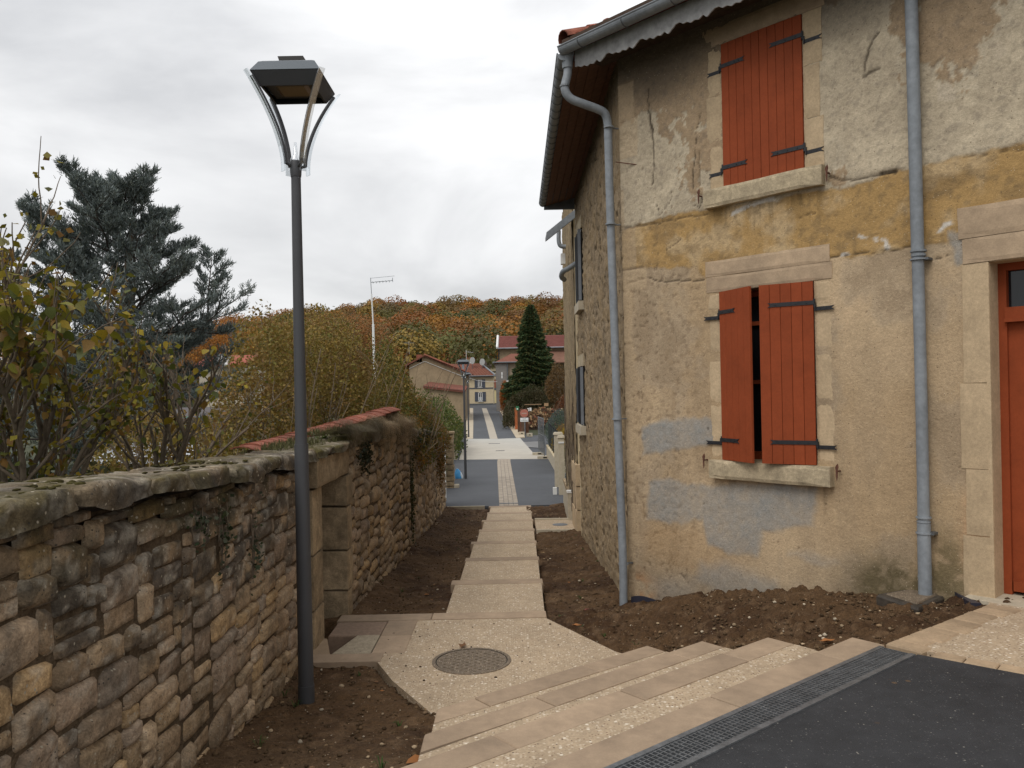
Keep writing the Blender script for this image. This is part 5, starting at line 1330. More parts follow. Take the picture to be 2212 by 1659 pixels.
# ================================================================== STREET LAMPS
def street_lamp(base, H, scale, label, group='street lamps along the lane', yaw=0.0, nseg=16):
    x, y, z0 = base; t = thing('street_lamp', base, label, 'street lamp', group)
    zl = H  # heights above the base
    def L(px, py, pz): c, s = math.cos(yaw), math.sin(yaw); return np.array((x + (px * c - py * s) * scale, y + (px * s + py * c) * scale, z0 + pz))
    zc = H - .86 * scale
    def tb(nm, P, r, n, m_, sm=True): return MB().tube([L(*p) for p in P], [q * scale for q in np.atleast_1d(r)] if not np.isscalar(r) else r * scale, n).build(nm, m_, t, smooth=sm)
    tb('lower_pole', [(0, 0, -.05), (0, 0, zc * .49)], [.060, .054], nseg, M['pole']); tb('upper_pole', [(0, 0, zc * .49), (0, 0, zc)], [.047, .037], nseg, M['pole'])
    tb('base_sleeve', [(0, 0, -.05), (0, 0, .14)], [.064, .064], nseg, M['pole'])
    tb('collar', [(0, 0, zc - .02), (0, 0, zc), (0, 0, zc + .09 * scale), (0, 0, zc + .105 * scale)], [.040, .043, .048, .040], nseg, M['pole'])
    g = MB()
    for k in range(4):
        a = math.pi / 4 + k * math.pi / 2; g.tube([L(.036 * math.cos(a), .036 * math.sin(a), zc - .03), L(.042 * math.cos(a), .042 * math.sin(a), zc - .03)], .004, 6)
    g.build('pole_screws', M['steel'], t)
    tb('glass_cone', [(0, 0, zc + .10 * scale), (0, 0, zc + .115 * scale), (0, 0, zc + .15 * scale), (0, 0, zc + .25 * scale)], [.043, .044, .020, .010], 12, M['bulb'])
    # curved arms in the four corners, with a clear strip on each
    def arm_r(f): return .075 + .275 * f ** 1.65
    fs = np.linspace(0, 1, 14); zt = .62
    for k in range(4):
        a = math.pi / 4 + k * math.pi / 2; ca, sa = math.cos(a), math.sin(a)
        P = [(r * ca, r * sa, zc + (.07 + zt * f) * scale) for f, r in zip(fs, arm_r(fs))]
        # rectangular arm
        def strip(off, w, th, nm, m_, ext0=0, ext1=0):
            ff = np.linspace(-ext0, 1 + ext1, 16); V = []
            for f in ff:
                r = arm_r(max(f, 0)) + off + (0 if f > 0 else 0)
                dr = (arm_r(min(max(f, 0) + .01, 1.3)) - arm_r(max(f, 0))) / .01 if f > 0 else 0; nl = math.hypot(dr, zt); nx, nz = zt / nl, -dr / nl
                c0 = np.array((r, zc + 0)); zz_ = .07 + zt * f
                for (o_, s_) in ((0, -1), (0, 1), (1, 1), (1, -1)):
                    rr_ = r + o_ * th * nx; q = zz_ + o_ * th * nz; V.append(L(rr_ * ca - s_ * w / 2 * sa, rr_ * sa + s_ * w / 2 * ca, zc + q * scale))
            Fc = []
            for j in range(15):
                for s_ in range(4): Fc.append((4 * j + s_, 4 * j + (s_ + 1) % 4, 4 * j + 4 + (s_ + 1) % 4, 4 * j + 4 + s_))
            Fc += [(0, 3, 2, 1), (60, 61, 62, 63)]; return MB().add(V, Fc).build(nm, m_, t)
        strip(0, .029, .018, 'arm', M['pole']); strip(.028, .050, .010, 'clear_strip', M['clear'], .10, .05)
        tb('arm_bracket', [(.03 * ca, .03 * sa, zc + .055 * scale), (.08 * ca, .08 * sa, zc + .075 * scale)], .012, 6, M['pole'])
    # square hipped lid
    def frus(nm, a0, a1, za, zb_, m_):
        V = [L(sx * a0, sy * a0, zc + za * scale) for sx, sy in ((-1, -1), (1, -1), (1, 1), (-1, 1))] + [L(sx * a1, sy * a1, zc + zb_ * scale) for sx, sy in ((-1, -1), (1, -1), (1, 1), (-1, 1))]
        return MB().add(V, BF).build(nm, m_, t)
    frus('lid', .262, .212, .72, .80, M['lid'])
    frus('lid_top', .212, .185, .80, .815, M['lid']); frus('vent_cap', .078, .098, .815, .885, M['under']) 
    # skirt below the lid: four walls and a recessed optic
    for k in range(4):
        a = k * math.pi / 2; c, s = math.cos(a), math.sin(a)
        V = [(-.262, -.262, .715), (.262, -.262, .715), (.205, -.205, .62), (-.205, -.205, .62), (-.25, -.245, .715), (.25, -.245, .715), (.195, -.19, .62), (-.195, -.19, .62)]
        V = [L(v[0] * c - v[1] * s, v[0] * s + v[1] * c, zc + v[2] * scale) for v in V]; MB().add(V, BF).build('skirt', M['pole'], t)
    frus('optic_plate', .19, .19, .66, .68, M['under'])
    frus('lens', .10, .13, .645, .66, mat('lamp_lens', (.22, .15, .09), .3))
    return t
b1 = atz(662, 1518, -.665)
street_lamp((b1[0], b1[1], -.665), 4.98, 1.0, 'tall grey street lamp with four curved arms in the near soil bed', yaw=math.radians(0))
b2 = gp(1006, 1034); H2 = (1034 - 775) / 1750 * b2[1]
street_lamp(tuple(b2), H2, .86, 'middle grey street lamp on the lower lane, the second one from the camera', yaw=0)
b3 = gp(1012.5, 945); H3 = (945 - 804) / 1750 * b3[1]
street_lamp(tuple(b3), H3, .86, 'far grey street lamp beyond the pale crossing, partly behind the middle lamp', yaw=0)

# ================================================================== SMALL THINGS NEAR
# apple
ap = np.array((*atz(1268.5, 1308, -.70)[:2], 0)); ap[2] = float(soil_surf(np.array([ap[0]]), np.array([ap[1]]))[0]) + .02
t = np.linspace(0, math.pi, 12); Va = []; n_ = 16
for q in t:
    for k in range(n_): a = 2 * math.pi * k / n_; r = .036 * math.sin(q) ** .8 * (1 - .1 * math.cos(q)) if 0 < q < math.pi else .0; Va.append((ap[0] + r * math.cos(a), ap[1] + r * math.sin(a), ap[2] + .031 * math.cos(q) * (1 - .35 * (math.cos(q) > .8))))
Fc = [(i * n_ + k, i * n_ + (k + 1) % n_, (i + 1) * n_ + (k + 1) % n_, (i + 1) * n_ + k) for i in range(11) for k in range(n_)]
apple = thing('apple', ap, 'small dark red apple lying on the soil left of the corner downpipe', 'apple')
mk('flesh', Va, Fc, mat('apple_skin', (.20, .02, .015), .35, noise=[(30, .2)]), apple, smooth=True); MB().tube([(ap[0], ap[1], ap[2] + .02), (ap[0] + .005, ap[1] + .008, ap[2] + .045)], .002, 5).build('stalk', M['bark'], apple)
# flat cover by the downpipe foot
cvp = [(1893, 1291), (1960, 1279), (2050, 1291), (1985, 1322)]
cz_ = -.085; cv = thing('inlet_cover', (*atz(1970, 1298, cz_)[:2], cz_), 'mud covered square dark cover slab on the soil at the foot of the right downpipe', 'drain cover')
q4 = [atz(px, py, cz_)[:2] for px, py in cvp]
V, Fc = chamfer_slab(q4, cz_ - .08, cz_ + .03, .02); mk('cover_plate', V, Fc, mat('muddy_dark_plate', (.055, .045, .035), .6, noise=[(6, .5), (30, .3)]), cv)
ctr = np.mean(q4, 0); V, Fc = chamfer_slab([ctr + (p - ctr) * .72 for p in q4], cz_, cz_ + .042, .01); mk('cover_lid', V, Fc, M['iron_cover'], cv)
# membrane piece right of it
P = [(2062, 1278), (2085, 1289), (2120, 1303), (2096, 1302)]
q4 = [atz(px, py, .0)[:2] for px, py in P]; o = MB().poly(q4, -.1, .0).build('membrane_scrap', bpy.data.materials['dark_blue_membrane'], loc=(*q4[0], 0)); props(o, 'grey blue scrap of membrane between the right downpipe and the door step', 'membrane')
# fallen leaves
def leaf_mesh(kind, seed):
    r = np.random.RandomState(seed); n = 7
    out = [(0, -.5, 0), (.22, -.35, .05), (.34, -.05, .12), (.24, .25, .08), (0, .55, .10), (-.24, .25, .06), (-.34, -.05, .15), (-.22, -.35, .03)]
    V = np.array(out) * (1 + .15 * r.randn(8, 1)); V[:, 2] += .10 * r.rand(8); V = np.vstack([V, [(0, .0, -.02)]]); return V, [(i, (i + 1) % 8, 8) for i in range(8)]
M['dead'] = [mat('dead_leaf_orange', (.30, .12, .035), .8), mat('dead_leaf_brown', (.16, .08, .035), .8), mat('dead_leaf_tan', (.30, .20, .10), .8)]
def fleaf(x, y, z, s, k, label, group=None):
    V, Fc = leaf_mesh(0, k); a = rs.rand() * 6.28; c, s_ = math.cos(a), math.sin(a); V = V * s; V = np.stack([V[:, 0] * c - V[:, 1] * s_ + x, V[:, 0] * s_ + V[:, 1] * c + y, V[:, 2] + z + .012], 1)
    o = mk('fallen_leaf', V, Fc, M['dead'][k % 3], loc=(x, y, z)); props(o, label, 'leaf', group)
for px, py, zz_, s, lab in ((1243, 1352, -.66, .10, 'curled orange brown dead leaf on the soil beside the landing edge'), (1908, 1478 - 90, -.06, .09, None), (1785, 1389, -.16, .09, 'orange dead leaf on the soil just above the third step end'), (905, 1633, -.34, .13, 'large amber dead leaf on the soil at the left end of the steps'), (1000, 1398, LZ, .10, 'dark curled leaf litter at the far rim of the manhole cover')):
    if lab:
        p = atz(px, py, zz_); z = LZ if 'manhole' in lab else float(soil_surf(p[:1], p[1:2])[0]) + .01; fleaf(p[0], p[1], z, s, 1 if 'dark' in lab else 0, lab)
X, Y = scatter(46, -1.9, 1.25, 4, 20); 
for i in range(len(X)): fleaf(X[i], Y[i], float(soil_surf(X[i:i + 1], Y[i:i + 1])[0]), rs.uniform(.03, .07), i, 'small dry leaf lying on the bare soil beside the stepped path', 'small dry leaves on the soil')
lp = atz(1008, 1398, LZ)

# ================================================================== RIGHT SIDE OF THE LANE
def cyl(m, x, y, z0, z1, r, n=8): return m.tube([(x, y, z0), (x, y, z1)], r, n)
# low wall with end post
q = gp(1231, 1122)
t = thing('low_wall', (1.32, 19, -1.3), 'low pale concrete wall with end post beside the small far soil bed', 'wall')
MB().add([(1.27, 19.0, -1.8), (1.40, 19.0, -1.8), (1.56, 23.6, -1.9), (1.43, 23.6, -1.9), (1.27, 19.0, -.76), (1.40, 19.0, -.76), (1.56, 23.6, -.95), (1.43, 23.6, -.95)], BF).build('wall_panel', M['concrete'], t)
MB().abox(1.25, 1.42, 18.86, 19.02, -1.6, -.70).build('end_post', M['concrete'], t); MB().abox(1.23, 1.44, 18.84, 19.04, -.70, -.65).build('post_cap', M['white'], t)
for k in range(8): MB().abox(1.28 + .019 * k, 1.41 + .019 * k, 19.1 + .55 * k, 19.6 + .55 * k, -.80 - .02 * k, -.73 - .02 * k).build('coping_stone', M['jamb'], t)
def pillar(q, w, h, label, lean=0):
    t = thing('gate_pillar', tuple(q), label, 'gate pillar', 'cream gate pillars on the right of the lane'); x, y, z = q
    MB().abox(x - w / 2, x + w / 2, y, y + w, z - .1, z + h - .08).build('shaft', M['concrete'], t)
    V = [(x - w / 2 - .03, y - .03, z + h - .08), (x + w / 2 + .03, y - .03, z + h - .08), (x + w / 2 + .03, y + w + .03, z + h - .08), (x - w / 2 - .03, y + w + .03, z + h - .08), (x - w / 2, y, z + h), (x + w / 2, y, z + h), (x + w / 2, y + w, z + h), (x - w / 2, y + w, z + h)]
    MB().add(V, BF).build('cap', M['concrete'], t); return t
q1 = gp(1214.5, 1069); q2 = gp(1208, 1052)
t = pillar(q1, .19, 1.87, 'slim cream gate pillar with a white strip near its top, the nearer one of the pair')
MB().abox(q1[0] - .09, q1[0] + .09, q1[1] - .02, q1[1], q1[2] + 1.62, q1[2] + 1.67).build('white_strip', M['white'], t)
MB().abox(q1[0] - .28, q1[0] - .16, q1[1] + .1, q1[1] + .22, q1[2] - .1, q1[2] + .22).build('gate_stop', M['white'], t)
pillar(q2, .27, 1.86, 'wide cream gate pillar standing just behind the slim one')
# white wall and green fence
w0, w1_ = gp(1200, 1020), gp(1181, 985)
t = thing('boundary_wall', tuple(w0), 'low cream boundary wall carrying the dark green fence right of the lane', 'wall')
d = w1_ - w0
MB().box(w0 - (0, 0, .1), d, (.18, 0, 0), (0, 0, .62)).build('wall_body', M['concrete'], t)
MB().box(w0 + (-.02, 0, .52), d, (.22, 0, 0), (0, 0, .05)).build('wall_cap', M['cream'], t)
MB().box(w0 + (0, -.02, -.1), (.55, -.3, 0), (0, .2, 0), (0, 0, .66)).build('return_end', M['concrete'], t)
M['gfence'] = mat('dark_green_fence', (.012, .035, .026), .6)
t = thing('green_fence', tuple(w0 + (.1, 0, .5)), 'dark green panel fence on the low cream wall under the yellow shrub', 'fence')
npn = 6
for k in range(npn):
    a = w0 + d * k / npn + (.09, 0, .55); dd = d / npn
    MB().box(a + dd * .06, dd * .88, (.02, 0, 0), (0, 0, 1.05)).build('fence_panel', M['gfence'], t); g = MB(); cyl(g, a[0], a[1], a[2] - .1, a[2] + 1.14, .035); g.build('fence_post', M['iron'], t)
# building-site fence panel
f1, f2 = gp(1176, 991), gp(1164, 982.6)
t = thing('site_fence_panel', tuple(f1), 'free standing galvanised mesh site fence panel on concrete feet at the crossing', 'fence')
for k, f in enumerate((f1, f2)):
    g = MB(); cyl(g, f[0], f[1], f[2] + .05, f[2] + 1.98, .021); g.build('upright', M['steel'], t)
    MB().abox(f[0] - .33, f[0] + .30, f[1] - .12, f[1] + .12, f[2], f[2] + .13).build('concrete_foot', M['concrete'], t); MB().abox(f[0] - .06, f[0] + .12, f[1] - .125, f[1] - .121, f[2] + .04, f[2] + .10).build('foot_hole', M['dark'], t)
for h in (.22, 1.12, 1.95): MB().tube([f1 + (0, 0, h), f2 + (0, 0, h)], .016, 6).build('cross_rail', M['steel'], t)
g = MB()
for k in range(1, 26): p = f1 + (f2 - f1) * k / 26; g.tube([p + (0, 0, .22), p + (0, 0, 1.95)], .004, 4)
for k in range(1, 9): g.tube([f1 + (0, 0, .22 + k * .2), f2 + (0, 0, .22 + k * .2)], .004, 4)
g.build('wire_mesh', M['steel'], t)
# no entry sign seen with its plate
sg = gp(1134, 943.8); x, y, z = sg
t = thing('road_sign', tuple(sg), 'faded pink no entry road sign with small white plate below on a pale post', 'road sign')
g = MB(); g.tube([(x + .01, y + .05, z), (x + .01, y + .05, z + 1.86)], .035, 10); g.build('post', M['steel'], t)
def vdisc(x, y, z, r, th, n=28): a = np.linspace(0, 2 * math.pi, n, endpoint=False); V = [(x + r * math.cos(q), y, z + r * math.sin(q)) for q in a] + [(x + r * math.cos(q), y + th, z + r * math.sin(q)) for q in a]; return MB().add(V, [tuple(range(n - 1, -1, -1)), tuple(range(n, 2 * n))] + [(k, (k + 1) % n, n + (k + 1) % n, n + k) for k in range(n)])
vdisc(x - .02, y, z + 1.58, .265, .015).build('disc_rim', mat('pale_pink', (.46, .22, .17), .6), t); vdisc(x - .02, y - .006, z + 1.58, .25, .006).build('disc', mat('faded_red', (.38, .13, .09), .6), t)
MB().abox(x - .19, x + .15, y - .014, y - .008, z + 1.545, z + 1.615).build('white_bar', mat('faded_bar', (.40, .27, .22), .6), t)
MB().abox(x - .29, x + .25, y - .004, y + .01, z + 1.02, z + 1.28).build('plate', M['white'], t)
def text(s_, loc, size, m_, parent, rot=(math.pi / 2, 0, 0)):
    c = bpy.data.curves.new('lettering', 'FONT'); c.body = s_; c.size = size; c.align_x = 'CENTER'; c.align_y = 'CENTER'; c.extrude = .002
    t0 = bpy.data.objects.new('lettering', c); COL.objects.link(t0); bpy.context.view_layer.update(); me = bpy.data.meshes.new_from_object(t0); bpy.data.objects.remove(t0)
    me.materials.clear(); me.materials.append(m_)
    o = bpy.data.objects.new('lettering', me); COL.objects.link(o); o.location = np.array(loc) - WL[parent.name]; o.rotation_euler = rot; o.parent = parent; return o
inkm = mat('grey_ink', (.08, .08, .08), .7)
text('SAUF', (x - .02, y - .008, z + 1.205), .10, inkm, t); text('RIVERAINS', (x - .02, y - .008, z + 1.095), .092, inkm, t)
# concrete lumps by the sign foot
for k, (px, py) in enumerate(((1127, 940), (1144, 943))):
    p = gp(px, py); t = thing('concrete_block', tuple(p), ('small pale concrete block left of the road sign post', 'grey concrete fence foot right of the road sign post')[k], 'concrete block'); MB().abox(p[0] - .2, p[0] + .2, p[1], p[1] + .3, p[2], p[2] + .22).build('block', M['concrete'], t); MB().abox(p[0] - .05, p[0] + .08, p[1] - .004, p[1], p[2] + .08, p[2] + .14).build('hole', M['dark'], t)
# orange topped stakes / board fence
tf = thing('stake_fence', tuple(gp(1117, 936)), 'row of old wooden posts with orange tops left of the road sign', 'fence')
for k, (px, top, bot, w, c_) in enumerate(((1115.5, 882, 930, .10, (.33, .10, .035)), (1122, 888, 936, .11, (.09, .05, .03)), (1127, 884, 938, .10, (.14, .06, .035)), (1131, 888, 939, .12, (.10, .06, .04)), (1138.5, 884, 938, .14, (.13, .06, .035)))):
    p = gp(px, bot, .0); h = (bot - top) / 1750 * p[1]; MB().abox(p[0] - w, p[0] + w, p[1] + .8, p[1] + .95, p[2] - .1, p[2] + h).build('post', mat('stake_%d' % k, c_, .9, noise=[(5, .3)]), tf)
p = gp(1119, 932); MB().abox(p[0] - .12, p[0] + .10, p[1] + .6, p[1] + .62, p[2] + 1.55, p[2] + 1.85).build('green_marker', mat('green_marker', (.03, .16, .07), .6), tf); MB().abox(p[0] - .06, p[0] + .03, p[1] + .58, p[1] + .6, p[2] + 1.6, p[2] + 1.7).build('white_marker', M['white'], tf)
# wood pile
base = gp(1160, 919); Yw = 62.0; zb0 = float(road_z(Yw)) + .15
wp = thing('firewood_pile', (2.5, Yw, zb0), 'long stacked pile of cut firewood logs behind the road sign', 'firewood pile')
x0, x1 = (1133 - 1106 + 1) / 1750 * Yw, (1216 - 1106 + 1) / 1750 * Yw
MB().abox(x0 + .05, x1, Yw + .14, Yw + .9, zb0 - .2, zb0 + 1.25).build('inner_logs', M['plain_brown'], wp)
rr = np.random.RandomState(5); logs = []
zc = zb0 + .08; row = 0
lc = [mat('log_%d' % k, c_, .9, noise=[(9, .3)]) for k, c_ in enumerate(((.30, .18, .09), (.22, .12, .06), (.14, .08, .045), (.36, .25, .14), (.09, .05, .035), (.26, .10, .06)))]
cntl = 0
while zc < zb0 + 1.62:
    xx = x0 + .08 + .07 * (row % 2)
    while xx < x1 and cntl < 290:
        r = rr.uniform(.055, .095); top = zb0 + 1.6 - .25 * abs(math.sin(xx * 1.4)) - (.5 * sst(x0 + .6, x0, xx)); 
        if zc < top:
            n = rr.choice([3, 5, 6]); a0_ = rr.rand() * 6; a = a0_ + np.arange(n) * 2 * math.pi / n; yy = Yw + rr.uniform(-.06, .08); rj = r * rr.uniform(.8, 1.2, n)
            V = [(xx + rj[i] * math.cos(a[i]), yy, zc + rj[i] * math.sin(a[i])) for i in range(n)] + [(xx + rj[i] * math.cos(a[i]), yy + .5, zc + rj[i] * math.sin(a[i])) for i in range(n)]
            MB().add(V, [tuple(range(n - 1, -1, -1)), tuple(range(n, 2 * n))] + [(i, (i + 1) % n, n + (i + 1) % n, n + i) for i in range(n)]).build('log', lc[rr.randint(6)], wp); cntl += 1
        xx += 2 * r * .98
    zc += .128; row += 1
for px, py, w in ((1180, 874, .5), (1141, 885, .22), (1146, 884, .22)):
    c = aty(px, py, Yw - .2); MB().abox(c[0] - w / 3, c[0] + w / 3, c[1], c[1] + .03, c[2] - .12, c[2] + .12).build('white_sheet_scrap' if px < 1170 else 'board', M['white'] if px < 1170 else M['log'], wp)
g = MB(); c = aty(1150, 874, Yw); g.abox(c[0] - .6, c[0] + .7, Yw - .1, Yw + .5, c[2] - .02, c[2] + .03); g.build('top_board', M['log'], wp)
c = gp(1148, 925); o = MB().abox(c[0] - .3, c[0] + 2.4, c[1], c[1] + .16, c[2], c[2] + .16).build('timber_beam', mat('pale_timber', (.42, .34, .22), .8), loc=tuple(c)); props(o, 'pale squared timber lying on the ground in front of the firewood pile', 'timber')
c = gp(1137, 926); t = thing('millstone', tuple(c), 'half sunk grey stone wheel leaning by the road sign post', 'stone wheel'); vdisc(c[0], c[1] + .8, c[2] + .2, .42, .12).build('wheel', M['concrete'], t); vdisc(c[0], c[1] + .79, c[2] + .2, .1, .01).build('hub', M['zinc_dark'], t)

# blue bag
bq = gp(991, 1033); x, y, z = bq; rr = np.random.RandomState(2)
U, Vv = np.meshgrid(np.linspace(0, 2 * math.pi, 15)[:-1], np.linspace(0, 1, 9), indexing='ij'); rad = .17 * (1 - Vv ** 2.2 * .75) * (1 + .35 * (fbm(np.cos(U) * 2, np.sin(U) * 2, Vv * 3, 2, 4) - .5))
P = np.stack([x + rad * np.cos(U) - .05 * Vv, y + rad * np.sin(U), z + .36 * Vv + 0 * U], -1); Pb = P.reshape(-1, 3); Fc = [(i * 9 + j, ((i + 1) % 14) * 9 + j, ((i + 1) % 14) * 9 + j + 1, i * 9 + j + 1) for i in range(14) for j in range(8)] + [tuple(i * 9 + 8 for i in range(14))]
bag = thing('plastic_bag', tuple(bq), 'bright blue and white plastic bag dumped beside the middle lamp post', 'bag')
mk('blue_sack', Pb, Fc, mat('blue_plastic', (.06, .30, .60), .35), bag, smooth=False)
mk('white_flap', Pb * 1 + np.array((.10, -.03, 0)) + (Pb - bq) * np.array((-.55, -.4, -.35)), Fc, mat('white_plastic', (.60, .66, .70), .35), bag, smooth=False)
for px, py, lab, hh in ((986, 1054, 'small pale kerb stone by the foot of the left stone gatepost', .12), (984, 992, 'round white boundary stone at the left edge of the crossing', .42)):
    p = gp(px, py); o = block('boundary_stone', None, p[0] - .09, p[0] + .09, p[1], p[1] + .25, p[2] - .05, p[2] + hh, M['concrete'], 500 + px); props(o, lab, 'stone')

# ================================================================== FAR BUILDINGS
def roof_slab(m, pts, th=.12, col=None):
    pts = [np.array(p, float) for p in pts]; n = len(pts); V = [p for p in pts] + [p - (0, 0, th) for p in pts]
    return m.add(V, [tuple(range(n)), tuple(range(2 * n - 1, n - 1, -1))] + [(i, i + n, (i + 1) % n + n, (i + 1) % n) for i in range(n)], col)
def ribs(m, a, b, c, d, n, r=.035, col=(.2, .06, .04)):
    """tile courses: thin rolls from edge ab to edge dc"""
    a, b, c, d = [np.array(q, float) for q in (a, b, c, d)]
    for i in range(n + 1):
        f = i / n; m.tube([a + (b - a) * f, d + (c - d) * f], r, 4, col)
def window(parent, x0, x1, z0, z1, y, shut=None, shw=.5, frame=.07, sill=True, curtains=False):
    w = bpy.data.objects.new('window', None); COL.objects.link(w); w.parent = parent; WL[w.name] = WL[parent.name]
    MB().abox(x0, x1, y - .02, y + .0, z0, z1).build('pane', M['pane'], w)
    g = MB(); m_ = (x0 + x1) / 2
    for a, b, c, d in ((x0, x0 + frame, z0, z1), (x1 - frame, x1, z0, z1), (m_ - frame / 2, m_ + frame / 2, z0, z1), (x0, x1, z1 - frame, z1), (x0, x1, z0, z0 + frame)): g.abox(a, b, y - .06, y - .021, c, d)
    g.build('frame', M['white'], w)
    if curtains: MB().abox(x0 + .05, x1 - .05, y - .03, y - .022, z0, z0 + (z1 - z0) * .45).build('net_curtain', mat('net_curtain', (.35, .37, .40), .8), w)
    if shut:
        for a, b in ((x0 - shw - .03, x0 - .03), (x1 + .03, x1 + shw + .03)):
            g = MB(); g.abox(a, b, y - .07, y - .02, z0 - .04, z1 + .02)
            for z in np.arange(z0 + .05, z1, .14): g.abox(a + .05, b - .05, y - .085, y - .07, z, z + .05)
            g.build('shutter', shut, w)
    if sill: MB().abox(x0 - .1, x1 + .1, y - .14, y, z0 - .10, z0 - .03).build('sill', M['white'], w)
    return w
M['gs'] = mat('slate_grey_shutter', (.085, .095, .12), .7)
def mpt(px, py, Y): return aty(px, py, Y)
# centre cream house
Yh = 121.0; k = Yh / F_PX
hz0 = float(road_z(Yh)) - .3
xl, xr = mpt(1000, 840, Yh)[0], mpt(1065.5, 840, Yh)[0]; zt_ = mpt(1040, 812, Yh)[2]
ch = thing('cream_house', ((xl + xr) / 2, Yh, hz0), 'cream two storey house with red hipped roof and grey shutters closing the lane', 'house')
MB().abox(xl, xr, Yh, Yh + 7, hz0, zt_).build('wall', M['cream'], ch)
MB().abox(xl - .02, xr + .02, Yh - .04, Yh, hz0, mpt(1040, 871.5, Yh)[2]).build('plinth', M['zinc_dark'], ch)
z_ = mpt(1040, 838.5, Yh)[2]; MB().abox(xl - .02, xr + .02, Yh - .06, Yh, z_ - .08, z_ + .08).build('string_course', M['gs'], ch)
m = MB(); rt = mpt(1030, 785, Yh + 3.2)[2]; e0_, e1_ = (xl - .4, Yh - .45, zt_), (xr + .35, Yh - .45, zt_); r0_, r1_ = (xl - 6.0, Yh + 3.2, rt), (mpt(1037, 785, Yh + 3.2)[0], Yh + 3.2, rt)
roof_slab(m, [(xl - 6.5, Yh - .45, zt_), e1_, r1_, r0_], col=(.17, .068, .045)); roof_slab(m, [e1_, (xr + .35, Yh + 7, zt_), r1_], col=(.15, .06, .042))
ribs(m, (xl - 6.4, Yh - .45, zt_ + .02), e1_, r1_, r0_, 26, .04, (.14, .055, .038)); m.build('roof', M['tile_far'], ch, usecol=True)
MB().tube([np.array(e1_) + (0, -.05, .08), np.array(r1_) + (0, 0, .1)], .13, 6).build('hip_flashing', M['zinc'], ch)
MB().tube([(xl - 6.4, Yh - .5, zt_ - .02), (xr + .4, Yh - .5, zt_ - .02)], .10, 6).build('gutter', M['zinc_dark'], ch)
for (a, b, c, d, cur) in ((1033.5, 1039.5, 820, 836.5, False), (1034, 1041, 847, 866.5, True)):
    a, b = mpt(a - 1, c, Yh)[0], mpt(b + 1, c, Yh)[0]; window(ch, a, b, mpt(1035, d, Yh)[2], mpt(1035, c, Yh)[2], Yh, M['gs'], .48, .10, True, cur)
for (px, py) in ((1020, 779), (1041.5, 782)):
    c = mpt(px, py, Yh + 1.5); t = thing('satellite_dish', tuple(c), 'round grey satellite dish on the cream house roof, %s' % ('left one beside the chimney' if px < 1030 else 'right one at the ridge end'), 'satellite dish')
    o = vdisc(0, 0, 0, .45, .08, 20); V = np.vstack(o.V); cz2 = V[:, 1] - .12 * (1 - (V[:, 0] ** 2 + V[:, 2] ** 2) / .2); a = -.5; o.V = [np.stack([V[:, 0] * math.cos(a) - V[:, 1] * math.sin(a) + c[0], V[:, 0] * math.sin(a) + V[:, 1] * math.cos(a) + c[1], V[:, 2] * 1.15 + c[2]], 1)]
    o.build('reflector', mat('dish_grey', (.38, .39, .38), .6), t); MB().tube([c + (0, .1, 0), c + (0, .1, -1.2)], .04, 6).build('mast', M['zinc_dark'], t)
c = mpt(1013, 786, Yh + 4); t = thing('chimney', tuple(c), 'short brick chimney with two pots behind the cream house ridge', 'chimney'); MB().abox(c[0] - .45, c[0] + .45, c[1], c[1] + .6, c[2] - 1, c[2] + .75).build('stack', M['jamb'], t); g = MB(); cyl(g, c[0] - .2, c[1] + .3, c[2] + .75, c[2] + 1.05, .1); cyl(g, c[0] + .2, c[1] + .3, c[2] + .75, c[2] + 1.05, .1); g.build('chimney_pots', M['tile'], t)
c = mpt(1007.5, 790, Yh + 3); t = thing('tv_antenna', tuple(c), 'thin television antenna mast on the cream house ridge beside the chimney', 'antenna'); g = MB(); cyl(g, c[0], c[1], c[2] - .5, mpt(1007, 756, Yh + 3)[2], .03, 5); g.build('mast', M['white'], t); zz2 = mpt(1007, 760, Yh + 3)[2]; MB().tube([(c[0], c[1], zz2), (c[0] + 1.1, c[1], zz2 - .1)], .02, 4).build('boom', M['white'], t)
MB().abox(mpt(1001, 800, Yh)[0] - .2, mpt(1003, 800, Yh)[0], Yh, Yh + .2, mpt(1001, 805, Yh)[2], mpt(1001, 787, Yh)[2]).build('roof_vent', M['zinc'], ch)
# narrow houses behind to its right
Yq = 135.; t = thing('cream_outhouse', (mpt(1072, 860, Yq)[0], Yq, -.5), 'narrow pale yellow house squeezed between the cream house and the tall right building', 'house')
a, b = mpt(1064, 860, Yq)[0], mpt(1085, 860, Yq)[0]; MB().abox(a, b, Yq, Yq + 5, -1, mpt(1070, 840, Yq)[2]).build('wall', mat('yellow_render', (.62, .52, .28), .9), t); MB().abox(a, b, Yq + .5, Yq + 6, 1, mpt(1070, 818, Yq)[2]).build('upper_wall', M['jamb'], t)
MB().abox(a, b, Yq - .1, Yq + .5, mpt(1070, 842, Yq)[2], mpt(1070, 838, Yq)[2]).build('eave', M['zinc_dark'], t); MB().abox(mpt(1066, 870, Yq)[0], mpt(1068.3, 870, Yq)[0], Yq - .04, Yq, mpt(1066, 874, Yq)[2], mpt(1066, 866, Yq)[2]).build('door', M['iron'], t)
MB().abox(a, b, Yq - .1, Yq + .2, mpt(1070, 838, Yq)[2], mpt(1070, 821, Yq)[2]).build('brown_roof_front', M['tile'], t)
Yq = 160.; t = thing('hip_roof_house', (mpt(1058, 800, Yq)[0], Yq, -.5), 'distant pale house with dark brown pointed roof and white finial behind the dishes', 'house')
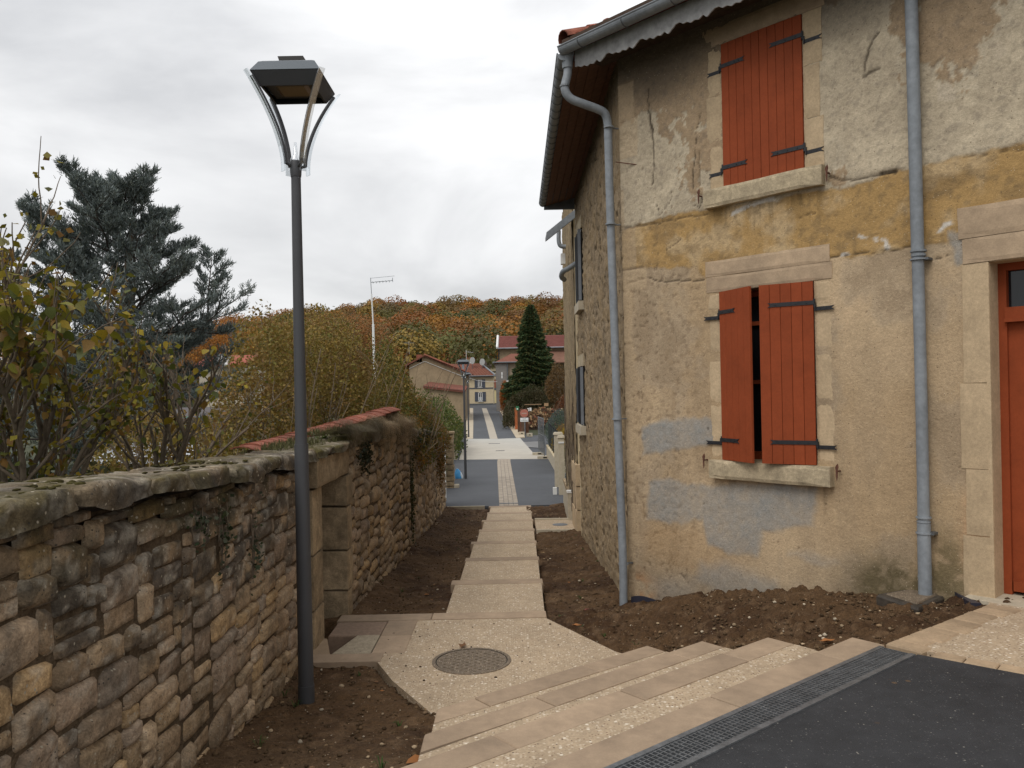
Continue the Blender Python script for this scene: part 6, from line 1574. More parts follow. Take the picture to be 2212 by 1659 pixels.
a, b = mpt(1058, 820, Yq)[0], mpt(1074, 820, Yq)[0]; MB().abox(a, b, Yq, Yq + 6, -1, mpt(1060, 792, Yq)[2]).build('wall', M['cream'], t); MB().abox(a, b, Yq - .1, Yq, mpt(1060, 804, Yq)[2], mpt(1060, 802, Yq)[2]).build('band', M['iron'], t)
ap_ = np.array((mpt(1053, 776, Yq)[0], Yq + 2, mpt(1053, 776, Yq)[2])); bb = [(mpt(1040, 793, Yq)[0], Yq - .4, mpt(1040, 792, Yq)[2]), (b + .4, Yq - .4, mpt(1040, 792, Yq)[2]), (b + .4, Yq + 6, mpt(1040, 792, Yq)[2]), (mpt(1040, 793, Yq)[0], Yq + 6, mpt(1040, 792, Yq)[2])]
top2 = ap_ + (2.4, 0, 0); MB().add([*bb, ap_ - (.3, 0, 0), top2], [(0, 1, 5, 4), (1, 2, 5), (2, 3, 4, 5), (3, 0, 4), (3, 2, 1, 0)]).build('roof', mat('dark_brown_roof', (.075, .055, .045), .9), t)
g = MB(); g.tube([ap_ + (.0, 0, -.1), ap_ + (0, 0, 1.5)], [.25, .03], 6); g.build('finial', M['white'], t)
# barn on the left
Yb = 82.; bn = thing('stone_barn', (mpt(945, 850, Yb)[0], Yb, -1.2), 'long low stone barn gable with red tile verge left of the lane', 'barn')
ax_, az_ = mpt(917, 769, Yb)[0], mpt(917, 770, Yb)[2]; lx, lz = mpt(884, 788, Yb)[0], mpt(884, 789, Yb)[2]; rx, rz = mpt(1003, 806, Yb)[0], mpt(1003, 806, Yb)[2]
def gable(y0, y1, m_): V = [(lx, y0, -1.6), (rx, y0, -1.6), (rx, y0, rz), (ax_, y0, az_), (lx, y0, lz)]; V += [(v[0], y1, v[2]) for v in V]; return MB().add(V, [(0, 1, 2, 3, 4), (9, 8, 7, 6, 5)] + [(i, i + 5, (i + 1) % 5 + 5, (i + 1) % 5) for i in range(5)])
gable(Yb, Yb + 9, 0).build('wall', mat('barn_render', (.30, .225, .14), .95, noise=[(.8, .18), (4, .12)], bump=[(6, .6, .03)]), bn)
m = MB(); roof_slab(m, [(ax_, Yb - .35, az_ + .15), (rx + .5, Yb - .35, rz + .02), (rx + .5, Yb + 9, rz + .02), (ax_, Yb + 9, az_ + .15)], .14, (.18, .07, .048)); roof_slab(m, [(lx - .4, Yb - .35, lz), (ax_, Yb - .35, az_ + .15), (ax_, Yb + 9, az_ + .15), (lx - .4, Yb + 9, lz)], .14, (.18, .07, .048)); m.build('roof', M['tile_far'], bn, usecol=True)
for i in range(14):
    f = (i + .5) / 14; x = ax_ + (rx + .4 - ax_) * f; z = az_ + .2 + (rz + .05 - az_ - .15) * f; canal((x - .2, Yb - .42, z + .05), (x + .22, Yb - .42, z - .12), .14, i, 'verge_tile', bn, n=5)
MB().tube([(lx, Yb - .05, lz - .35), (ax_, Yb - .05, az_ - .5), (rx - .1, Yb - .05, rz - .35)], .03, 5).build('cable', M['white'], bn)
c = mpt(906, 772, Yb); MB().abox(c[0] - .3, c[0] + .25, Yb, Yb + .5, c[2] - .5, c[2] + .28).build('ridge_end', M['tile'], bn)
Yl = 76.; sh = thing('lean_to_shed', (mpt(960, 860, Yl)[0], Yl, -1.2), 'lower lean-to with sloping red tile edge in front of the barn gable', 'shed')
a, b = mpt(915, 835, Yl), mpt(1002, 845, Yl); MB().add([(a[0], Yl, -1.7), (b[0], Yl, -1.7), (b[0], Yl + 5, -1.7), (a[0], Yl + 5, -1.7), (a[0], Yl, a[2] - .1), (b[0], Yl, b[2] - .1), (b[0], Yl + 5, b[2] + .3), (a[0], Yl + 5, a[2] + .3)], BF).build('wall', bpy.data.materials['barn_render'], sh)
m = MB(); roof_slab(m, [(a[0], Yl - .3, a[2]), (b[0] + .1, Yl - .3, b[2]), (b[0] + .1, Yl + 5, b[2] + .5), (a[0], Yl + 5, a[2] + .5)], .14, (.17, .065, .045)); m.build('roof', M['tile_far'], sh, usecol=True)
for i in range(12): x = a[0] + (b[0] - a[0]) * (i + .5) / 12; z = a[2] + (b[2] - a[2]) * (i + .5) / 12; canal((x, Yl - .38, z + .06), (x, Yl + .1, z + .12), .15, i, 'eave_tile', sh, n=5)
# tall right building
Ya = 104.; rb_ = thing('tall_stone_building', (mpt(1150, 820, Ya)[0], Ya, -1), 'tall stone building with long red tile roof behind the spruce', 'building')
xa_, xb_ = mpt(1079, 800, Ya)[0], mpt(1250, 800, Ya)[0]; ze = mpt(1090, 752, Ya)[2]
MB().abox(xa_, xb_, Ya, Ya + 9, -1.5, ze).build('wall', mat('ochre_wall', (.27, .205, .13), .95, noise=[(.6, .2), (3, .15)], bump=[(4, .5, .04)]), rb_)
Yr = Ya + 4.5; zr = mpt(1090, 726, Yr)[2]; xr0 = mpt(1081, 726, Yr)[0]; m = MB()
roof_slab(m, [(xa_ - .2, Ya - .5, ze), (xb_, Ya - .5, ze), (xb_, Yr, zr), (xr0 - .3, Yr, zr)], .15, (.225, .085, .07)); roof_slab(m, [(xr0 - .3, Yr, zr), (xb_, Yr, zr), (xb_, Ya + 9.5, ze), (xa_ - .2, Ya + 9.5, ze)], .15, (.225, .085, .07))
for i in range(14): f = i / 14; p = np.array((xa_ - .2, Ya - .5, ze)) * (1 - f) + np.array((xr0 - .3, Yr, zr)) * f; m.tube([p + (0, -.02, .02), (xb_, p[1] - .02, p[2] + .02)], .035, 4, (.16, .06, .05))
m.build('roof', M['tile_far'], rb_, usecol=True); V = [(xa_, Ya, ze), (xa_, Ya + 9, ze), (xa_, Yr, zr - .1)]; MB().add(V + [(v[0] + .3, v[1], v[2]) for v in V], [(0, 1, 2), (5, 4, 3), (0, 3, 4, 1), (1, 4, 5, 2), (2, 5, 3, 0)]).build('gable', bpy.data.materials['ochre_wall'], rb_)
MB().tube([(xa_ - .25, Ya - .5, ze + .05), (xr0 - .35, Yr, zr + .05)], .16, 5).build('verge', M['white'], rb_); MB().tube([(xa_ - .2, Ya - .6, ze - .05), (xb_, Ya - .6, ze - .05)], .10, 6).build('gutter', M['zinc'], rb_)
MB().tube([(xa_ - .05, Ya - .1, ze), (xa_ - .15, Ya - .1, 1.5)], .08, 6).build('downpipe', M['iron'], rb_)
for px in (1104, 1112): a = mpt(px, 756, Ya)[0]; MB().abox(a, a + .35, Ya - .05, Ya, ze - 2.2, ze - .5).build('blocked_window', M['jamb'], rb_)
a, b = mpt(1196, 757, Ya - 1)[0], mpt(1222, 757, Ya - 1)[0]; m = MB(); roof_slab(m, [(a - 2, Ya - 2.4, mpt(1200, 782, Ya - 2)[2]), (b + 3, Ya - 2.4, mpt(1200, 782, Ya - 2)[2]), (b + 3, Ya, mpt(1200, 757, Ya)[2]), (a - 2, Ya, mpt(1200, 757, Ya)[2])], .12, (.19, .10, .07)); m.build('lower_roof', M['tile_far'], rb_, usecol=True)
# lower building in front with hipped roof
Yc = 97.; lb = thing('corner_house', (mpt(1095, 850, Yc)[0], Yc, -1), 'grey rendered corner house with small red hipped roof at the right end of the lane', 'house')
xa_, xb_ = mpt(1078, 840, Yc)[0], mpt(1125, 840, Yc)[0]; ze = mpt(1085, 783, Yc)[2]; wallm = mat('grey_ochre_wall', (.26, .205, .145), .95, noise=[(.7, .2), (4, .1)])
MB().abox(xa_, xb_, Yc, Yc + 6, -1.4, ze).build('wall', wallm, lb); MB().abox(xa_ - .35, xa_ + 1.0, Yc - .3, Yc, -1.4, ze - .1).build('front_bay', mat('grey_wall', (.20, .185, .17), .95, noise=[(2, .15)]), lb)
m = MB(); zr = mpt(1110, 764, Yc + 2.5)[2]; roof_slab(m, [(xa_ - .5, Yc - .5, ze), (xb_, Yc - .5, ze), (xb_, Yc + 2.5, zr), (mpt(1104, 764, Yc + 2.5)[0], Yc + 2.5, zr)], .12, (.19, .075, .05)); roof_slab(m, [(xa_ - .5, Yc + 6, ze), (xa_ - .5, Yc - .5, ze), (mpt(1104, 764, Yc + 2.5)[0], Yc + 2.5, zr)], .12, (.18, .075, .05)); m.build('roof', M['tile_far'], lb, usecol=True)
MB().tube([(xa_ - .6, Yc - .55, ze), (xb_, Yc - .55, ze)], .09, 6).build('gutter', M['zinc_dark'], lb); MB().tube([(xa_ - .6, Yc + 6, ze - .05), (xa_ - .6, Yc - .55, ze + .0)], .12, 6).build('side_gutter', M['zinc'], lb)
MB().tube([(xa_ + 1.05, Yc - .35, ze), (xa_ + 1.05, Yc - .35, -1.2)], .07, 6).build('downpipe', M['zinc_dark'], lb)
a, b = mpt(1093, 827, Yc - 1.5), mpt(1112, 815, Yc - 1.5); m = MB(); roof_slab(m, [a, b + (2, 0, .9), b + (2, 1.5, 1.2), a + (0, 1.5, .3)], .1, (.4, .4, .38)); m.build('porch_roof', M['col'], lb, usecol=True); MB().abox(a[0] + .1, a[0] + 1.2, Yc - 1.4, Yc - .3, -1.3, a[2] - .1).build('porch_wall', M['zinc_dark'], lb)
MB().abox(xa_ + .15, xa_ + .40, Yc - .33, Yc - .3, mpt(1080, 868, Yc)[2], mpt(1080, 847, Yc)[2]).build('red_door', mat('dull_red', (.13, .05, .04), .8), lb)
g = MB()
for py in (806, 812, 832): c = mpt(1083, py, Yc); g.abox(c[0], c[0] + .15, Yc - .36, Yc - .3, c[2] - .3, c[2] + .1)
g.build('fittings', M['white'], lb)
# wires over the lane
o = MB().tube([mpt(1000, 812, 95), mpt(1030, 822, 96), mpt(1060, 825, 96.5), mpt(1093, 823, 97)], .02, 4).build('overhead_cable', M['white'], loc=tuple(mpt(1050, 822, 96))); props(o, 'pale overhead cable sagging across the lane in front of the cream house', 'cable')
# antenna pole left
Yt = 58.; p0, p1 = mpt(808, 752, Yt), mpt(800.5, 600, Yt); t = thing('antenna_mast', (p0[0], Yt, p0[2] - 3), 'tall white antenna mast with a horizontal aerial rising from the bushes', 'antenna')
MB().tube([p0 - (0, 0, 4), mpt(806, 700, Yt)], .085, 8).build('mast', M['white'], t); MB().tube([mpt(806, 700, Yt), mpt(802.5, 635, Yt)], .05, 6).build('mast', M['white'], t); MB().tube([mpt(802.5, 635, Yt), p1], .025, 6).build('mast_tip', M['zinc'], t)
MB().tube([mpt(801, 610, Yt), mpt(848, 606, Yt)], .022, 5).build('boom', M['zinc'], t)
g = MB()
for k in range(7): c = mpt(806 + k * 7, 609.5 - .6 * k, Yt); g.tube([c - (0, .35, 0), c + (0, .35, 0)], .012, 4); g.tube([c, c - (0, 0, .12)], .012, 4)
g.tube([mpt(848, 600, Yt), mpt(848, 607, Yt)], .02, 4); g.tube([mpt(801, 601, Yt), mpt(852, 596, Yt)], .012, 4); g.build('aerial_elements', M['zinc'], t)
Yt = 110.; c = mpt(883, 737, Yt); t = thing('tv_antenna', tuple(c), 'small distant television antenna above the left bushes', 'antenna'); MB().tube([mpt(884, 765, Yt), c], .035, 5).build('mast', M['zinc'], t); MB().tube([mpt(872, 741, Yt), mpt(895, 741, Yt)], .025, 4).build('boom', M['zinc'], t)
# houses glimpsed behind the cedar and on the hill
def small_house(px0, px1, pye, pyr, Y, wallc, roofc, label, zb=-2.5):
    a, b = mpt(px0, pye, Y), mpt(px1, pye, Y); r = mpt((px0 + px1) / 2, pyr, Y + 3); t = thing('distant_house', ((a[0] + b[0]) / 2, Y, zb), label, 'house')
    MB().abox(a[0], b[0], Y, Y + 6, min(zb, float(hill_z(a[0], Y)) - .5), a[2]).build('wall', mat('wall_' + str(px0), wallc, .9), t)
    m = MB(); roof_slab(m, [(a[0] - .3, Y - .4, a[2]), (b[0] + .3, Y - .4, a[2]), (b[0] + .3, Y + 3, r[2]), (a[0] - .3, Y + 3, r[2])], .15, roofc); roof_slab(m, [(a[0] - .3, Y + 3, r[2]), (b[0] + .3, Y + 3, r[2]), (b[0] + .3, Y + 6.4, a[2]), (a[0] - .3, Y + 6.4, a[2])], .15, roofc); m.build('roof', M['tile_far'], t, usecol=True)
    MB().abox(a[0] + (b[0] - a[0]) * .3, a[0] + (b[0] - a[0]) * .45, Y - .03, Y, a[2] - 1.9, a[2] - .7).build('window', M['pane'], t); return t
t = small_house(430, 522, 790, 768, 62., (.45, .40, .32), (.30, .09, .06), 'red roofed house glimpsed between the cedar and the bushes')
MB().tube([mpt(487, 790, 61.4), mpt(496, 769, 64.5)], .12, 5).build('roof_flashing', M['white'], t)
c = mpt(479, 776, 61); d_ = thing('satellite_dish', tuple(c), 'white satellite dish beside the red roof behind the cedar branches', 'satellite dish'); vdisc(c[0], c[1], c[2], .42, .05, 20).build('reflector', mat('white_dish', (.6, .6, .6), .5), d_); MB().tube([c + (0, .1, 0), c + (0, .1, -1)], .04, 5).build('mast', M['zinc'], d_)
t = small_house(345, 470, 905, 880, 34., (.33, .28, .20), (.10, .09, .09), 'low house with turquoise shutters seen through the lilac stems')
for px in (405, 437, 350):
    a = mpt(px, 918, 33.9); MB().abox(a[0] - .18, a[0] + .18, a[1] - .05, a[1], a[2] - .55, a[2] + .35).build('turquoise_shutter', mat('turquoise_paint', (.16, .42, .38), .7), t)
small_house(838, 858, 702, 690, 300., (.62, .62, .60), (.30, .31, .33), 'tiny white house high among the hillside trees, left one', 20)
small_house(885, 912, 706, 697, 290., (.55, .55, .54), (.18, .2, .24), 'tiny grey roofed house half hidden on the hillside, right one', 20)
# white tarps / glass frames behind the wall
for i, (px, py, w) in enumerate(((250, 978, 1.1), (362, 978, .9))):
    c = mpt(px, py, 15.); t = thing('cold_frame', tuple(c), ('pale plastic covered garden frame behind the lilac stems, left one', 'pale plastic covered garden frame behind the wall, right one')[i], 'garden frame')
    MB().abox(c[0] - w / 2, c[0] + w / 2, c[1], c[1] + 1.2, c[2] - 1.6, c[2] - .1).build('box', M['plain_brown'], t); m = MB(); roof_slab(m, [(c[0] - w / 2, c[1] - .1, c[2] - .14), (c[0] + w / 2, c[1] - .1, c[2] - .16), (c[0] + w / 2, c[1] + 1.2, c[2] + .12), (c[0] - w / 2, c[1] + 1.2, c[2] + .1)], .04, (.55, .58, .62)); m.build('cover', M['col'], t, usecol=True)
c = mpt(455, 955, 17.); t = thing('grey_tank', tuple(c), 'grey metal garden tank glimpsed above the wall left of the lamp post', 'tank'); MB().abox(c[0] - .5, c[0] + .25, c[1], c[1] + .8, c[2] - .8, c[2] + .18).build('body', M['zinc_dark'], t); MB().abox(c[0] - .55, c[0] + .3, c[1] - .04, c[1] + .84, c[2] + .18, c[2] + .22).build('rim', M['zinc'], t)
# ================================================================== VEGETATION
def rand_dir(n, r): v = r.randn(n, 3); return v / np.linalg.norm(v, axis=1)[:, None]
def leaf_quads(P, size, r, up=.3, asp=.6, droop=None):
    """diamond leaves folded along the midrib: (n,6 verts) two quads each"""
    n = len(P); size = np.broadcast_to(size, (n,))
    d = rand_dir(n, r); 
    if droop is not None: d[:, 2] = d[:, 2] * .5 - droop; d /= np.linalg.norm(d, axis=1)[:, None]
    s = np.cross(d, rand_dir(n, r)); s /= np.linalg.norm(s, axis=1)[:, None] + 1e-9; nn = np.cross(d, s)
    L_, W_ = size[:, None], (size * asp)[:, None]
    v0 = P; v1 = P + d * L_ * .45 + s * W_ * .5 + nn * W_ * .12; v2 = P + d * L_; v3 = P + d * L_ * .45 - s * W_ * .5 + nn * W_ * .12; 
    V = np.stack([v0, v1, v2, v3], 1).reshape(-1, 3); return V, np.arange(4 * n).reshape(-1, 4)
def leafy(name, P, size, cols, parent, r, m='leaf', asp=.6, droop=None, var=.35, **kw):
    V, Fc = leaf_quads(P, size, r, asp=asp, droop=droop); n = len(P)
    C = cols[r.randint(0, len(cols), n)] * (1 - var + 2 * var * r.rand(n, 1)); return mk(name, V, Fc, M[m], parent, col=np.repeat(C, 4, axis=0))
def branchy(origin, r, n_stem, H, spread, rad, lean=(0, 0), levels=2, kids=5, out_tips=None, m_=None, bow=.2):
    """multi-stemmed shrub skeleton; returns MB and tip/along points"""
    g = MB(); pts = []
    def grow(p, d, L, rd, lev):
        k = 7; P = [np.array(p)]; dd = np.array(d, float)
        for i in range(k): dd = dd + r.randn(3) * .10 + np.array((0, 0, .03)); dd /= np.linalg.norm(dd); P.append(P[-1] + dd * L / k)
        P = np.array(P); g.tube(P, np.linspace(rd, rd * .45, k + 1), 6 if rd > .012 else 4, caps=False)
        if lev <= 0: pts.extend(P[2:]); return
        for j in range(kids):
            f = r.uniform(.35, 1.0); i = int(f * k); a = rand_dir(1, r)[0]; a[2] = abs(a[2]) * .5; nd = (P[min(i + 1, k)] - P[max(i - 1, 0)]); nd /= np.linalg.norm(nd); nd = nd + a * .75; nd /= np.linalg.norm(nd)
            grow(P[i], nd, L * r.uniform(.35, .6), rd * .5, lev - 1)
        pts.append(P[-1])
    for s_ in range(n_stem):
        a = r.rand() * 6.28; t = spread * math.sqrt(r.rand()); d = np.array((math.cos(a) * t + lean[0], math.sin(a) * t + lean[1], 1.)); d /= np.linalg.norm(d)
        o = np.array(origin) + np.array((math.cos(a), math.sin(a), 0)) * r.rand() * .25
        grow(o, d, H * r.uniform(.5, .75), rad * r.uniform(.6, 1.1), levels)
    return g, np.array(pts)

# ---- big leaved shrub behind the near wall
LEAFC = np.array([(.12, .105, .012), (.15, .125, .012), (.085, .085, .016), (.19, .13, .012), (.16, .085, .02), (.06, .07, .014), (.12, .10, .018), (.21, .16, .015)]) * 1.3
def big_leaf_mesh(seed):
    r = np.random.RandomState(seed); out = [(0, 0), (.30, .12), (.42, .38), (.26, .72), (0, 1.08), (-.26, .72), (-.42, .38), (-.30, .12)]
    V = [(x, y, .16 * abs(x) - .18 * y * y) for x, y in out] + [(0, .35, -.03), (0, .7, -.1)]
    V = np.array(V) * (1 + .05 * r.randn(10, 1)); Fc = [(0, 1, 8), (1, 2, 9, 8), (2, 3, 9), (3, 4, 9), (4, 5, 9), (5, 6, 9), (6, 7, 8, 9), (7, 0, 8)]
    return V, Fc
def shrub(name, base, label, seed, n_stem, H, spread, rad, nleaf, lsize, nsep, cols=LEAFC, zfilt=None, group=None, lean=(0, 0)):
    r = np.random.RandomState(seed); t = thing(name, base, label, 'shrub', group)
    g, pts = branchy(base, r, n_stem, H, spread, rad, levels=2, kids=5, lean=lean); g.build('stems', M['bark'], t, smooth=True)
    idx = r.randint(0, len(pts), nleaf); P = pts[idx] + r.randn(nleaf, 3) * .05
    if zfilt is not None: P = P[zfilt(P)]
    # nearest leaves separately
    order = np.argsort(np.linalg.norm(P - np.array((0, 0, 1.75)), axis=1) + (P[:, 0] > -1.6) * 9); P = P[order]
    ns = min(nsep, len(P)); protos = []
    for q in range(4):
        V, Fc = big_leaf_mesh(q + seed); me = bpy.data.meshes.new('big_leaf'); me.from_pydata([tuple(v) for v in V], [], Fc); me.polygons.foreach_set('use_smooth', [True] * len(Fc)); protos.append(me)
    mats = LEAFM
    for me_i, me in enumerate(protos): pass
    for i in range(ns):
        key = (seed, r.randint(4), r.randint(len(mats)))
        if key not in LEAFMESH: me = protos[key[1]].copy(); me.materials.clear(); me.materials.append(mats[key[2]]); LEAFMESH[key] = me
        o = bpy.data.objects.new('leaf', LEAFMESH[key]); COL.objects.link(o); o.parent = t; o.location = P[i] - np.array(base)
        s = lsize * r.uniform(.7, 1.3); o.scale = (s, s, s); o.rotation_euler = (r.uniform(-2.4, .3), r.uniform(-.6, .6), r.uniform(0, 6.28))
    rest = P[ns:]
    if len(rest):
        o = leafy('small_leaves', rest, lsize * r.uniform(.5, 1.0, len(rest)), cols, t, r, asp=.75, droop=.5); o['kind'] = 'stuff'
    return t
LEAFM = [mat('lilac_leaf_%s' % nm, c, .55, trans=.3, noise=[(14, .3)], spec=.35) for nm, c in (('olive', (.15, .135, .018)), ('yellow', (.28, .20, .018)), ('green', (.085, .10, .02)), ('brownish', (.19, .11, .025)), ('lime', (.18, .17, .02)))]
LEAFMESH = {}
gz = .42
shrub('lilac_shrub', (-4.05, 6.6, .35), 'big lilac shrub with large olive yellow leaves behind the near wall, centre of the group', 11, 13, 2.85, .62, .04, 2800, .088, 290, lean=(.08, 0))
shrub('lilac_shrub', (-5.3, 6.9, .2), 'leafy lilac shrub at the far left edge behind the near wall', 12, 12, 2.7, .5, .04, 2400, .09, 290)
shrub('lilac_shrub', (-3.7, 8.4, .3), 'thinner lilac with bare pale twigs between the cedar and the lamp post', 13, 9, 2.2, .55, .03, 420, .08, 160, lean=(.1, 0))
# dark undergrowth below them
r = np.random.RandomState(8)
def hedge(name, label, x0, x1, y0, y1, zb, zt, n, size, cols, seed, kind=None, cat='hedge', twigs=0, fzn=None, group=None, asp=.6, m='leaf', var=.35, twigm='twig', inner=None):
    """dense bushy mass: leaves fill an uneven box"""
    r = np.random.RandomState(seed); t = thing(name, ((x0 + x1) / 2, (y0 + y1) / 2, zb), label, cat, group)
    X = r.uniform(x0, x1, n); Y = r.uniform(y0, y1, n); fx = (X - x0) / (x1 - x0) * 2 - 1; fy = (Y - y0) / (y1 - y0) * 2 - 1
    top = (zt(X, Y) if callable(zt) else zt) + .0 * X; top = zb + (top - zb) * (1 - .35 * np.abs(fx) ** 4) * (1 - .35 * np.abs(fy) ** 4) * (.80 + .4 * fbm(X * 1.3, Y * 1.3, seed, 3, seed))
    u = r.rand(n) ** .55; Z = zb + (top - zb) * u
    lump = fbm(X * 1.6, Y * 1.6, Z * 1.6, 3, seed + 1); k = lump > .38 * r.rand(n) + .22
    P = np.stack([X, Y, Z], 1)[k]; lum = lump[k]
    C = cols[r.randint(0, len(cols), len(P))] * (1 - var + 2 * var * r.rand(len(P), 1)) 
    # patches of colour: neighbours share a tone
    cc = cols[(fbm(P[:, 0] * .9, P[:, 1] * .9, P[:, 2] * .9, 2, seed + 3) * 2.2 * len(cols)).astype(int) % len(cols)]; C = C * .5 + cc * .5
    V, Fc = leaf_quads(P, size * r.uniform(.6, 1.3, len(P)), r, asp=asp); o = mk('foliage', V, Fc, M[m], t, col=np.repeat(C, 4, axis=0)); o['kind'] = 'stuff' if 0 else 'thing'
    del o['kind']
    g = MB()
    for q in range(twigs):
        x, y = r.uniform(x0, x1), r.uniform(y0, y1); a = r.randn(2) * .25; zt_ = (zt(np.array([x]), np.array([y]))[0] if callable(zt) else zt); h = (zt_ - zb) * r.uniform(.55, .95); P_ = [np.array((x, y, zb))]
        for i in range(6): P_.append(P_[-1] + np.array((a[0] / 6 * h + r.randn() * .04, a[1] / 6 * h + r.randn() * .04, h / 6)))
        rd = r.uniform(.006, .018) * (1 + .3 * (zt_ - zb > 2)); g.tube(P_, np.linspace(rd, rd * .3, 7), 4, caps=False)
        for b in range(3): i = r.randint(2, 6); e = P_[i] + r.randn(3) * .15 + (0, 0, .2); g.tube([P_[i], (P_[i] + e) / 2 + r.randn(3) * .04, e], [rd * .5, rd * .35, rd * .15], 4, caps=False)
    if twigs: g.build('stems', M[twigm], t)
    return t
DK = np.array([(.03, .035, .012), (.045, .045, .015), (.06, .05, .015), (.035, .045, .02)])
OLV = np.array([(.24, .175, .04), (.20, .165, .035), (.28, .19, .04), (.16, .15, .035), (.30, .18, .05), (.22, .13, .05)])
ORG = np.array([(.26, .11, .02), (.20, .09, .02), (.15, .09, .02), (.10, .08, .02), (.24, .14, .02)])
GRN = np.array([(.07, .10, .02), (.10, .12, .02), (.13, .12, .02), (.06, .085, .02)])
hedge('undergrowth_bush', 'dark low evergreen bush at the foot of the lilac stems behind the wall', -8.2, -3.4, 7.6, 9.4, -.9, 1.25, 7000, .07, DK, 21, twigs=50, cat='bush')
# thicket behind the wall: several bushes
def topf(pts): return lambda X, Y: np.interp(X, [p[0] for p in pts], [p[1] for p in pts])
hedge('thicket_bush', 'tall olive brown bush with seed heads right behind the lamp post', -5.6, -3.3, 12.0, 14.2, -.5, topf([(-5.6, .5), (-5.0, .9), (-4.6, 1.6), (-4.2, 2.8), (-3.7, 3.2), (-3.3, 2.9)]), 34000, .06, OLV, 22, twigs=60, cat='bush')
hedge('thicket_bush', 'dense olive brown bush between the lamp post and the antenna mast', -4.6, -2.6, 14.6, 17.2, -.7, topf([(-4.6, 3.2), (-3.8, 3.4), (-3.0, 3.0), (-2.6, 2.5)]), 34000, .062, OLV, 23, twigs=50, cat='bush')
hedge('thicket_bush', 'yellow green bush above the tile capped wall with pale branches', -3.5, -2.2, 17.6, 20.5, -.9, topf([(-3.5, 3.1), (-2.9, 2.9), (-2.2, 2.1)]), 20000, .066, np.vstack([OLV, GRN[:2]]), 24, twigs=50, cat='bush')
hedge('thicket_bush', 'low rusty olive bush left of the tile capped wall', -5.4, -3.5, 9.8, 11.6, -.4, 1.45, 16000, .055, OLV, 25, twigs=40, cat='bush')
hedge('thicket_bush', 'far brown bush filling the gap behind the lamp post', -8.5, -5.2, 16.5, 19, -1.2, topf([(-8.5, .6), (-7, .9), (-5.2, 1.7)]), 24000, .07, OLV, 26, twigs=40, cat='bush')
# orange and green hedge hanging over the far wall
hedge('ivy_hedge', 'orange and green autumn hedge spilling over the far end of the stone wall', -2.75, -1.72, 15.6, 22.8, .1, topf([(-2.75, 1.75), (-2.2, 1.5), (-1.72, .75)]), 17000, .055, np.vstack([ORG, GRN]), 27, twigs=30, cat='hedge')
hedge('garden_shrub', 'green yellow shrub beyond the far wall in front of the barn', -3.9, -2.3, 26, 31, -1.4, topf([(-3.9, 1.6), (-3.0, 1.7), (-2.3, .7)]), 9000, .09, np.vstack([GRN, ORG[:1], GRN]), 28, twigs=20, cat='shrub')
hedge('garden_shrub', 'bright green garden shrub beside the middle lamp below the barn', -4.6, -2.6, 38, 46, -1.6, topf([(-4.6, 1.5), (-3.4, 1.2), (-2.6, .3)]), 8000, .13, GRN, 29, twigs=10, cat='shrub')
hedge('garden_shrub', 'yellow leaved shrub in front of the barn gable', -6.5, -3.8, 30, 36, -1.6, topf([(-6.5, 2.3), (-5.2, 2.6), (-3.8, 1.9)]), 9000, .10, np.array([(.24, .17, .02), (.14, .12, .02), (.18, .10, .02), (.10, .10, .02)]), 30, twigs=20, cat='shrub')
# ivy curtain and dry grass over the middle wall
def curtain(name, label, Y0, Y1, n, col, L0, L1, seed, xo, zt):
    r = np.random.RandomState(seed); V = []; C = []
    for i in range(n):
        y = r.uniform(Y0, Y1); x = xo(y) - r.uniform(-.03, .35) ; z = zt(y) + .02 - .1 * 0; l = (L0 + (L1 - L0) * r.rand() ** 2) * (.1 + 1.4 * fbm(np.array([y * 5.]), 0, 0, 2, seed + 1)[0]) * (.5 + fbm(np.array([y * 1.5]), 0, 0, 2, seed)[0]); h = r.uniform(.02, .2) * (1 + .5 * math.sin(y * 3))
        k = 5; px = x; P = []
        fx = xo(y) + r.uniform(.03, .14)
        for q in range(k + 1):
            f = q / k; P.append((x + (fx - x) * min(1, f * 2), y + r.normal(0, .02) + .1 * f * r.normal(), z + h * math.sin(min(1, f * 2) * math.pi * .7) * (1 - f) - l * max(0, f - .35) / .65))
        P = np.array(P); w = .002 + .0025 * r.rand(); sd = np.array((0, 1, 0)) * w; c = col[r.randint(len(col))] * r.uniform(.6, 1.4)
        for q in range(k): V += [P[q] - sd, P[q] + sd, P[q + 1] + sd * (1 - q / k), P[q + 1] - sd * (1 - q / k)]; C += [c] * 4
    V = np.array(V); return props(mk(name, V, np.arange(len(V)).reshape(-1, 4), M['grass'], col=np.array(C), loc=(-1.9, (Y0 + Y1) / 2, 1)), label, kind='stuff')
DRY = np.array([(.17, .125, .075), (.13, .09, .05), (.20, .15, .09), (.10, .075, .035)])
curtain('dry_grass_curtain', 'curtain of dry brown grass hanging over the middle wall', 10.9, 14.7, 1500, DRY * 2.3, .05, .65, 41, lambda y: -1.84, lambda y: float(zt2(y)) + .12)
curtain('dry_grass_curtain', 'shorter dry grass on the wall head above the doorway', 8.9, 11.2, 1200, np.vstack([DRY, [(.09, .10, .03)]]), .05, .2, 42, lambda y: -1.86, lambda y: float(zt2(y)) + .10)
r = np.random.RandomState(77)
def wall_top_z(X, Y): return np.where(Y < 7.6, zc1(Y), np.where(Y < 9.2, 1.2, np.where(Y < 14.6, zt2(Y) + .10, zt3(Y) + .1)))
n = 520; X = r.uniform(-2.5, -1.95, n); Y = r.uniform(7.4, 13.5, n); tufts('wall_top_grass', X, Y, r.uniform(.03, .12, n), 9, (.10, .095, .035), zf=wall_top_z, spread=.5, w=.003)
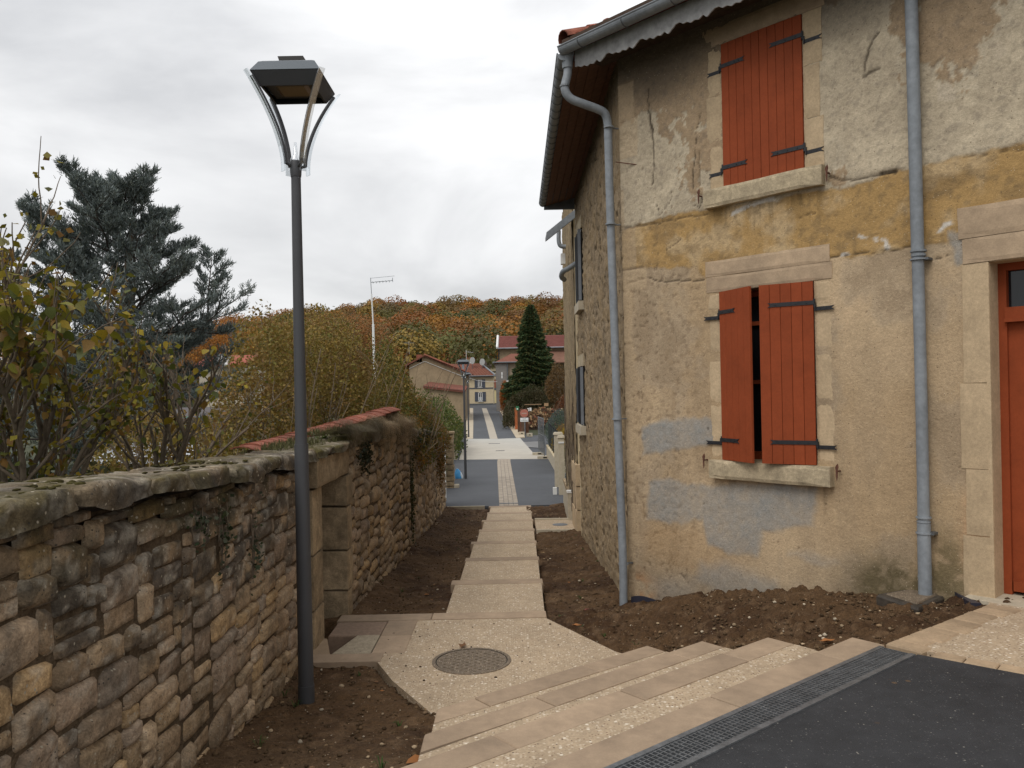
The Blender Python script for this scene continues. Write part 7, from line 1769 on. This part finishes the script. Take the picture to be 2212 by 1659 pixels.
n = 200; X = r.uniform(-2.9, -2.5, n); Y = r.uniform(2.5, 7, n); tufts('verge_grass', X, Y, r.uniform(.12, .4, n), 10, (.085, .08, .025), zf=lambda a, b: np.full(len(a), .9 - .03 * b), spread=.45, w=.004)
# dandelion like plant on the wall
t = thing('wild_plant', (-2.0, 8.7, 1.24), 'bright green leafy weed growing on the wall head right of the lamp post', 'plant'); r = np.random.RandomState(4); V = []; C = []
c0 = aty(694, 948, 9.3); c0[2] -= .02
for k in range(16):
    a = r.rand() * 6.28; l = r.uniform(.12, .22); e = r.uniform(.5, 1.3); P = [c0 + np.array((math.cos(a) * math.cos(e) * l * f, math.sin(a) * math.cos(e) * l * f, math.sin(e) * l * f - .06 * f * f)) for f in (0, .35, .7, 1)]; sd = np.array((-math.sin(a), math.cos(a), 0)); w = [.004, .018, .02, .003]
    for q in range(3): V += [P[q] - sd * w[q], P[q] + sd * w[q], P[q + 1] + sd * w[q + 1], P[q + 1] - sd * w[q + 1]]; C += [np.array((.10, .15, .03)) * r.uniform(.7, 1.3)] * 4
WL[t.name] = np.array(t.location); mk('blades', np.array(V), np.arange(len(V)).reshape(-1, 4), M['leaf'], t, col=np.array(C))
# ivy sprigs on the near wall and dark ivy on the far wall
def ivy(label, c, ry, rz, n, size, cols, seed, xf):
    r = np.random.RandomState(seed); Y = c[0] + r.randn(n) * ry; Z = c[1] + r.randn(n) * rz; X = xf(Y) + .02 + .05 * r.rand(n); t = thing('ivy', (float(xf(c[0])), c[0], c[1]), label, 'ivy'); leafy('foliage', np.stack([X, Y, Z], 1), size * r.uniform(.6, 1.3, n), cols, t, r, asp=.9)
    g = MB()
    for k in range(4): y = c[0] + r.randn() * ry * .6; g.tube([(float(xf(y)) + .02, y, c[1] - rz * 1.5), (float(xf(y)) + .03, y + r.randn() * .05, c[1]), (float(xf(y)) + .02, y + r.randn() * .05, c[1] + rz * 1.7)], .004, 4)
    g.build('stems', M['bark'], t); return t
IV = np.array([(.05, .07, .035), (.07, .085, .05), (.04, .055, .02), (.10, .11, .07)])
ivy('ivy sprig hanging from the coping of the near wall left of the lamp post', (5.35, .82), .05, .12, 90, .032, IV, 51, xf1); ivy('lower ivy sprig on the near wall between coping and lamp post', (5.95, .62), .07, .15, 90, .03, IV, 52, xf1); ivy('small ivy rosette high on the near wall left of the other sprigs', (4.95, .95), .06, .07, 50, .03, IV, 53, xf1)
ivy('dark ivy clump on the middle wall just past the doorway lintel', (9.9, .98), .22, .10, 260, .04, np.array([(.02, .025, .01), (.035, .03, .01)]), 54, xf2)
ivy('orange brown creeper hanging down the far wall near its end', (21.2, -.05), .7, .38, 900, .05, ORG * .75, 55, xf3); ivy('dark green ivy strip down the joint between middle and far wall', (14.75, -.1), .10, .5, 420, .045, DK * 1.3, 56, xf3); ivy('dark ivy fringe along the top of the far wall', (17.6, .72), 1.3, .12, 900, .05, np.vstack([DK, ORG[2:4]]), 57, xf3)

# ---- blue cedar
cd_ = thing('blue_cedar', (-8.2, 17.5, -2.4), 'large blue grey cedar tree with spreading branches behind the lilac', 'tree'); r = np.random.RandomState(15)
g = MB(); g.tube([(-8.2, 17.5, -2.6), (-8.15, 17.5, .5), (-8.3, 17.4, 3), (-8.1, 17.5, 5.6)], [.32, .27, .2, .06], 10); g.build('trunk', M['bark'], cd_, smooth=True)
LB = MB(); NP = []; ND = []
def sil(u_, w_):  # soft silhouette from the photograph: keeps limbs inside the crown
    return True
def limb(p, d, L, rd, lev):
    k = 8; P = [np.array(p, float)]; dd = np.array(d, float)
    for i in range(k): dd = dd + r.randn(3) * .07 + np.array((0, 0, .035 if lev else .05)); dd /= np.linalg.norm(dd); P.append(P[-1] + dd * L / k)
    P = np.array(P); LB.tube(P, np.linspace(rd, rd * .25, k + 1), 5 if rd > .02 else 3, caps=False)
    if lev == 0:
        for i in range(1, k + 1):
            NP.append(P[i]); ND.append(dd)
        return
    nk = {3: 7, 2: 9, 1: 7}[lev]
    for j in range(nk):
        f = .18 + .82 * (j + r.rand()) / nk; i = min(k - 1, int(f * k)); t = P[i + 1] - P[i]; t /= np.linalg.norm(t); s = np.cross(t, (0, 0, 1)); s /= np.linalg.norm(s) + 1e-9; sg = 1 if j % 2 else -1
        nd = t * .75 + s * sg * r.uniform(.5, .95) + np.array((0, 0, r.uniform(-.12, .22))); nd /= np.linalg.norm(nd); limb(P[i] + (P[i + 1] - P[i]) * (f * k - i), nd, L * r.uniform(.3, .48) * (1.15 - .45 * f), rd * .45, lev - 1)
for j in range(70):
    f = (j + r.rand()) / 70; z = -1.4 + 7.3 * f; a = j * 2.4 + r.rand() * .5; el = .02 + .70 * f ** 2.4; L = 3.15 * (1 - .66 * f ** 1.7) * r.uniform(.78, 1.10) * (.80 if z < .5 else 1)
    d = np.array((math.cos(a) * math.cos(el), math.sin(a) * math.cos(el), math.sin(el))); limb((-8.4 + .1 * math.sin(z), 17.5, z), d, L, .055 * (1 - .5 * f), 2)
for (dx, dz, hh) in ((-1.4, 4.0, 1.8), (.9, 4.2, 1.5), (1.9, 3.3, 1.5), (-.3, 5.2, 1.3), (-2.3, 3.4, 1.5)):
    d = np.array((dx * .12, .0, 1.)); d /= np.linalg.norm(d); limb((-8.5 + dx * .9, 17.4 + r.randn() * .5, dz), d, hh, .03, 2)
LB.build('branches', mat('cedar_bark', (.06, .05, .042), .95), cd_)
NP = np.array(NP); ND = np.array(ND); print('cedar tips', len(NP))
rep = max(1, int(200000 / len(NP))); NP2 = np.repeat(NP, rep, 0) + r.randn(len(NP) * rep, 3) * .03; n = len(NP2)
dd = np.repeat(ND, rep, 0) * .9 + rand_dir(n, r) * .7 + np.array((0, 0, .25)); dd /= np.linalg.norm(dd, axis=1)[:, None]; s = np.cross(dd, rand_dir(n, r)); s /= np.linalg.norm(s, axis=1)[:, None]
Ln = r.uniform(.05, .11, n)[:, None]; w = .010; V = np.stack([NP2 - s * w, NP2 + s * w, NP2 + dd * Ln + s * w * .3, NP2 + dd * Ln - s * w * .3], 1).reshape(-1, 3)
c = np.array([(.155, .185, .178), (.215, .245, .24), (.10, .125, .115), (.145, .165, .135)])[r.randint(0, 4, n)] * r.uniform(.7, 1.35, (n, 1)); mk('needles', V, np.arange(4 * n).reshape(-1, 4), M['needle'], cd_, col=np.repeat(c, 4, axis=0))

# ---- spruce on the right
def conifer(name, base, H, R, label, seed, n, cols, size, group=None, trunk=True):
    r = np.random.RandomState(seed); t = thing(name, base, label, 'tree', group); x, y, z = base
    MB().tube([(x, y, z - .5), (x, y, z + H * .97)], [H * .022, .02], 7).build('trunk', M['bark'], t)
    u = 1 - r.rand(n) ** .58; nb_ = 11; a = r.rand(n) * 6.28; prof = R * (1 - u) ** .62 * (1.04 - .25 * (u < .06))
    tier = .80 + .28 * np.abs(((u * 17 + .35 * np.sin(a * 3 + seed)) % 1) - .0) ; br = .62 + .80 * fbm(np.cos(a) * 1.3, np.sin(a) * 1.3, u * 5, 4, seed, gain=.6); rr_ = prof * tier * br * (1 + (.30 * np.exp(-((u - .22) / .12) ** 2) - .18 * np.exp(-((u - .5) / .1) ** 2)) * np.cos(a - 3.0)) * (.35 + .65 * r.rand(n) ** .4)
    P = np.stack([x + rr_ * np.cos(a), y + rr_ * np.sin(a), z + H * (.03 + .97 * u) - rr_ * .22 + .0 * rr_], 1); d = np.stack([np.cos(a), np.sin(a), np.full(n, -.25)], 1) + .5 * rand_dir(n, r); d /= np.linalg.norm(d, axis=1)[:, None]; s = np.cross(d, rand_dir(n, r)); s /= np.linalg.norm(s, axis=1)[:, None]
    L_ = size * r.uniform(.6, 1.4, (n, 1)); V = np.stack([P - s * L_ * .22, P + s * L_ * .22, P + d * L_ + s * L_ * .08, P + d * L_ - s * L_ * .08], 1).reshape(-1, 3); C = cols[r.randint(0, len(cols), n)] * r.uniform(.6, 1.4, (n, 1)); mk('crown', V, np.arange(4 * n).reshape(-1, 4), M['needle'], t, col=np.repeat(C, 4, axis=0)); return t
SP = np.array([(.022, .038, .014), (.03, .048, .016), (.016, .028, .012), (.055, .05, .016)]) * 1.9
bs_ = mpt(1143, 880, 84.); top_ = mpt(1148, 657, 84.); conifer('spruce', (top_[0] - .1, 84., bs_[2]), top_[2] - bs_[2], 2.45, 'tall dark green spruce standing in front of the red tiled building', 61, 70000, SP, .22)
# ---- hedges and shrubs right of the far street
BR = np.array([(.06, .045, .018), (.075, .055, .022), (.05, .045, .015), (.04, .045, .014)])
hedge('garden_hedge', 'tall brown green clipped hedge left of the firewood pile', -.72, 3.2, 66., 69., -1.6, topf([(-.72, .75), (0, 1.15), (1.3, 1.85), (2.6, 1.8), (3.2, 1.2)]), 26000, .12, BR, 62, twigs=60)
hedge('garden_hedge', 'long low hedge of dark twigs running along the right pavement', -.75, .5, 62., 90., -1.5, topf([(-.75, .35), (.5, .6)]), 16000, .13, BR * .9, 66, twigs=50)
hedge('orange_bush', 'orange leaved bush against the grey corner house', -1.3, .1, 88., 91., -.9, 2.7, 5000, .2, np.array([(.35, .13, .03), (.28, .10, .02)]), 63, cat='bush', twigs=8)
hedge('brown_tree', 'rusty brown leafed small tree right of the spruce', 2.9, 6.2, 74, 78, -1., topf([(2.9, 2.6), (4, 4.0), (6, 3.4)]), 13000, .17, np.array([(.15, .085, .03), (.11, .07, .03), (.18, .09, .02), (.08, .06, .03)]), 64, cat='tree', twigs=50)
hedge('red_bush', 'rust red bush at the right behind the firewood pile', 3.6, 6.4, 68, 70, -1.2, 1.0, 6000, .13, np.array([(.17, .06, .02), (.13, .05, .02)]), 65, cat='bush', twigs=10)
hedge('lavender_shrub', 'blue green shrub with grey flower heads in front of the firewood', 1.95, 3.9, 46, 50, -1.5, topf([(1.95, .05), (2.6, .45), (3.9, .5)]), 12000, .07, np.array([(.06, .09, .06), (.08, .11, .09), (.10, .11, .12), (.05, .08, .04)]), 67, cat='shrub', twigs=20)
hedge('yellow_shrub', 'yellow orange autumn shrub above the dark green fence', 1.75, 3.4, 32.5, 37.5, -1.4, topf([(1.75, -.05), (2.1, .15), (3.0, .35), (3.4, .3)]), 15000, .06, np.array([(.30, .20, .02), (.26, .13, .02), (.20, .10, .03), (.13, .12, .02), (.34, .24, .02)]), 68, cat='shrub', twigs=20)
hedge('dark_green_hedge', 'dark green hedge sliver behind the slim cream gate pillar', 1.75, 2.3, 24.5, 31, -1.6, -.2, 5000, .05, GRN * .6, 69)

# ---- wooded hill
r = np.random.RandomState(31)
AUT = np.array([(.17, .065, .018), (.14, .06, .02), (.20, .085, .018), (.11, .065, .022), (.075, .068, .022), (.15, .095, .022), (.10, .08, .02), (.085, .062, .03), (.19, .07, .02), (.06, .07, .025), (.12, .055, .02), (.22, .10, .02)])
pos = []
for y in np.arange(150, 470, 10.4):
    for x in np.arange(-.52 * y - 12, .085 * y + 10, 10.8): pos.append((x + r.uniform(-3.8, 3.8), y + r.uniform(-3.8, 3.8)))
pos = np.array(pos); print('hill trees', len(pos))
nl = 1000; Vs_ = []; Cs_ = []
hz = hill_z(pos[:, 0], pos[:, 1]); trunks = MB()
for i, (x, y) in enumerate(pos):
    con = r.rand() < .03; Rr = r.uniform(4.2, 7.4) if not con else r.uniform(2.0, 3.0); Hh = Rr * r.uniform(1.9, 2.5) if not con else r.uniform(8, 11)
    kz = fbm(np.array([x / 45]), np.array([y / 45]), 0, 3, 8)[0]; ci = int((kz * 1.9 + .25 * r.rand()) * len(AUT)) % len(AUT); base = AUT[ci] * r.uniform(.75, 1.2)
    if r.rand() < .35: base = AUT[r.randint(len(AUT))] * r.uniform(.7, 1.15)
    if con: base = np.array((.022, .036, .02))
    n = nl
    if con:
        u = r.rand(n); a = r.rand(n) * 6.28; rad = Rr * (1 - u) * (.6 + .4 * r.rand(n)); P = np.stack([x + rad * np.cos(a), y + rad * np.sin(a), hz[i] + 1 + (Hh - 1) * u], 1); sz = .7
    else:
        d = rand_dir(n, r); rad = (r.rand(n) ** .2); d[:, 2] = np.where(d[:, 2] < -.3, -d[:, 2], d[:, 2]); lob = .78 + .5 * fbm(d[:, 0] * 1.6 + i, d[:, 1] * 1.6, d[:, 2] * 1.6, 2, 6); P = d * rad[:, None] * lob[:, None] * np.array((Rr, Rr, Hh * .42)) + np.array((x, y, hz[i] + Hh * .58)); sz = .60
    nrm = P - np.array((x, y, hz[i] + Hh * .45)); nrm /= np.linalg.norm(nrm, axis=1)[:, None]; nrm = nrm + .55 * rand_dir(n, r); nrm /= np.linalg.norm(nrm, axis=1)[:, None]; q = np.cross(nrm, rand_dir(n, r)); q /= np.linalg.norm(q, axis=1)[:, None]; s = np.cross(q, nrm); L_ = sz * 1.25 * r.uniform(.5, 1.1, (n, 1)) * (.8 + y / 900)
    Vs_.append(np.stack([P - s * L_ * .5, P + q * L_ * .5, P + s * L_ * .5, P - q * L_ * .5], 1).reshape(-1, 3)); Cs_.append(np.repeat((base * np.array((1, 1.06, .95)))[None] * 1.6 * r.uniform(.85, 1.15, (n, 1)), 4, axis=0))
    trunks.tube([(x, y, hz[i] - 1), (x, y, hz[i] + Hh * .6)], [.22, .1], 4, caps=False)
V = np.vstack(Vs_); props(mk('hillside_wood', V, np.arange(len(V)).reshape(-1, 4), M['leaf'], col=np.vstack(Cs_), loc=(-60, 300, 20)), 'autumn wood covering the hill behind the village', kind='stuff')
props(trunks.build('hillside_trunks', M['bark'], loc=(-60, 300, 20)), 'trunks of the hillside wood', kind='stuff')
# three pines that stand out on the skyline, and a round pale tree
for k, (px, pyb, pyt, lab) in enumerate(((908, 690, 652, 'left dark skyline pine on the hill'), (932, 690, 649, 'dark skyline pine between the two others on the hill'), (953, 692, 648, 'right and tallest dark skyline pine on the hill'))):
    Yp = 445.; b, tp = mpt(px, pyb, Yp), mpt(px, pyt, Yp); zb_ = float(hill_z(b[0], Yp)); conifer('skyline_pine', (b[0], Yp, zb_ - 1), tp[2] - zb_, 4.2, lab, 70 + k, 2500, SP, 1.3)
def roundtree(px, pyb, pyt, Y, R, label, cols, seed, n=9000, size=.3, zb=None, gaps=.5, bare=False):
    r = np.random.RandomState(seed); tp = mpt(px, pyt, Y); zb = zb if zb is not None else mpt(px, pyb, Y)[2]; H = tp[2] - zb; x = tp[0]; t = thing('autumn_tree', (x, Y, zb), label, 'tree'); g, pts = branchy((x, Y, zb), r, 3, H * .95, .35, H * .02, levels=2, kids=6); g.build('trunk', M['bark'], t)
    d = rand_dir(n, r); rad = r.rand(n) ** .35; lob = .72 + .6 * fbm(d[:, 0] * 1.8 + seed, d[:, 1] * 1.8, d[:, 2] * 1.8, 3, 7); P = d * rad[:, None] * lob[:, None] * np.array((R, R, H * .40)) + np.array((x, Y, zb + H * .60)); k = fbm(P[:, 0] * 2.4 / R, P[:, 1] * 2.4 / R, P[:, 2] * 2.4 / R, 3, seed) > gaps * .9 * r.rand(n); P = P[k]
    leafy('crown', P, size * r.uniform(.6, 1.2, len(P)), cols, t, r, var=.35); return t
OR2 = np.array([(.38, .14, .03), (.32, .14, .03), (.42, .18, .03), (.26, .14, .04)])
roundtree(452, 800, 690, 120., 4.2, 'orange beech behind the right branches of the cedar', OR2, 81, zb=-1.5); roundtree(508, 800, 672, 128., 4.8, 'bright orange tree with bare twiggy top between cedar and lamp post', OR2, 82, zb=-1.5, n=12000); roundtree(565, 800, 706, 118., 4.2, 'golden brown tree left of the lamp post', OR2 * np.array((.9, 1.2, 1)), 83, zb=-1.5)
roundtree(820, 690, 656, 430., 6.5, 'round grey green tree on the skyline above the antenna mast', np.array([(.10, .11, .05), (.13, .12, .06)]), 84, zb=float(hill_z(-70, 430)), size=.9, n=1500)
roundtree(700, 780, 668, 105., 5.2, 'brown crowned tree just right of the lamp post top of the bushes', np.array([(.24, .15, .055), (.28, .16, .05), (.20, .15, .05)]), 85, zb=-2, n=14000)
roundtree(640, 780, 690, 98., 4.5, 'olive brown tree directly behind the lamp post', np.array([(.22, .16, .05), (.26, .19, .05), (.18, .15, .05)]), 86, zb=-2, n=10000)
roundtree(765, 780, 672, 112., 5.5, 'russet tree left of the antenna mast', np.array([(.32, .14, .045), (.26, .13, .045), (.20, .14, .05)]), 87, zb=-2, n=14000)
